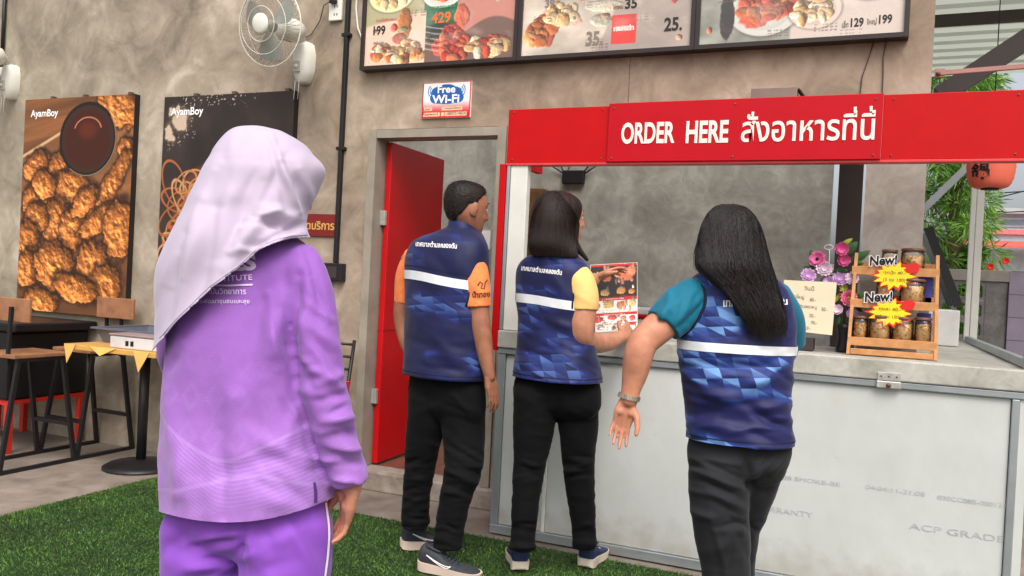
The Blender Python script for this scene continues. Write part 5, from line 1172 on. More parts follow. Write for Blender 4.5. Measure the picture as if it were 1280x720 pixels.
def face_details(P, M3, s, parent, hair_m):
    M_eye = mat('eye_white', C(226, 220, 212), .2); M_iris = mat('iris_dark', C(34, 22, 18), .15); M_lip = mat('lip', C(172, 92, 84), .45)
    for sx in (-1, 1):
        e = ball(P((sx * .033, .0745, .010)), .0125 * s, M3).build('eye', M_eye, parent); ball(P((sx * .034, .0825, .010)), .0062 * s, M3).build('iris', M_iris, e)
        MB().tube([P((sx * .055, .070, .034)), P((sx * .038, .087, .040)), P((sx * .015, .0935, .036))], [.002 * s, .0035 * s, .003 * s], 6).build('eyebrow', hair_m, parent)
        MB().tube([P((sx * .047, .076, .016)), P((sx * .033, .0875, .0195)), P((sx * .020, .0855, .015))], .0022 * s, 6).build('eyelid', hair_m, parent)
    MB().tube([P((-.022, .0795, -.058)), P((0, .0975, -.0585)), P((.022, .0795, -.058))], [.001 * s, .0028 * s, .001 * s], 6).build('lips', M_lip, parent)

def hand(w, f, nrm, thumb, s=1.0, curl=.30, spread=.06, tcurl=.2):
    """closed shapes of a hand at wrist w: fingers along f, palm faces nrm, thumb leaves on side thumb"""
    w = Vector(w); f = Vector(f).normalized(); t = Vector(thumb); t = (t - f * t.dot(f)).normalized(); nrm = Vector(nrm); nrm = (nrm - f * nrm.dot(f) - t * nrm.dot(t)).normalized(); out = []
    K = ((.027, .090, .070, .0080), (.009, .095, .079, .0082), (-.0095, .091, .073, .0078), (-.026, .082, .057, .0069))
    for i, (o, fw, L, r) in enumerate(K):
        k = w + t * (o * s) + f * (fw * s); out.append(MB().tube([w + t * (o * .62 * s) + f * (.004 * s) - nrm * .0, w + t * (o * .92 * s) + f * (fw * .55 * s) + nrm * (.002 * s), k], [.0145 * s, .0145 * s, r * 1.18 * s], 12))
        d = (f + t * (spread * (1.5 - i) * 1.0)).normalized(); p = k; P = [k]; a = curl * .5; ax = None
        for fr in (.44, .32, .24):
            dd = (d * cos(a) + nrm * sin(a)).normalized(); p = p + dd * (L * fr * s); P.append(p); a += curl * (.8 + .15 * i)
        out.append(MB().tube(P, [r * s, r * .96 * s, r * .9 * s, r * .72 * s], 12)); out.append(ball(P[-1], r * .72 * s, None, None, 12, 8)); out.append(ball(k, r * 1.08 * s, None, None, 12, 8))
        for q in P[1:3]: out.append(ball(q, r * .99 * s, None, None, 12, 8))
    b = w + f * (.022 * s) + t * (.018 * s) + nrm * (.004 * s); d = (f * .72 + t * .66 + nrm * .30).normalized(); p1 = b + d * (.042 * s); d2 = (f * .88 + t * (.42 - tcurl) + nrm * .30).normalized(); p2 = p1 + d2 * (.032 * s); d3 = (f * .93 + t * (.2 - tcurl) + nrm * .28).normalized(); p3 = p2 + d3 * (.024 * s)
    out.append(MB().tube([b, p1, p2, p3], [.0165 * s, .0125 * s, .0103 * s, .008 * s], 12)); out.append(ball(p3, .008 * s, None, None, 12, 8)); out.append(ball(w + f * (.04 * s) + t * (.02 * s) + nrm * (.006 * s), (.018 * s,) * 3, None, None, 12, 8))
    out.append(ball(w + f * (.045 * s) - t * (.016 * s) + nrm * (.004 * s), (.017 * s,) * 3, None, None, 12, 8)); return out

def strands(paths, w, m, parent, name='strands', jitter=.004):
    """hair locks: thin tapered ribbons along given polylines"""
    mb = MB()
    for P in paths:
        P = [Vector(p) for p in P]; n = len(P); vs = []
        tv = (P[0] - CAM).normalized(); tw = random.uniform(-.35, .35)
        for i, p in enumerate(P):
            t = (P[min(i+1, n-1)] - P[max(i-1, 0)]).normalized(); s = t.cross(tv); s = s.normalized() if s.length > 1e-6 else t.orthogonal().normalized(); s = (s * cos(tw) + t.cross(s) * sin(tw)); k = w * (1 if i < n * .6 else max(.12, 1 - (i / (n-1) - .6) / .42)); vs += [p - s * k, p + s * k]
        mb.add(vs, [(2*i, 2*i+1, 2*i+3, 2*i+2) for i in range(n-1)], True)
    return mb.build(name, m, parent, fix=False)

# ---- cloth, skin and hair materials
def cloth(name, color, rough=.75, vary=.10, vscale=5, weave=700, sheen=.15, bump=.12):
    m = mat(name, color, rough, vary=vary, vscale=vscale, bump=bump, bscale=weave, spec=.2); b = m.node_tree.nodes['Principled BSDF']; b.inputs['Sheen Weight'].default_value = sheen; b.inputs['Sheen Roughness'].default_value = .4; return m
def skin_mat(name, color):
    m = mat(name, color, .5, vary=.16, vscale=26, bump=.16, bscale=260, spec=.35); b = m.node_tree.nodes['Principled BSDF']; b.inputs['Subsurface Weight'].default_value = .12; b.inputs['Subsurface Radius'].default_value = (.02, .008, .004); b.inputs['Subsurface Scale'].default_value = .3; return m
def hair_mat(name, c0, c1):
    m = bpy.data.materials.new(name); m.use_nodes = True; N = m.node_tree.nodes; L = m.node_tree.links; b = N['Principled BSDF']; MATS[name] = m
    tc = N.new('ShaderNodeTexCoord'); mp = N.new('ShaderNodeMapping'); mp.inputs['Scale'].default_value = (420, 420, 10); L.new(tc.outputs['Object'], mp.inputs[0])
    n = N.new('ShaderNodeTexNoise'); n.inputs['Scale'].default_value = 1; n.inputs['Detail'].default_value = 3; L.new(mp.outputs[0], n.inputs['Vector']); r = ramp(N, [(.35, c0), (.7, c1)]); L.new(n.outputs['Fac'], r.inputs[0]); L.new(r.outputs[0], b.inputs['Base Color'])
    bp = N.new('ShaderNodeBump'); bp.inputs['Strength'].default_value = .5; bp.inputs['Distance'].default_value = .004; L.new(n.outputs['Fac'], bp.inputs['Height']); L.new(bp.outputs[0], b.inputs['Normal']); b.inputs['Roughness'].default_value = .5; b.inputs['Specular IOR Level'].default_value = .28; return m
def vest_mat(name, base, mid, light, amount, scale=13., seed=0.0):
    """navy sports cloth with a printed pattern of triangles in loose bands"""
    m = bpy.data.materials.new(name); m.use_nodes = True; N = m.node_tree.nodes; L = m.node_tree.links; b = N['Principled BSDF']
    tc = N.new('ShaderNodeTexCoord')
    def dot(v, k):
        x = N.new('ShaderNodeVectorMath'); x.operation = 'DOT_PRODUCT'; L.new(tc.outputs['Object'], x.inputs[0]); x.inputs[1].default_value = v; y = N.new('ShaderNodeMath'); y.operation = 'MULTIPLY_ADD'; L.new(x.outputs['Value'], y.inputs[0]); y.inputs[1].default_value = k; y.inputs[2].default_value = 50 + seed; return y.outputs[0]
    def math_(op, a, c=None, v=None):
        x = N.new('ShaderNodeMath'); x.operation = op; L.new(a, x.inputs[0])
        if c is not None: L.new(c, x.inputs[1])
        elif v is not None: x.inputs[1].default_value = v
        return x.outputs[0]
    u = dot((.86, .28, .30), scale); v = dot((-.10, .05, 1.0), scale * 1.35); fu = math_('FRACT', u); fv = math_('FRACT', v); cu = math_('FLOOR', u); cv = math_('FLOOR', v); tri = math_('GREATER_THAN', math_('ADD', fu, fv), v=1.0)
    cmb = N.new('ShaderNodeCombineXYZ'); L.new(cu, cmb.inputs[0]); L.new(cv, cmb.inputs[1]); L.new(tri, cmb.inputs[2]); wn_ = N.new('ShaderNodeTexWhiteNoise'); L.new(cmb.outputs[0], wn_.inputs[0])
    mp = N.new('ShaderNodeMapping'); mp.inputs['Scale'].default_value = (3.2, 3.2, 9.5); mp.inputs['Location'].default_value = (seed, seed, seed); L.new(tc.outputs['Object'], mp.inputs[0]); ns = N.new('ShaderNodeTexNoise'); ns.inputs['Scale'].default_value = 1.0; ns.inputs['Detail'].default_value = 1; L.new(mp.outputs[0], ns.inputs['Vector'])
    mk = N.new('ShaderNodeMapRange'); mk.inputs[1].default_value = .46; mk.inputs[2].default_value = .58; mk.inputs[4].default_value = amount; L.new(ns.outputs['Fac'], mk.inputs[0])
    vgrad = math_('MULTIPLY', fv, v=.35); val = math_('MULTIPLY', math_('ADD', math_('POWER', wn_.outputs['Value'], v=1.6), vgrad), mk.outputs[0])
    r = ramp(N, [(0, base), (.45, mid), (1, light)]); L.new(val, r.inputs[0]); L.new(r.outputs[0], b.inputs['Base Color']); b.inputs['Roughness'].default_value = .55; b.inputs['Specular IOR Level'].default_value = .3; b.inputs['Sheen Weight'].default_value = .1
    n2 = N.new('ShaderNodeTexNoise'); n2.inputs['Scale'].default_value = 900; L.new(tc.outputs['Object'], n2.inputs[0]); bp = N.new('ShaderNodeBump'); bp.inputs['Strength'].default_value = .1; bp.inputs['Distance'].default_value = .005; L.new(n2.outputs['Fac'], bp.inputs['Height']); L.new(bp.outputs[0], b.inputs['Normal']); return m
M_blackcloth = cloth('black_trouser_cloth', C(11, 10, 12), .9, vary=.2, vscale=6, sheen=.03)
M_refl = mat('reflective_tape', C(226, 228, 230), .4, vary=.05, vscale=30, spec=.5)
M_hairblack = hair_mat('black_hair', C(11, 8, 8), C(30, 20, 18)); M_hairbrown = hair_mat('dark_brown_hair', C(16, 9, 8), C(42, 23, 19)); M_hairshort = hair_mat('short_black_hair', C(15, 11, 10), C(40, 29, 24))

def shoe(heel, dirv, parent, m_up, m_sole, L=.275, swoosh=None, side=1, m_sw=None):
    """trainer on the ground, heel point at heel, toe along dirv"""
    h = Vector((heel[0], heel[1], .012)); f = Vector((dirv[0], dirv[1], 0)).normalized(); s = Vector((0, 0, 1)).cross(f); U = Vector((0, 0, 1))
    def P(x, y, z): return h + f * (x * L) + s * y + U * z
    rows = [(-.02, .026, .092, .030), (.02, .036, .112, .024), (.10, .040, .116, .022), (.20, .040, .108, .022), (.32, .040, .092, .022), (.45, .042, .066, .022), (.62, .046, .052, .020), (.78, .046, .044, .020), (.90, .038, .038, .022), (.98, .020, .030, .024)]
    A = crom(rows, 40); n = 24; vs = []
    for x, hw, zt, zb in A:
        for k in range(n): t = 2*pi*k/n; vs.append(P(x, hw * math.copysign(abs(cos(t)) ** .8, cos(t)), (zb + zt) / 2 + (zt - zb) / 2 * math.copysign(abs(sin(t)) ** .8, sin(t))))
    up = MB().add(vs, [(i*n+k, i*n+(k+1) % n, (i+1)*n+(k+1) % n, (i+1)*n+k) for i in range(39) for k in range(n)] + [tuple(range(n-1, -1, -1)), tuple(range(39*n, 40*n))], True)
    sh = thing_part('shoe', up, m_up, parent)
    so = MB(); B = crom([(-.045, .020, .014), (.0, .038, .004), (.12, .043, 0), (.35, .040, 0), (.6, .049, 0), (.8, .049, 0), (.93, .038, .004), (1.01, .014, .014)], 30); top = []; bot = []
    for x, hw, lift in B: top.append((x, hw, .042 - .012 * min(1, x) if x > 0 else .044)); bot.append((x * .985, hw * .94, lift))
    vs = [P(x, hw, z) for x, hw, z in top] + [P(x, -hw, z) for x, hw, z in top] + [P(x, hw, z) for x, hw, z in bot] + [P(x, -hw, z) for x, hw, z in bot]; n = 30
    fs = [(i, i+1, n+i+1, n+i) for i in range(n-1)] + [(2*n+i, 3*n+i, 3*n+i+1, 2*n+i+1) for i in range(n-1)] + [(i, 2*n+i, 2*n+i+1, i+1) for i in range(n-1)] + [(n+i, n+i+1, 3*n+i+1, 3*n+i) for i in range(n-1)] + [(0, n, 3*n, 2*n), (n-1, 3*n-1, 4*n-1, 2*n-1)]
    so.add(vs, fs); so.build('sole', m_sole, sh)
    MB().tube([P(x, y, z) for x, y, z in ((.14, .032, .114), (.06, 0, .122), (.14, -.032, .114), (.32, -.028, .098), (.38, 0, .092), (.32, .028, .098))], .006, 8, closed=True).build('collar', m_up, sh)
    for k in range(4): MB().tube([P(.42 + .06 * k, -.022, .070 - .006 * k), P(.425 + .06 * k, 0, .078 - .007 * k), P(.42 + .06 * k, .022, .070 - .006 * k)], .003, 6).build('lace', m_sole if swoosh is None else m_up, sh)
    if swoosh:
        b = bvh_of(sh); pts = []
        T = [(.14, .052), (.22, .050), (.34, .052), (.46, .060), (.60, .074)]; Bt = [(.14, .052), (.20, .066), (.27, .062), (.36, .053), (.46, .060)]
        mb = MB()
        for poly in ([(.56, .048), (.52, .040), (.47, .038), (.38, .044), (.28, .056), (.14, .078)], [(.56, .048), (.53, .046), (.47, .046), (.38, .051), (.28, .061), (.14, .078)]):
            C_ = crom(poly, 20); pp = []
            for x, z in C_:
                o = P(x, side * .2, z); q = b.ray_cast(o, -s * side); pp.append((q[0] if q[0] is not None else P(x, side * .042, z)) + s * side * .0015)
            mb.tube(pp, .0022, 5)
        mb.build('swoosh', m_sw, sh)
    return sh
def thing_part(name, mb, m, parent): return mb.build(name, m, parent)
def mesh_part(name, me, m, parent):
    me.name = name; me.materials.clear(); return add_mesh(name, me, m, parent)
# ================================================================== people
FH = Vector((F_.x, F_.y, 0)).normalized()
def turn(a): return (FH * cos(a) + R0 * sin(a))         # level direction, a clockwise from straight away
Zv = Vector((0, 0, 1))

# ---------------------------------------------------------------- man in navy vest and orange shirt
def man():
    d = 3.79; yaw = radians(35); o = D(557, 700, d); p = thing('person', 'person with short black hair in navy vest over orange shirt', 'person', (o.x, o.y, 0))
    SK = skin_mat('tan_skin', C(154, 102, 77)); V = vest_mat('navy_vest_plain', C(17, 20, 64), C(30, 42, 104), C(76, 104, 164), .8, 22, 3.0); OR = cloth('orange_shirt', C(236, 132, 74), .7, vary=.12, vscale=30)
    hc = D(583, 262, d); hp, P, M3 = head_parts(hc, turn(radians(57)), radians(-4), 1.02)
    parts = hp + [limb([(580, 268, .0, 15.5), (575, 285, 0, 16.5), (570, 305, 0, 19)], d)]
    parts += [limb([(588, 322, -.09, 13), (595, 360, -.12, 13.5), (598, 388, -.13, 13.5), (602, 415, -.14, 12.5), (607, 445, -.15, 10), (611, 466, -.16, 7.6), (612, 472, -.16, 7.2)], d)]
    parts += hand(D(612, 470, d - .16), D(618, 502, d - .15) - D(612, 470, d - .16), FH * 1.0 - R0 * .4, FH * .8 + R0 * .6, .98, .28)
    parts += [limb([(514, 325, .10, 13), (507, 365, .13, 13), (504, 400, .14, 11.5), (512, 435, .10, 9.5), (530, 455, .06, 8)], d)] + hand(D(530, 456, d + .07), FH * .5 + R0 * .5 - Zv * .5, -Zv, R0, .98)
    mesh_part('body', union(parts, .0034, 3), SK, p); face_details(P, M3, 1.02, p, M_hairshort)
    # short hair: a cap that follows the skull, thick on top, tapering at the nape
    rows = [(.116, .012, -.03, .0), (.108, .042, -.062, .045), (.09, .062, -.085, .070), (.06, .073, -.097, .084), (.025, .076, -.099, .090), (-.01, .074, -.094, .089), (-.04, .069, -.080, .087), (-.07, .058, -.060, .085)]
    A = crom(rows, 90); n = 120; vs = []; rr = np.random.default_rng(5)
    ph = np.radians([0, 30, 55, 72, 84, 92, 104, 125, 150, 180]); zl = np.array([.080, .078, .062, .040, -.004, .010, .018, -.030, -.056, -.062])
    for zz, hw, yb, yf in A:
        for k in range(n):
            t = 2*pi*k/n; e = 2 / 2.35; X = hw * math.copysign(abs(cos(t)) ** e, cos(t)); Y = (yb + yf) / 2 + (yf - yb) / 2 * math.copysign(abs(sin(t)) ** e, sin(t))
            ang = abs(atan2(X, Y + .01)); zh = float(np.interp(ang, ph, zl)) + rr.normal(0, .0012); mk = float(sstep(zh - .010, zh + .012, zz)); th = -.006 + mk * (.0085 + .0045 * float(sstep(-.03, .07, zz))) + mk * rr.normal(0, .0007)
            l = sqrt(X*X + Y*Y) + 1e-6; up = max(0, zz - .05) / .066; vs.append(P((X + X / l * th * (1 - .5 * up), Y + Y / l * th * (1 - .5 * up), zz + th * up)))
    hm = MB().add(vs, [(i*n+k, i*n+(k+1) % n, (i+1)*n+(k+1) % n, (i+1)*n+k) for i in range(89) for k in range(n)] + [tuple(range(n-1, -1, -1))], True).mesh('hair'); mesh_part('hair', hm, M_hairshort, p)
    hv = get_co(hm); hn = get_no(hm); rs = random.Random(4); PS = []
    for k in range(3200):
        i = rs.randrange(len(vs)); q = Vector(vs[i]); nn_ = (q - hc).normalized(); dn = (Vector((0, 0, -1)) * .6 - Vector(turn(radians(57))) * .5 + Vector((rs.gauss(0, .3), rs.gauss(0, .3), rs.gauss(0, .2)))); dn = (dn - nn_ * dn.dot(nn_)).normalized(); l = rs.uniform(.005, .010)
        if (M3.transposed() @ (q - hc)).z < -.05: continue
        PS.append([q - nn_ * .001, q + dn * l * .5 + nn_ * .0016, q + dn * l + nn_ * .0022])
    strands(PS, .00055, M_hairshort, p, 'hair_strands')['kind'] = 'stuff'
    # vest
    vb = torso([(273, 563, 593, 1.0, .0), (279, 561, 595, 1.0, .0), (286, 557, 598, .92, .0), (292, 541, 603, .70, 0), (299, 523, 607, .60, 0), (309, 511, 610, .58, 0), (325, 506, 611, .60, 0), (350, 505, 612, .62, 0), (400, 506, 611, .66, 0), (440, 505, 610, .72, 0), (470, 504, 611, .78, 0)], d, yaw, 110, 120)
    vm = vb.mesh('vest'); nz = lambda co: ridge(co * np.array((7, 7, 3.2)), 4) * .004 + (fbm(co * 14, 2, 2) - .5) * .006
    displace(vm, folds([(515, 400, 560, 440, 7, .006), (512, 425, 575, 462, 8, -.006), (585, 400, 600, 470, 8, .006), (520, 320, 560, 345, 9, .004), (535, 380, 590, 410, 8, -.004), (510, 360, 545, 395, 8, .004)] + wrinkles(16, (510, 385, 605, 465), 25, 45, 4, .006, 1) + wrinkles(10, (515, 300, 600, 380), 60, 40, 5, .004, 2), nz)); vest = mesh_part('vest', vm, V, p)
    b = bvh_of(vest); band(b, 558, d, 346, 357, M_refl, p, slope=-.022); TR = mat('navy_trim', C(12, 13, 38), .7); armhole(b, (586, 318, -.07, 16.5), (597, 384, -.13, 16.8), TR, p, d); band(b, 558, d, 464, 465.2, TR, p, 'hem_seam', .0012); band(b, 558, d, 340, 341, TR, p, 'yoke_seam', .0008, -.022)
    px_text('เทศบาลตำบลคลองตัน', 520, 308, 571, 311, 7, M_whiteink, p, b, .02)
    sl = union([limb([(586, 318, -.07, 16.5), (592, 335, -.10, 17.5), (596, 360, -.125, 17), (597, 384, -.13, 16.8)], d, flat_end=True)], .005, 2); displace(sl, folds([(580, 345, 605, 372, 4, .004), (583, 365, 606, 380, 4, -.003)], lambda co: (fbm(co * 30, 1, 2) - .5) * .004)); s1 = mesh_part('shirt_sleeve', sl, OR, p); bs = bvh_of(s1)
    px_text('น้ำทอง', 591, 372, 612, 371, 8, M_ink, p, bs, .02); f = drape(bs); MB().tube([f(Vector((x, y, 0))) for x, y in ((597, 357), (600, 352), (603, 355), (601, 360), (605, 361), (606, 353), (609, 350))], .0022, 5).build('shirt_emblem', M_ink, p)
    mesh_part('shirt_sleeve', union([limb([(520, 322, .09, 16), (510, 345, .12, 15.5), (507, 378, .14, 14.5)], d, flat_end=True)], .006, 2), OR, p)
    # trousers
    pe = torso([(455, 516, 600, .50, 0), (475, 511, 605, .54, 0), (495, 509, 607, .54, 0), (512, 511, 606, .50, 0), (526, 520, 600, .38, .0)], d, yaw, 60)
    ll = limb([(537, 495, .02, 27), (536, 515, .03, 26.5), (530, 545, .05, 23), (525, 580, .08, 19.5), (521, 620, .10, 17.5), (519, 642, .115, 17), (520, 657, .12, 18)], d, flat_end=True); rl_ = limb([(577, 495, -.02, 29.5), (578, 515, -.03, 29), (580, 550, -.05, 26.5), (579, 585, -.09, 24), (570, 620, -.10, 20), (563, 655, -.10, 18.5), (560, 676, -.10, 18.5), (560, 684, -.10, 19)], d, flat_end=True)
    tm = union([pe, ll, rl_], .006, 4); az = lambda co: ridge(co * np.array((6, 6, 20)), 7) * .0055 * np.clip(sstep(.62, .42, co[:, 2]) * 1.0 + .25, 0, 1) + ridge(co * np.array((9, 9, 30)), 9) * .006 * sstep(.22, .10, co[:, 2])
    displace(tm, folds([(552, 585, 600, 605, 4, .008), (556, 600, 598, 618, 4, -.007), (553, 572, 602, 590, 4, -.006), (515, 520, 560, 500, 6, .005), (560, 505, 604, 520, 6, .005), (550, 520, 552, 600, 5, -.006), (538, 672, 575, 684, 4, .008), (503, 650, 538, 656, 4, .007), (503, 610, 545, 590, 5, .005)] + wrinkles(16, (552, 560, 606, 625), 20, 34, 3.2, .009, 3) + wrinkles(12, (503, 570, 545, 640), -12, 30, 3.2, .007, 4) + wrinkles(9, (538, 655, 582, 692), 8, 34, 3, .009, 5, 10) + wrinkles(8, (502, 635, 540, 664), 6, 30, 3, .009, 6, 10) + wrinkles(8, (515, 490, 600, 540), 30, 40, 4, .006, 7), az)); mesh_part('trousers', tm, M_blackcloth, p)
    UPm = mat('charcoal_knit', C(52, 54, 60), .7, vary=.25, vscale=60, bump=.2, bscale=300); SO = mat('cream_foam_sole', C(214, 192, 176), .6, vary=.1)
    shoe(G(527, 714), (1, .02), p, UPm, SO, .285, True, -1, M_whiteink); shoe(G(503, 688), (.80, .60), p, UPm, SO, .285, True, -1, M_whiteink)
    MB().box(D(598, 455, d - .20), D(600, 457, d - .2) + Vector((.001, .001, .001))) if False else None
man()

# ---------------------------------------------------------------- woman holding the menu
def woman_menu():
    d = 3.73; yaw = radians(32); o = D(695, 705, d); p = thing('person', 'person with shoulder length hair in navy vest and yellow sleeves holding a menu', 'person', (o.x, o.y, 0))
    SK = skin_mat('warm_skin', C(186, 128, 100)); V = vest_mat('navy_vest_faint', C(17, 20, 64), C(30, 42, 104), C(76, 104, 164), .8, 21, 9.0); YE = cloth('yellow_shirt', C(240, 196, 122), .7, vary=.12, vscale=6)
    hc = D(704, 274, d); hp, P, M3 = head_parts(hc, turn(radians(60)), radians(2), .96)
    parts = hp + [limb([(700, 285, 0, 13), (697, 305, 0, 14), (694, 325, 0, 17)], d)]
    parts += [limb([(722, 352, -.07, 15), (729, 385, -.10, 16), (727, 408, -.11, 16.2), (728, 421, -.09, 15.5), (741, 428, .0, 13.5), (758, 428, .10, 11.5), (774, 422, .17, 8.8), (779, 420, .19, 8.2)], d)]
    parts += hand(D(778, 421, d + .19), D(791, 405, d + .30) - D(778, 421, d + .19), R0 * -.75 + Zv * .3 + FH * .3, FH * .3 + R0 * -.2 + Zv * .8, .92, .42)
    parts += [limb([(660, 345, .06, 14), (668, 385, .20, 13), (700, 390, .32, 12), (730, 360, .34, 9), (744, 348, .34, 7.6)], d)]
    parts += hand(D(744, 348, d + .34), D(778, 334, d + .35) - D(744, 348, d + .34), -Zv * .8 + FH * .5, Zv * .3 - FH * .6, .95, .32)
    mesh_part('body', union(parts, .0034, 3), SK, p); face_details(P, M3, .96, p, M_hairbrown)
    HR = [(239, 688, 706, .9, -.005), (242, 679, 714, .95, -.005), (249, 671, 724, 1.0, -.005), (260, 666, 727.5, 1.0, -.01), (275, 664, 724, 1.0, -.025), (292, 662, 721, .95, -.035), (305, 661, 720, .9, -.045), (315, 662, 722, .8, -.05), (321, 666, 722, .7, -.055)]
    hm = torso(HR, d, radians(10), 100, 90, 2.1).mesh('hair')
    displace(hm, lambda co, no: (fbm(np.stack([np.arctan2(co[:, 1] - hc.y, co[:, 0] - hc.x) * 14, co[:, 2] * 3, co[:, 2] * 0], -1), 3, 3) - .5) * .006); face_opening(hm, hc, M3, .96, .052, .045); hair = mesh_part('hair', hm, M_hairbrown, p)
    bh = bvh_of(hair); fr = drape(bh, .002); rr = random.Random(3); PS = []
    for k in range(1100):
        u = rr.random(); x0 = 692 + 12 * (u - .5); xm = 667 + 55 * u; xe = 660 + 64 * u + rr.uniform(-3, 3); ye = rr.uniform(304, 328) + (5 if u > .85 else 0); pts = []
        for t in np.linspace(0, 1, 12):
            x = (1-t)**2 * x0 + 2*t*(1-t) * (xm + (xm - 694) * .5) + t*t * xe; y = 241 + (ye - 241) * t; h = bh.ray_cast(CAM, ray(x, y).normalized())
            pts.append(fr(Vector((x, y, 0))) if h[0] is not None else (pts[-1] + Vector((0, 0, -.012)) if pts else D(x, y, d - .08)))
        PS.append(pts)
    strands(PS, .0013, M_hairbrown, p, 'hair_strands')['kind'] = 'stuff'
    lock = limb([(713, 262, .0, 6), (715, 285, .0, 6), (719, 305, .0, 5), (734, 325, .0, 2)], d, n=12); lock.build('hair_lock', M_hairbrown, p)
    vb = torso([(312, 681, 714, 1.0, .01), (318, 671, 720, .95, 0), (324, 658, 728, .72, 0), (332, 650, 735, .60, 0), (345, 646, 739, .58, 0), (375, 646, 741, .60, 0), (400, 649, 741, .62, 0), (430, 648, 743, .66, 0), (455, 644, 748, .75, 0), (473, 642, 751, .80, 0)], d, yaw, 110, 120)
    vm = vb.mesh('vest'); displace(vm, folds([(655, 410, 705, 440, 7, .006), (650, 430, 700, 462, 7, -.005), (700, 405, 740, 435, 7, .005), (690, 440, 745, 455, 7, .005), (660, 335, 690, 365, 8, .004), (655, 390, 690, 405, 6, -.005)] + wrinkles(18, (648, 395, 745, 470), 18, 45, 4, .006, 11) + wrinkles(8, (655, 325, 710, 370), 60, 35, 5, .004, 12), lambda co: ridge(co * np.array((7, 7, 3.5)), 14) * .004 + (fbm(co * 14, 5, 2) - .5) * .006)); vest = mesh_part('vest', vm, V, p); b = bvh_of(vest)
    band(b, 694, d, 373, 384, M_refl, p, slope=-.014); TR = MATS['navy_trim']; armhole(b, (716, 342, -.05, 18), (730, 388, -.105, 18), TR, p, d); band(b, 694, d, 467, 468.2, TR, p, 'hem_seam', .0012); px_text('เทศบาลตำบลคลองตัน', 652, 338, 702, 344, 7, M_whiteink, p, b, .02)
    sl = union([limb([(716, 342, -.05, 18), (724, 352, -.08, 19.5), (730, 370, -.10, 18.5), (730, 388, -.105, 18)], d, flat_end=True)], .005, 2); displace(sl, folds([(715, 365, 742, 380, 4, .003)], lambda co: (fbm(co * 26, 4, 2) - .5) * .004)); mesh_part('shirt_sleeve', sl, YE, p)
    mesh_part('shirt_sleeve', union([limb([(664, 338, .04, 17), (662, 360, .10, 17), (668, 380, .17, 16.5)], d, flat_end=True)], .006, 2), YE, p)
    pe = torso([(455, 652, 742, .50, 0), (475, 645, 748, .55, 0), (492, 642, 750, .56, 0), (508, 644, 748, .50, 0), (520, 654, 738, .38, .0)], d, yaw * .6, 60)
    ll = limb([(670, 492, .0, 28.5), (669, 514, .0, 27.5), (666, 545, .0, 25), (663, 575, .0, 21), (659, 605, -.01, 19), (656, 640, -.02, 17), (654, 670, -.02, 15.5), (653, 686, -.02, 16.5)], d, flat_end=True); rl_ = limb([(721, 492, .01, 29), (722, 514, .02, 27), (723, 545, .02, 24), (723, 575, .03, 20.5), (725, 605, .04, 18.8), (728, 640, .05, 16.5), (730, 668, .05, 15), (731, 685, .05, 16)], d, flat_end=True)
    tm = union([pe, ll, rl_], .006, 4); displace(tm, folds([(642, 583, 684, 578, 4, .006), (645, 590, 683, 587, 4, -.005), (704, 588, 744, 585, 4, .006), (704, 596, 744, 592, 4, -.005), (665, 520, 695, 508, 5, .004), (705, 508, 735, 522, 5, .004), (637, 680, 668, 683, 4, .006), (714, 678, 746, 682, 4, .006), (696, 490, 697, 520, 5, -.006)] + wrinkles(9, (642, 565, 684, 605), 0, 34, 3, .007, 13, 12) + wrinkles(9, (702, 568, 746, 608), 4, 34, 3, .007, 14, 12) + wrinkles(8, (636, 655, 672, 688), 4, 28, 3, .008, 15, 10) + wrinkles(8, (712, 655, 748, 688), 4, 28, 3, .008, 16, 10) + wrinkles(8, (650, 500, 745, 545), 30, 36, 4, .005, 17, 40), lambda co: ridge(co * np.array((7, 7, 18)), 17) * .0035 + ridge(co * np.array((9, 9, 30)), 3) * .004 * sstep(.2, .08, co[:, 2]))); mesh_part('trousers', tm, M_blackcloth, p)
    NV = mat('navy_trainer', C(34, 48, 82), .6, vary=.15, vscale=40, bump=.2, bscale=250); SO = mat('cream_sole', C(218, 204, 186), .6, vary=.1)
    shoe(G(650, 717), turn(radians(-6)), p, NV, SO, .25); shoe(G(731, 713), turn(radians(24)), p, NV, SO, .25)
    # the menu sheet she holds: a thing of its own
    def menu_p(u, v):
        img = np.ones(u.shape + (3,)) * rgb(232, 224, 216); img = over(img, sstep(.535, .53, v), rgb(44, 34, 32)); img = over(img, sstep(.035, .03, v), rgb(206, 40, 36))
        for a, b_ in ((.50, .545), (.73, .765)): img = over(img, sstep(a - .005, a, v) * sstep(b_ + .005, b_, v), rgb(206, 30, 34))
        for k, (a, b_, c, e, col) in enumerate([(.75,.15,.22,.10,(206,104,66)),(.88,.10,.10,.07,(220,130,90)),(.35,.20,.1,.06,(180,90,60)),(.30,.42,.10,.05,(214,160,90)),(.65,.40,.10,.06,(206,140,76)),(.88,.42,.07,.04,(196,120,70)),(.12,.62,.09,.06,(190,130,90)),(.38,.60,.12,.06,(208,170,96)),(.66,.62,.12,.06,(196,120,80)),(.90,.60,.08,.06,(226,190,120)),(.15,.82,.11,.05,(196,56,46)),(.46,.80,.10,.04,(206,90,70)),(.70,.82,.07,.04,(216,140,110)),(.90,.82,.07,.04,(206,90,80)),(.20,.93,.10,.03,(214,190,190)),(.55,.92,.1,.03,(222,196,200))]): img = food(img, u, v, a, b_, c, e, col, k + 60, .6)
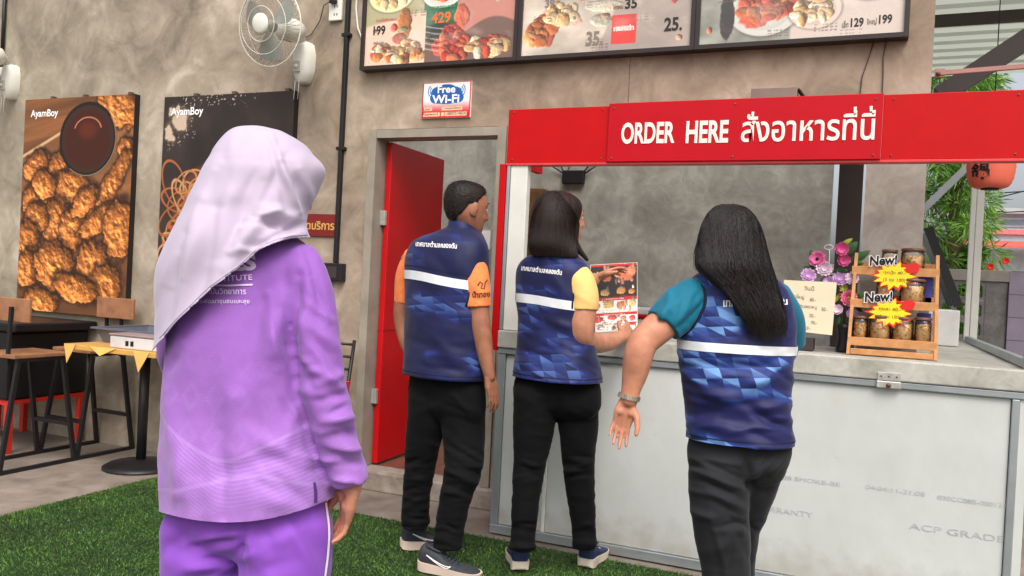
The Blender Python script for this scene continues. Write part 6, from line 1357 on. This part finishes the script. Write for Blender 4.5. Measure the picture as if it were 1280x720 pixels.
        img = over(img, (u > .74) * (u < .97) * (v > .88) * (v < .93) * 1., rgb(214, 40, 44)); n = vnoise(np.stack([u * 60, v * 90, u * 0], -1), 2); lines = (np.abs((v * 34) % 1 - .5) < .16) * (n > .55) * ((v > .46) & (v < .5) | (v > .68) & (v < .72) | (v > .86) & (v < .9)); return busy(over(img, lines * .7, rgb(96, 66, 60)), u, v * .62 + .37, 91, 34, .6)
    dm = d + .40; q = [D(738, 416, dm - .02), D(797, 412, dm + .02), D(798, 321, dm + .04), D(738, 331, dm)]
    ms = thing('menu_sheet', 'laminated food menu sheet held over the counter', 'menu', q[0]); ex = q[1] - q[0]; ey = q[3] - q[0]; nn = ex.cross(ey).normalized(); nn = nn if nn.dot(CAM - q[0]) > 0 else -nn
    MB().prism([q[0], q[0] + ex, q[0] + ex + ey, q[0] + ey], -nn * .002).build('sheet', mat('menu_white', C(228, 222, 216), .4), ms); print_sheet('print', q[0] + nn * .0008 + ex * .01 + ey * .006, ex * .98, ey * .988, 90, 150, menu_p, print_mat('menu_sheet_print', .3, .5), ms)
    for s, u, v, w, h in (('เมนูแนะนำ', .30, .507, .4, .03), ('ชุดอร่อยคุ้ม', .28, .736, .44, .024)): lettering(s, q[0] + nn * .0016 + ex * u + ey * (1 - v - .03), ex * w, ey * h, M_whiteink, ms)
woman_menu()

# ---------------------------------------------------------------- woman with long hair and teal sleeves
def woman_long():
    d = 2.70; yaw = radians(8); o = D(915, 870, d); p = thing('person', 'person with long black hair in navy vest and teal sleeves wearing a watch', 'person', (o.x, o.y, 0))
    SK = skin_mat('light_brown_skin', C(196, 134, 106)); V = vest_mat('navy_vest_triangles', C(22, 25, 76), C(38, 60, 130), C(104, 146, 200), 1.0, 23, 1.0); TE = cloth('teal_shirt', C(20, 104, 128), .65, vary=.1)
    hc = D(912, 302, d + .03); hp, P, M3 = head_parts(hc, turn(radians(-8)), 0, .95)
    parts = hp + [limb([(915, 310, .01, 19), (917, 335, .0, 20), (918, 360, 0, 26)], d)]
    parts += [limb([(858, 380, -.01, 21), (838, 398, -.03, 20.5), (818, 414, -.05, 20), (804, 428, -.06, 19), (798, 445, -.06, 18.5), (794, 465, -.05, 16.5), (789, 486, -.05, 12.5), (786, 501, -.05, 11)], d)]
    parts += hand(D(785, 500, d - .05), D(771, 549, d - .04) - D(785, 500, d - .05), -FH, R0 * 1.0 - Zv * .2, .90, .26, .075, .16)
    parts += [limb([(980, 390, .06, 14), (986, 415, .10, 16), (978, 445, .22, 14), (955, 440, .34, 10)], d)] + hand(D(953, 440, d + .35), FH + Zv * .1, -Zv, -R0, .9)
    mesh_part('body', union(parts, .0034, 3), SK, p); face_details(P, M3, .95, p, M_hairblack)
    HR = [(256, 903, 924, .9, .0), (259, 894, 932, .95, .0), (266, 886, 940, 1.0, -.01), (278, 880, 947, 1.0, -.015), (295, 875, 953, .95, -.02), (315, 872, 957, .85, -.035), (335, 873, 963, .62, -.07), (350, 888, 968, .46, -.095), (368, 907, 974, .36, -.115), (388, 921, 980, .30, -.130), (405, 931, 983, .24, -.135), (418, 938, 981, .18, -.135)]
    hm = torso(HR, d, radians(0), 120, 120, 2.1).mesh('hair'); displace(hm, lambda co, no: (fbm(np.stack([((co - np.array(hc)) @ RV) * 85, co[:, 2] * 3, co[:, 2] * 0], -1), 3, 3) - .5) * .007); face_opening(hm, hc, M3, .95, .056, .02); hair = mesh_part('hair', hm, M_hairblack, p)
    bh = bvh_of(hair); rr = random.Random(8); PS = []
    def hx(y, u):
        r = HR; 
        for i in range(len(r) - 1):
            if r[i][0] <= y <= r[i+1][0]: f = (y - r[i][0]) / (r[i+1][0] - r[i][0]); return (r[i][1] + (r[i+1][1] - r[i][1]) * f) * (1 - u) + (r[i][2] + (r[i+1][2] - r[i][2]) * f) * u
        return r[-1][1] * (1 - u) + r[-1][2] * u
    for k in range(1700):
        u = rr.uniform(-.03, 1.03); y0 = rr.uniform(257, 300); ye = rr.uniform(330, 428) if u < .35 else rr.uniform(385, 432); pts = []; wv = rr.uniform(-4, 4); ph = rr.uniform(0, 6)
        for t in np.linspace(0, 1, 18):
            y = y0 + (ye - y0) * t; uu = u + .03 * sin(ph + t * 5) * t; x = hx(y, uu) + wv * t * t; h = bh.ray_cast(CAM, ray(x, y).normalized())
            if h[0] is not None: q = h[0] - ray(x, y).normalized() * rr.uniform(.001, .005)
            else:
                q = D(x, y, d - .14 - .01 * t) if not pts else (CAM + ray(x, y) * ((pts[-1] - CAM).dot(F_)))
            pts.append(q)
        PS.append(pts)
    strands(PS, .0012, M_hairblack, p, 'hair_strands')['kind'] = 'stuff'
    vb = torso([(332, 892, 944, 1.0, .0), (339, 883, 954, .85, 0), (346, 872, 966, .66, 0), (355, 864, 976, .60, 0), (370, 859, 985, .58, 0), (400, 854, 991, .60, 0), (430, 849, 992, .64, 0), (455, 850, 989, .66, 0), (480, 853, 988, .69, 0), (510, 858, 985, .72, 0), (535, 860, 988, .78, 0), (550, 860, 989, .80, 0)], d, yaw, 120, 140)
    vm = vb.mesh('vest'); displace(vm, folds([(858, 490, 910, 500, 6, .008), (856, 505, 925, 520, 7, -.008), (930, 480, 985, 470, 6, .008), (925, 500, 988, 495, 6, -.007), (935, 515, 988, 508, 6, .007), (855, 465, 900, 470, 6, .006), (870, 530, 930, 540, 7, .006), (955, 455, 990, 440, 5, -.006), (860, 520, 985, 532, 5, -.004)] + wrinkles(26, (855, 450, 990, 548), 8, 60, 4.5, .008, 21, 14) + wrinkles(10, (870, 360, 985, 430), 70, 40, 6, .004, 22), lambda co: ridge(co * np.array((5, 5, 13)), 21) * .008 + (fbm(co * 14, 6, 2) - .5) * .006)); vest = mesh_part('vest', vm, V, p); b = bvh_of(vest)
    band(b, 922, d, 428, 439, M_refl, p); TR = MATS['navy_trim']; armhole(b, (880, 368, .0, 22), (829, 407, -.045, 25), TR, p, d, .005); band(b, 922, d, 543, 544.2, TR, p, 'hem_seam', .0012); px_text('เทศบาล', 904, 384, 938, 384, 9, M_whiteink, p, b, .03); px_text('คลองตัน', 948, 383, 984, 381, 9, M_whiteink, p, b, .03)
    MB().tube([D(x, y, d + dd) for x, y, dd in ((893, 334, -.06), (918, 338, -.085), (943, 333, -.06))], .008, 8).build('collar_piping', mat('navy_trim', C(22, 24, 62), .6), p)
    sl = union([limb([(880, 368, .0, 22), (864, 374, -.01, 26), (846, 389, -.03, 27.5), (829, 407, -.045, 25)], d, flat_end=True)], .005, 3); displace(sl, folds([(870, 365, 842, 415, 5, .006), (880, 380, 852, 412, 5, -.005), (850, 372, 822, 398, 5, .005), (836, 382, 835, 412, 4, -.004)] + wrinkles(12, (822, 360, 885, 420), 115, 36, 3.6, .006, 26, 16), lambda co: (fbm(co * 24, 4, 2) - .5) * .006)); s1 = mesh_part('shirt_sleeve', sl, TE, p)
    mesh_part('shirt_sleeve', union([limb([(968, 372, .02, 22), (984, 400, .07, 21), (986, 430, .12, 20)], d, flat_end=True)], .006, 2), TE, p)
    # trousers
    pe = torso([(535, 868, 984, .58, 0), (555, 861, 988, .62, 0), (575, 861, 984, .64, -.005), (592, 864, 976, .58, 0), (606, 874, 962, .42, 0)], d, yaw, 60)
    ll = limb([(898, 590, -.02, 37), (899, 630, -.02, 36.5), (903, 670, -.02, 34), (908, 720, -.02, 29.5), (910, 780, -.03, 27), (911, 830, -.03, 24), (911, 862, -.03, 24)], d, flat_end=True); rl_ = limb([(944, 588, .02, 33), (936, 625, .07, 28), (925, 665, .13, 24), (921, 715, .18, 22), (926, 790, .22, 20), (930, 850, .24, 20)], d, flat_end=True)
    tm = union([pe, ll, rl_], .006, 4); displace(tm, folds([(875, 590, 935, 615, 4, .009), (880, 602, 936, 628, 4, -.008), (885, 614, 934, 638, 4, .008), (890, 626, 930, 648, 4, -.006), (872, 575, 930, 600, 5, -.006), (930, 570, 938, 600, 6, -.01), (935, 600, 965, 575, 5, .007), (865, 690, 930, 680, 7, .004)] + wrinkles(14, (868, 575, 936, 660), 22, 48, 3.6, .009, 23, 10) + wrinkles(8, (870, 660, 932, 720), 75, 60, 5, .005, 24) + wrinkles(6, (935, 570, 975, 620), -35, 34, 4, .007, 25), lambda co: ridge(co * np.array((5, 5, 12)), 27) * .004)); mesh_part('trousers', tm, cloth('charcoal_trouser_cloth', C(36, 36, 39), .8, vary=.15, sheen=.1), p)
    NV = MATS['navy_trainer']; SO = MATS['cream_sole']; g = D(911, 862, d - .03); shoe((g.x, g.y - .02), turn(radians(2)), p, NV, SO, .25); g = D(930, 852, d + .24); shoe((g.x, g.y - .02), turn(radians(10)), p, NV, SO, .25)
    # watch
    w0 = D(788, 490, d - .05); w1 = D(785, 502, d - .05); ax = (w1 - w0).normalized(); c = w0.lerp(w1, .5)
    w = thing('wrist_watch', 'silver metal watch on the wrist of the long haired person', 'watch', c); a1 = R0 - ax * R0.dot(ax); a1.normalize(); a2 = ax.cross(a1); n = 26; rx, ry = .0325, .0305
    for k in range(n):
        t0 = 2*pi*k/n; t1 = 2*pi*(k+.86)/n; vs = []
        for r in (1.0, 1.10):
            for t in (t0, t1):
                for h in (-.0075, .0075): vs.append(c + a1 * (rx * r * cos(t)) + a2 * (ry * r * sin(t)) + ax * h)
        MB().add(vs, [(0,1,3,2),(4,6,7,5),(0,2,6,4),(1,5,7,3),(0,4,5,1),(2,3,7,6)]).build('link', mat('watch_steel', C(196, 186, 168), .3, metal=.8), w)
    fc = c + a2 * (ry * 1.1) if a2.dot(FH) > 0 else c - a2 * (ry * 1.1); fn_ = (fc - c).normalized(); MB().lathe([(.015, -.002), (.016, .004), (.014, .006)], 24, Matrix.Translation(fc) @ fn_.to_track_quat('Z', 'Y').to_matrix().to_4x4()).build('case', MATS['watch_steel'], w)
woman_long()

# ---------------------------------------------------------------- woman in lilac headscarf and purple tunic
def woman_scarf():
    d = 1.77; yaw = radians(18); o = D(310, 1080, d); p = thing('person', 'person in lilac white headscarf, purple tunic and purple trousers', 'person', (o.x, o.y, 0))
    SK = MATS['light_brown_skin']
    def tunic_mat():
        m = bpy.data.materials.new('purple_tunic'); m.use_nodes = True; N = m.node_tree.nodes; L = m.node_tree.links; b = N['Principled BSDF']; tc = N.new('ShaderNodeTexCoord')
        def dotp(v, src=None):
            x = N.new('ShaderNodeVectorMath'); x.operation = 'DOT_PRODUCT'; L.new(src or tc.outputs['Object'], x.inputs[0]); x.inputs[1].default_value = v; return x.outputs['Value']
        def mm(op, a, v=None, c=None, k=None):
            x = N.new('ShaderNodeMath'); x.operation = op; L.new(a, x.inputs[0])
            if c is not None: L.new(c, x.inputs[1])
            elif v is not None: x.inputs[1].default_value = v
            if k is not None: x.inputs[2].default_value = k
            return x.outputs[0]
        u = dotp((R0.x, R0.y, 0)); z = dotp((0, 0, 1)); at_ = N.new('ShaderNodeAttribute'); at_.attribute_name = 'printed'; pm = at_.outputs['Fac']
        def mixc(f, a, colr):
            x = N.new('ShaderNodeMix'); x.data_type = 'RGBA'; L.new(f, x.inputs[0]); L.new(a, x.inputs[6]); x.inputs[7].default_value = colr; return x.outputs[2]
        g = N.new('ShaderNodeMapRange'); g.inputs[1].default_value = 1.30; g.inputs[2].default_value = .80; L.new(z, g.inputs[0]); r = ramp(N, [(0, C(138, 86, 170)), (.5, C(150, 98, 181)), (1, C(164, 114, 192))]); L.new(g.outputs[0], r.inputs[0]); col = r.outputs[0]
        # row of pale diamond motifs, then fine sweeping lines bounded by two curves
        du = mm('ABSOLUTE', mm('SUBTRACT', mm('FRACT', mm('MULTIPLY', u, 19.0)), .5)); dz = mm('ABSOLUTE', mm('SUBTRACT', mm('FRACT', mm('MULTIPLY', z, 13.0)), .5)); dia = mm('SUBTRACT', mm('ADD', du, c=dz), .34); dm = mm('LESS_THAN', mm('ABSOLUTE', dia), .10); n = N.new('ShaderNodeTexNoise'); n.inputs['Scale'].default_value = 9; L.new(tc.outputs['Object'], n.inputs[0])
        zlow = N.new('ShaderNodeMapRange'); zlow.inputs[1].default_value = 1.22; zlow.inputs[2].default_value = .92; zlow.inputs[4].default_value = .34; L.new(z, zlow.inputs[0]); f1 = mm('MULTIPLY', mm('MULTIPLY', dm, c=zlow.outputs[0]), c=n.outputs['Fac']); f1 = mm('MULTIPLY', f1, c=pm); col = mixc(f1, col, C(168, 128, 200))
        def soft(k): return mm('SQRT', mm('MULTIPLY_ADD', mm('POWER', mm('ABSOLUTE', mm('SUBTRACT', u, k)), 2.0), 1.0, k=.0006))
        c1 = mm('SUBTRACT', z, c=mm('MULTIPLY', soft(-.055), .55)); c2 = mm('SUBTRACT', z, c=mm('MULTIPLY', soft(.02), -.30))
        inside = mm('MULTIPLY', mm('LESS_THAN', c1, .905), c=mm('GREATER_THAN', c2, .845)); ln = mm('LESS_THAN', mm('FRACT', mm('MULTIPLY', mm('ADD', c1, c=mm('MULTIPLY', u, .22)), 120.0)), .40); f2 = mm('MULTIPLY', mm('MULTIPLY', mm('MULTIPLY', inside, c=ln), c=pm), .30); col = mixc(f2, col, C(176, 140, 206))
        e1 = mm('MULTIPLY', mm('LESS_THAN', mm('ABSOLUTE', mm('SUBTRACT', c1, .905)), .004), .3); e1 = mm('MULTIPLY', e1, c=pm); col = mixc(e1, col, C(184, 148, 210)); e2 = mm('MULTIPLY', mm('LESS_THAN', mm('ABSOLUTE', mm('SUBTRACT', c2, .905)), .004), .3); e2 = mm('MULTIPLY', e2, c=pm); col = mixc(e2, col, C(184, 148, 210))
        L.new(col, b.inputs['Base Color']); b.inputs['Roughness'].default_value = .62; b.inputs['Specular IOR Level'].default_value = .25; b.inputs['Sheen Weight'].default_value = .2
        n2 = N.new('ShaderNodeTexNoise'); n2.inputs['Scale'].default_value = 420; L.new(tc.outputs['Object'], n2.inputs[0]); bp = N.new('ShaderNodeBump'); bp.inputs['Strength'].default_value = .25; bp.inputs['Distance'].default_value = .004; L.new(n2.outputs['Fac'], bp.inputs['Height']); L.new(bp.outputs[0], b.inputs['Normal']); return m
    TU = tunic_mat()
    hc = D(338, 232, d + .03); hp, P, M3 = head_parts(hc, turn(radians(38)), radians(-6), .96)
    parts = hp + [limb([(334, 265, .02, 32), (328, 300, .01, 34), (322, 335, .0, 44)], d), limb([(384, 360, -.07, 13), (406, 500, -.085, 13), (425, 570, -.06, 13), (436, 598, -.05, 13), (440, 610, -.04, 13)], d), limb([(225, 380, .08, 20), (225, 450, .12, 20), (255, 480, .28, 16), (290, 470, .36, 13)], d)]
    parts += hand(D(441, 606, d - .04), D(431, 652, d - .02) - D(441, 606, d - .04), -R0 * .9 - FH * .25, FH * .9 - R0 * .4, .90, .34) + hand(D(292, 469, d + .37), R0 + FH * .3, -Zv, -FH, .9)
    mesh_part('body', union(parts, .0034, 3), SK, p); face_details(P, M3, .96, p, M_hairblack)
    tb_ = torso([(290, 318, 362, 1.0, .01), (300, 292, 378, .78, 0), (312, 262, 393, .66, 0), (328, 240, 402, .62, 0), (350, 226, 404, .61, 0), (390, 214, 402, .62, 0), (440, 206, 400, .66, 0), (490, 203, 402, .68, 0), (540, 202, 408, .70, 0), (590, 202, 417, .76, 0), (630, 205, 419, .78, 0), (668, 207, 419, .80, 0)], d, yaw, 90)
    ra = limb([(372, 330, -.03, 29), (382, 350, -.06, 31), (391, 400, -.08, 29.5), (401, 470, -.09, 28), (413, 525, -.08, 26.5), (425, 565, -.06, 25), (434, 590, -.05, 24), (438, 606, -.05, 22.5)], d, flat_end=True); la = limb([(245, 335, .04, 30), (228, 365, .06, 30), (222, 420, .09, 26), (232, 465, .18, 24), (265, 480, .30, 21), (285, 472, .35, 19)], d, flat_end=True)
    tm = union([tb_, ra, la], .0055, 6)
    def tz(co): return ridge(co * np.array((7, 7, 3)), 31) * .007 + (fbm(co * 11, 8, 3) - .5) * .012
    displace(tm, folds([(372, 345, 362, 430, 8, -0.0192), (362, 420, 372, 500, 9, -0.0160), (375, 500, 398, 590, 8, -0.0144), (350, 380, 330, 470, 14, 0.0112), (335, 360, 300, 480, 16, -0.0080), (290, 420, 280, 560, 18, 0.0080), (240, 440, 250, 600, 16, 0.0080), (395, 480, 437, 465, 6, 0.0096), (398, 500, 442, 490, 6, -0.0096), (405, 525, 448, 520, 6, 0.0112), (410, 545, 452, 540, 6, -0.0112), (416, 560, 456, 562, 6, 0.0112), (420, 578, 460, 580, 5, -0.0080), (380, 400, 425, 440, 9, 0.0080), (392, 420, 432, 470, 9, -0.0080), (310, 540, 390, 590, 12, 0.0080), (260, 600, 380, 560, 12, -0.0064), (420, 598, 462, 606, 2.0, 0.0064), (205, 470, 225, 440, 8, -0.0096)] + wrinkles(16, (385, 440, 455, 600), 20, 46, 4.5, .0055, 31, 18) + wrinkles(10, (330, 350, 400, 560), 80, 70, 7, .007, 32, 14) + wrinkles(14, (210, 420, 330, 640), 88, 110, 9, .006, 33, 12) + wrinkles(8, (310, 560, 400, 640), 25, 70, 8, .005, 34, 15) + wrinkles(6, (375, 310, 415, 420), 65, 50, 6, .007, 35, 15), tz)); bisect(tm, [(150, 636, 300, 655), (296, 655, 430, 617)]) if False else None
    # hem: trimmed along the photo's hem line on either side of its lowest point; the sleeve is left alone
    arm = [np.array(D(px, py, d + dd)) for px, py, dd in ((382, 350, -.06), (391, 400, -.08), (403, 470, -.09), (416, 525, -.08), (428, 565, -.06), (439, 606, -.05))]; rad = [31, 29.5, 29, 27.5, 25.5, 22.5]
    def in_arm(V):
        best = np.full(len(V), 9.)
        for a, b_, r in zip(arm[:-1], arm[1:], rad[1:]):
            ab = b_ - a; t = np.clip(((V - a) @ ab) / (ab @ ab), 0, 1); best = np.minimum(best, np.linalg.norm(V - a - t[:, None] * ab, axis=1) / (r * d / FPX))
        return best
    trim(tm, lambda x: 653 - .0018 * (x - 285) ** 2, lambda V, x, y: in_arm(V) > 1.12)
    at = tm.attributes.new('printed', 'FLOAT', 'POINT'); at.data.foreach_set('value', sstep(1.05, 1.25, in_arm(get_co(tm))).astype(np.float32))
    tun = mesh_part('tunic', tm, TU, p); b = bvh_of(tun)
    M_lt = mat('pale_lilac_print', C(226, 206, 236), .6, vary=.03); px_text('NES', 262, 341, 321, 338, 20, M_lt, p, b, .05); px_text('INSTITUTE', 262, 353, 316, 350, 7, M_lt, p, b, .01); px_patch([(250, 355.5), (283, 356), (316, 355)], [(250, 357.5), (283, 358), (316, 357)], M_lt, p, b, 'printed_line', nv=1); px_text('สถาบันวิทยาการ', 250, 368, 308, 368, 8, M_lt, p, b, .01); px_text('เพื่อการพัฒนาชุมชนและสุข', 232, 381, 312, 381, 8, M_lt, p, b, .01)
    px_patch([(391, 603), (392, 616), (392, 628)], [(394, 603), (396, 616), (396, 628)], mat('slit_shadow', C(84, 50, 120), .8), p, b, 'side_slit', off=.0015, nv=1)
    # trousers
    PU = cloth('purple_trouser_cloth', C(140, 80, 188), .7, vary=.06, sheen=.2)
    pe = torso([(590, 222, 404, .56, 0), (625, 214, 411, .60, 0), (655, 208, 416, .62, 0), (675, 212, 412, .52, 0), (692, 226, 398, .36, .0)], d, yaw, 60)
    ll = limb([(256, 660, .02, 52), (256, 720, .02, 51), (258, 800, .03, 46), (262, 900, .04, 40), (266, 1000, .05, 36), (268, 1075, .05, 36)], d, flat_end=True); rl_ = limb([(358, 660, -.03, 58), (356, 720, -.03, 56), (354, 800, -.02, 49), (352, 900, .0, 42), (350, 1000, .0, 37), (350, 1075, .0, 37)], d, flat_end=True)
    trm = union([pe, ll, rl_], .007, 5); displace(trm, folds([(300, 655, 302, 720, 6, -.012), (225, 715, 290, 690, 9, .010), (220, 735, 295, 715, 9, -.008), (235, 690, 290, 672, 8, -.006), (320, 690, 380, 660, 10, .006), (310, 720, 370, 700, 10, -.005), (290, 665, 330, 700, 8, .008)] + wrinkles(10, (215, 670, 300, 720), -18, 70, 7, .009, 41, 12) + wrinkles(6, (320, 650, 400, 720), 60, 70, 8, .006, 42), lambda co: ridge(co * np.array((5, 5, 5)), 41) * .005)); tr = mesh_part('trousers', trm, PU, p); bt = bvh_of(tr)
    px_patch([(405, 628), (409, 660), (408, 690), (404, 722)], [(407.5, 628), (411.5, 660), (410.5, 690), (406.5, 722)], M_whiteink, p, bt, 'side_piping', off=.002, nv=1)
    for xx, dd in ((268, .05), (350, 0)): g = D(xx, 1080, d + dd); shoe((g.x - .02, g.y - .04), turn(radians(10)), p, mat('white_trainer', C(214, 212, 210), .6), MATS['cream_sole'], .25)
    # headscarf: a draped shell, cut along its lower edge
    HJ = [(157.5, 314, 327, .9, .02), (160, 303, 341, .92, .02), (166, 291, 360, .95, .02), (176, 281, 378, .95, .02), (190, 271, 391, .94, .02), (200, 266, 400, .93, .02), (208, 261, 404, .93, .02), (218, 255, 402, .92, .015), (235, 247, 395, .90, .01), (250, 239, 388, .86, .0), (265, 233, 383, .84, -.005), (282, 225, 382, .84, -.01), (300, 216, 392, .80, -.012), (320, 207, 406, .74, -.012), (345, 199, 414, .70, -.012), (380, 193, 420, .69, -.012), (420, 190, 424, .70, -.012), (445, 189, 426, .71, -.012)]
    hm = torso(HJ, d, radians(12), 220, 260, 2.15).mesh('headscarf')
    def drape_noise(co):
        x, y = proj(co); a, b_ = x - 330, y - 200; s_ = (a * .87 + b_ * .49); t_ = (-a * .49 + b_ * .87)
        w = sstep(170, 330, y); return (fbm(np.stack([s_ / 26, t_ / 130, s_ * 0], -1), 51, 2) - .5) * (.006 + .014 * w) + (fbm(co * 7, 3, 2) - .5) * .004
    displace(hm, folds([(336, 163, 350, 200, 5, .006), (350, 200, 374, 264, 5, .010), (358, 195, 384, 268, 7, -.010), (336, 170, 358, 262, 6, -.006), (318, 272, 364, 285, 4, -.012), (322, 258, 374, 274, 7, .007), (300, 305, 344, 262, 10, .010), (283, 345, 330, 288, 10, -.010), (256, 250, 212, 410, 9, .010), (274, 262, 240, 395, 9, -.011), (235, 295, 203, 420, 7, -.008), (302, 195, 262, 330, 12, .008), (320, 200, 284, 320, 10, -.007), (340, 304, 388, 289, 6, .010), (350, 290, 380, 280, 5, -.008), (376, 212, 393, 262, 6, .006)] + wrinkles(20, (200, 230, 335, 420), 116, 110, 5.5, .004, 61, 7) + wrinkles(8, (275, 170, 350, 250), 105, 60, 6, .002, 62, 14) + wrinkles(9, (310, 270, 385, 310), -20, 50, 4, .007, 63, 12), drape_noise))
    ex_ = np.array([150, 195, 222, 263, 297, 324, 345, 365, 392, 440.]); ey_ = np.array([480, 432, 400, 361, 336, 312, 303, 298, 296, 293.]); trim(hm, lambda x: np.interp(x, ex_, ey_))
    face_opening(hm, hc, M3, .96, .054, .05, -.12, .075)
    bm = bmesh.new(); bm.from_mesh(hm); bmesh.ops.solidify(bm, geom=bm.faces[:], thickness=.002); bm.to_mesh(hm); bm.free()
    for q in hm.polygons: q.use_smooth = True
    hj = mesh_part('headscarf', hm, cloth('lilac_white_scarf', C(186, 172, 192), .8, vary=.03, sheen=.3, bump=.06), p)
    f = drape(bvh_of(hj), .0006); MB().tube([f(Vector((x, np.interp(x, ex_, ey_) - 3.5, 0))) for x in np.linspace(200, 384, 70)], .0011, 5).build('scarf_hem', mat('scarf_thread', C(186, 168, 190), .8), p)
woman_scarf()
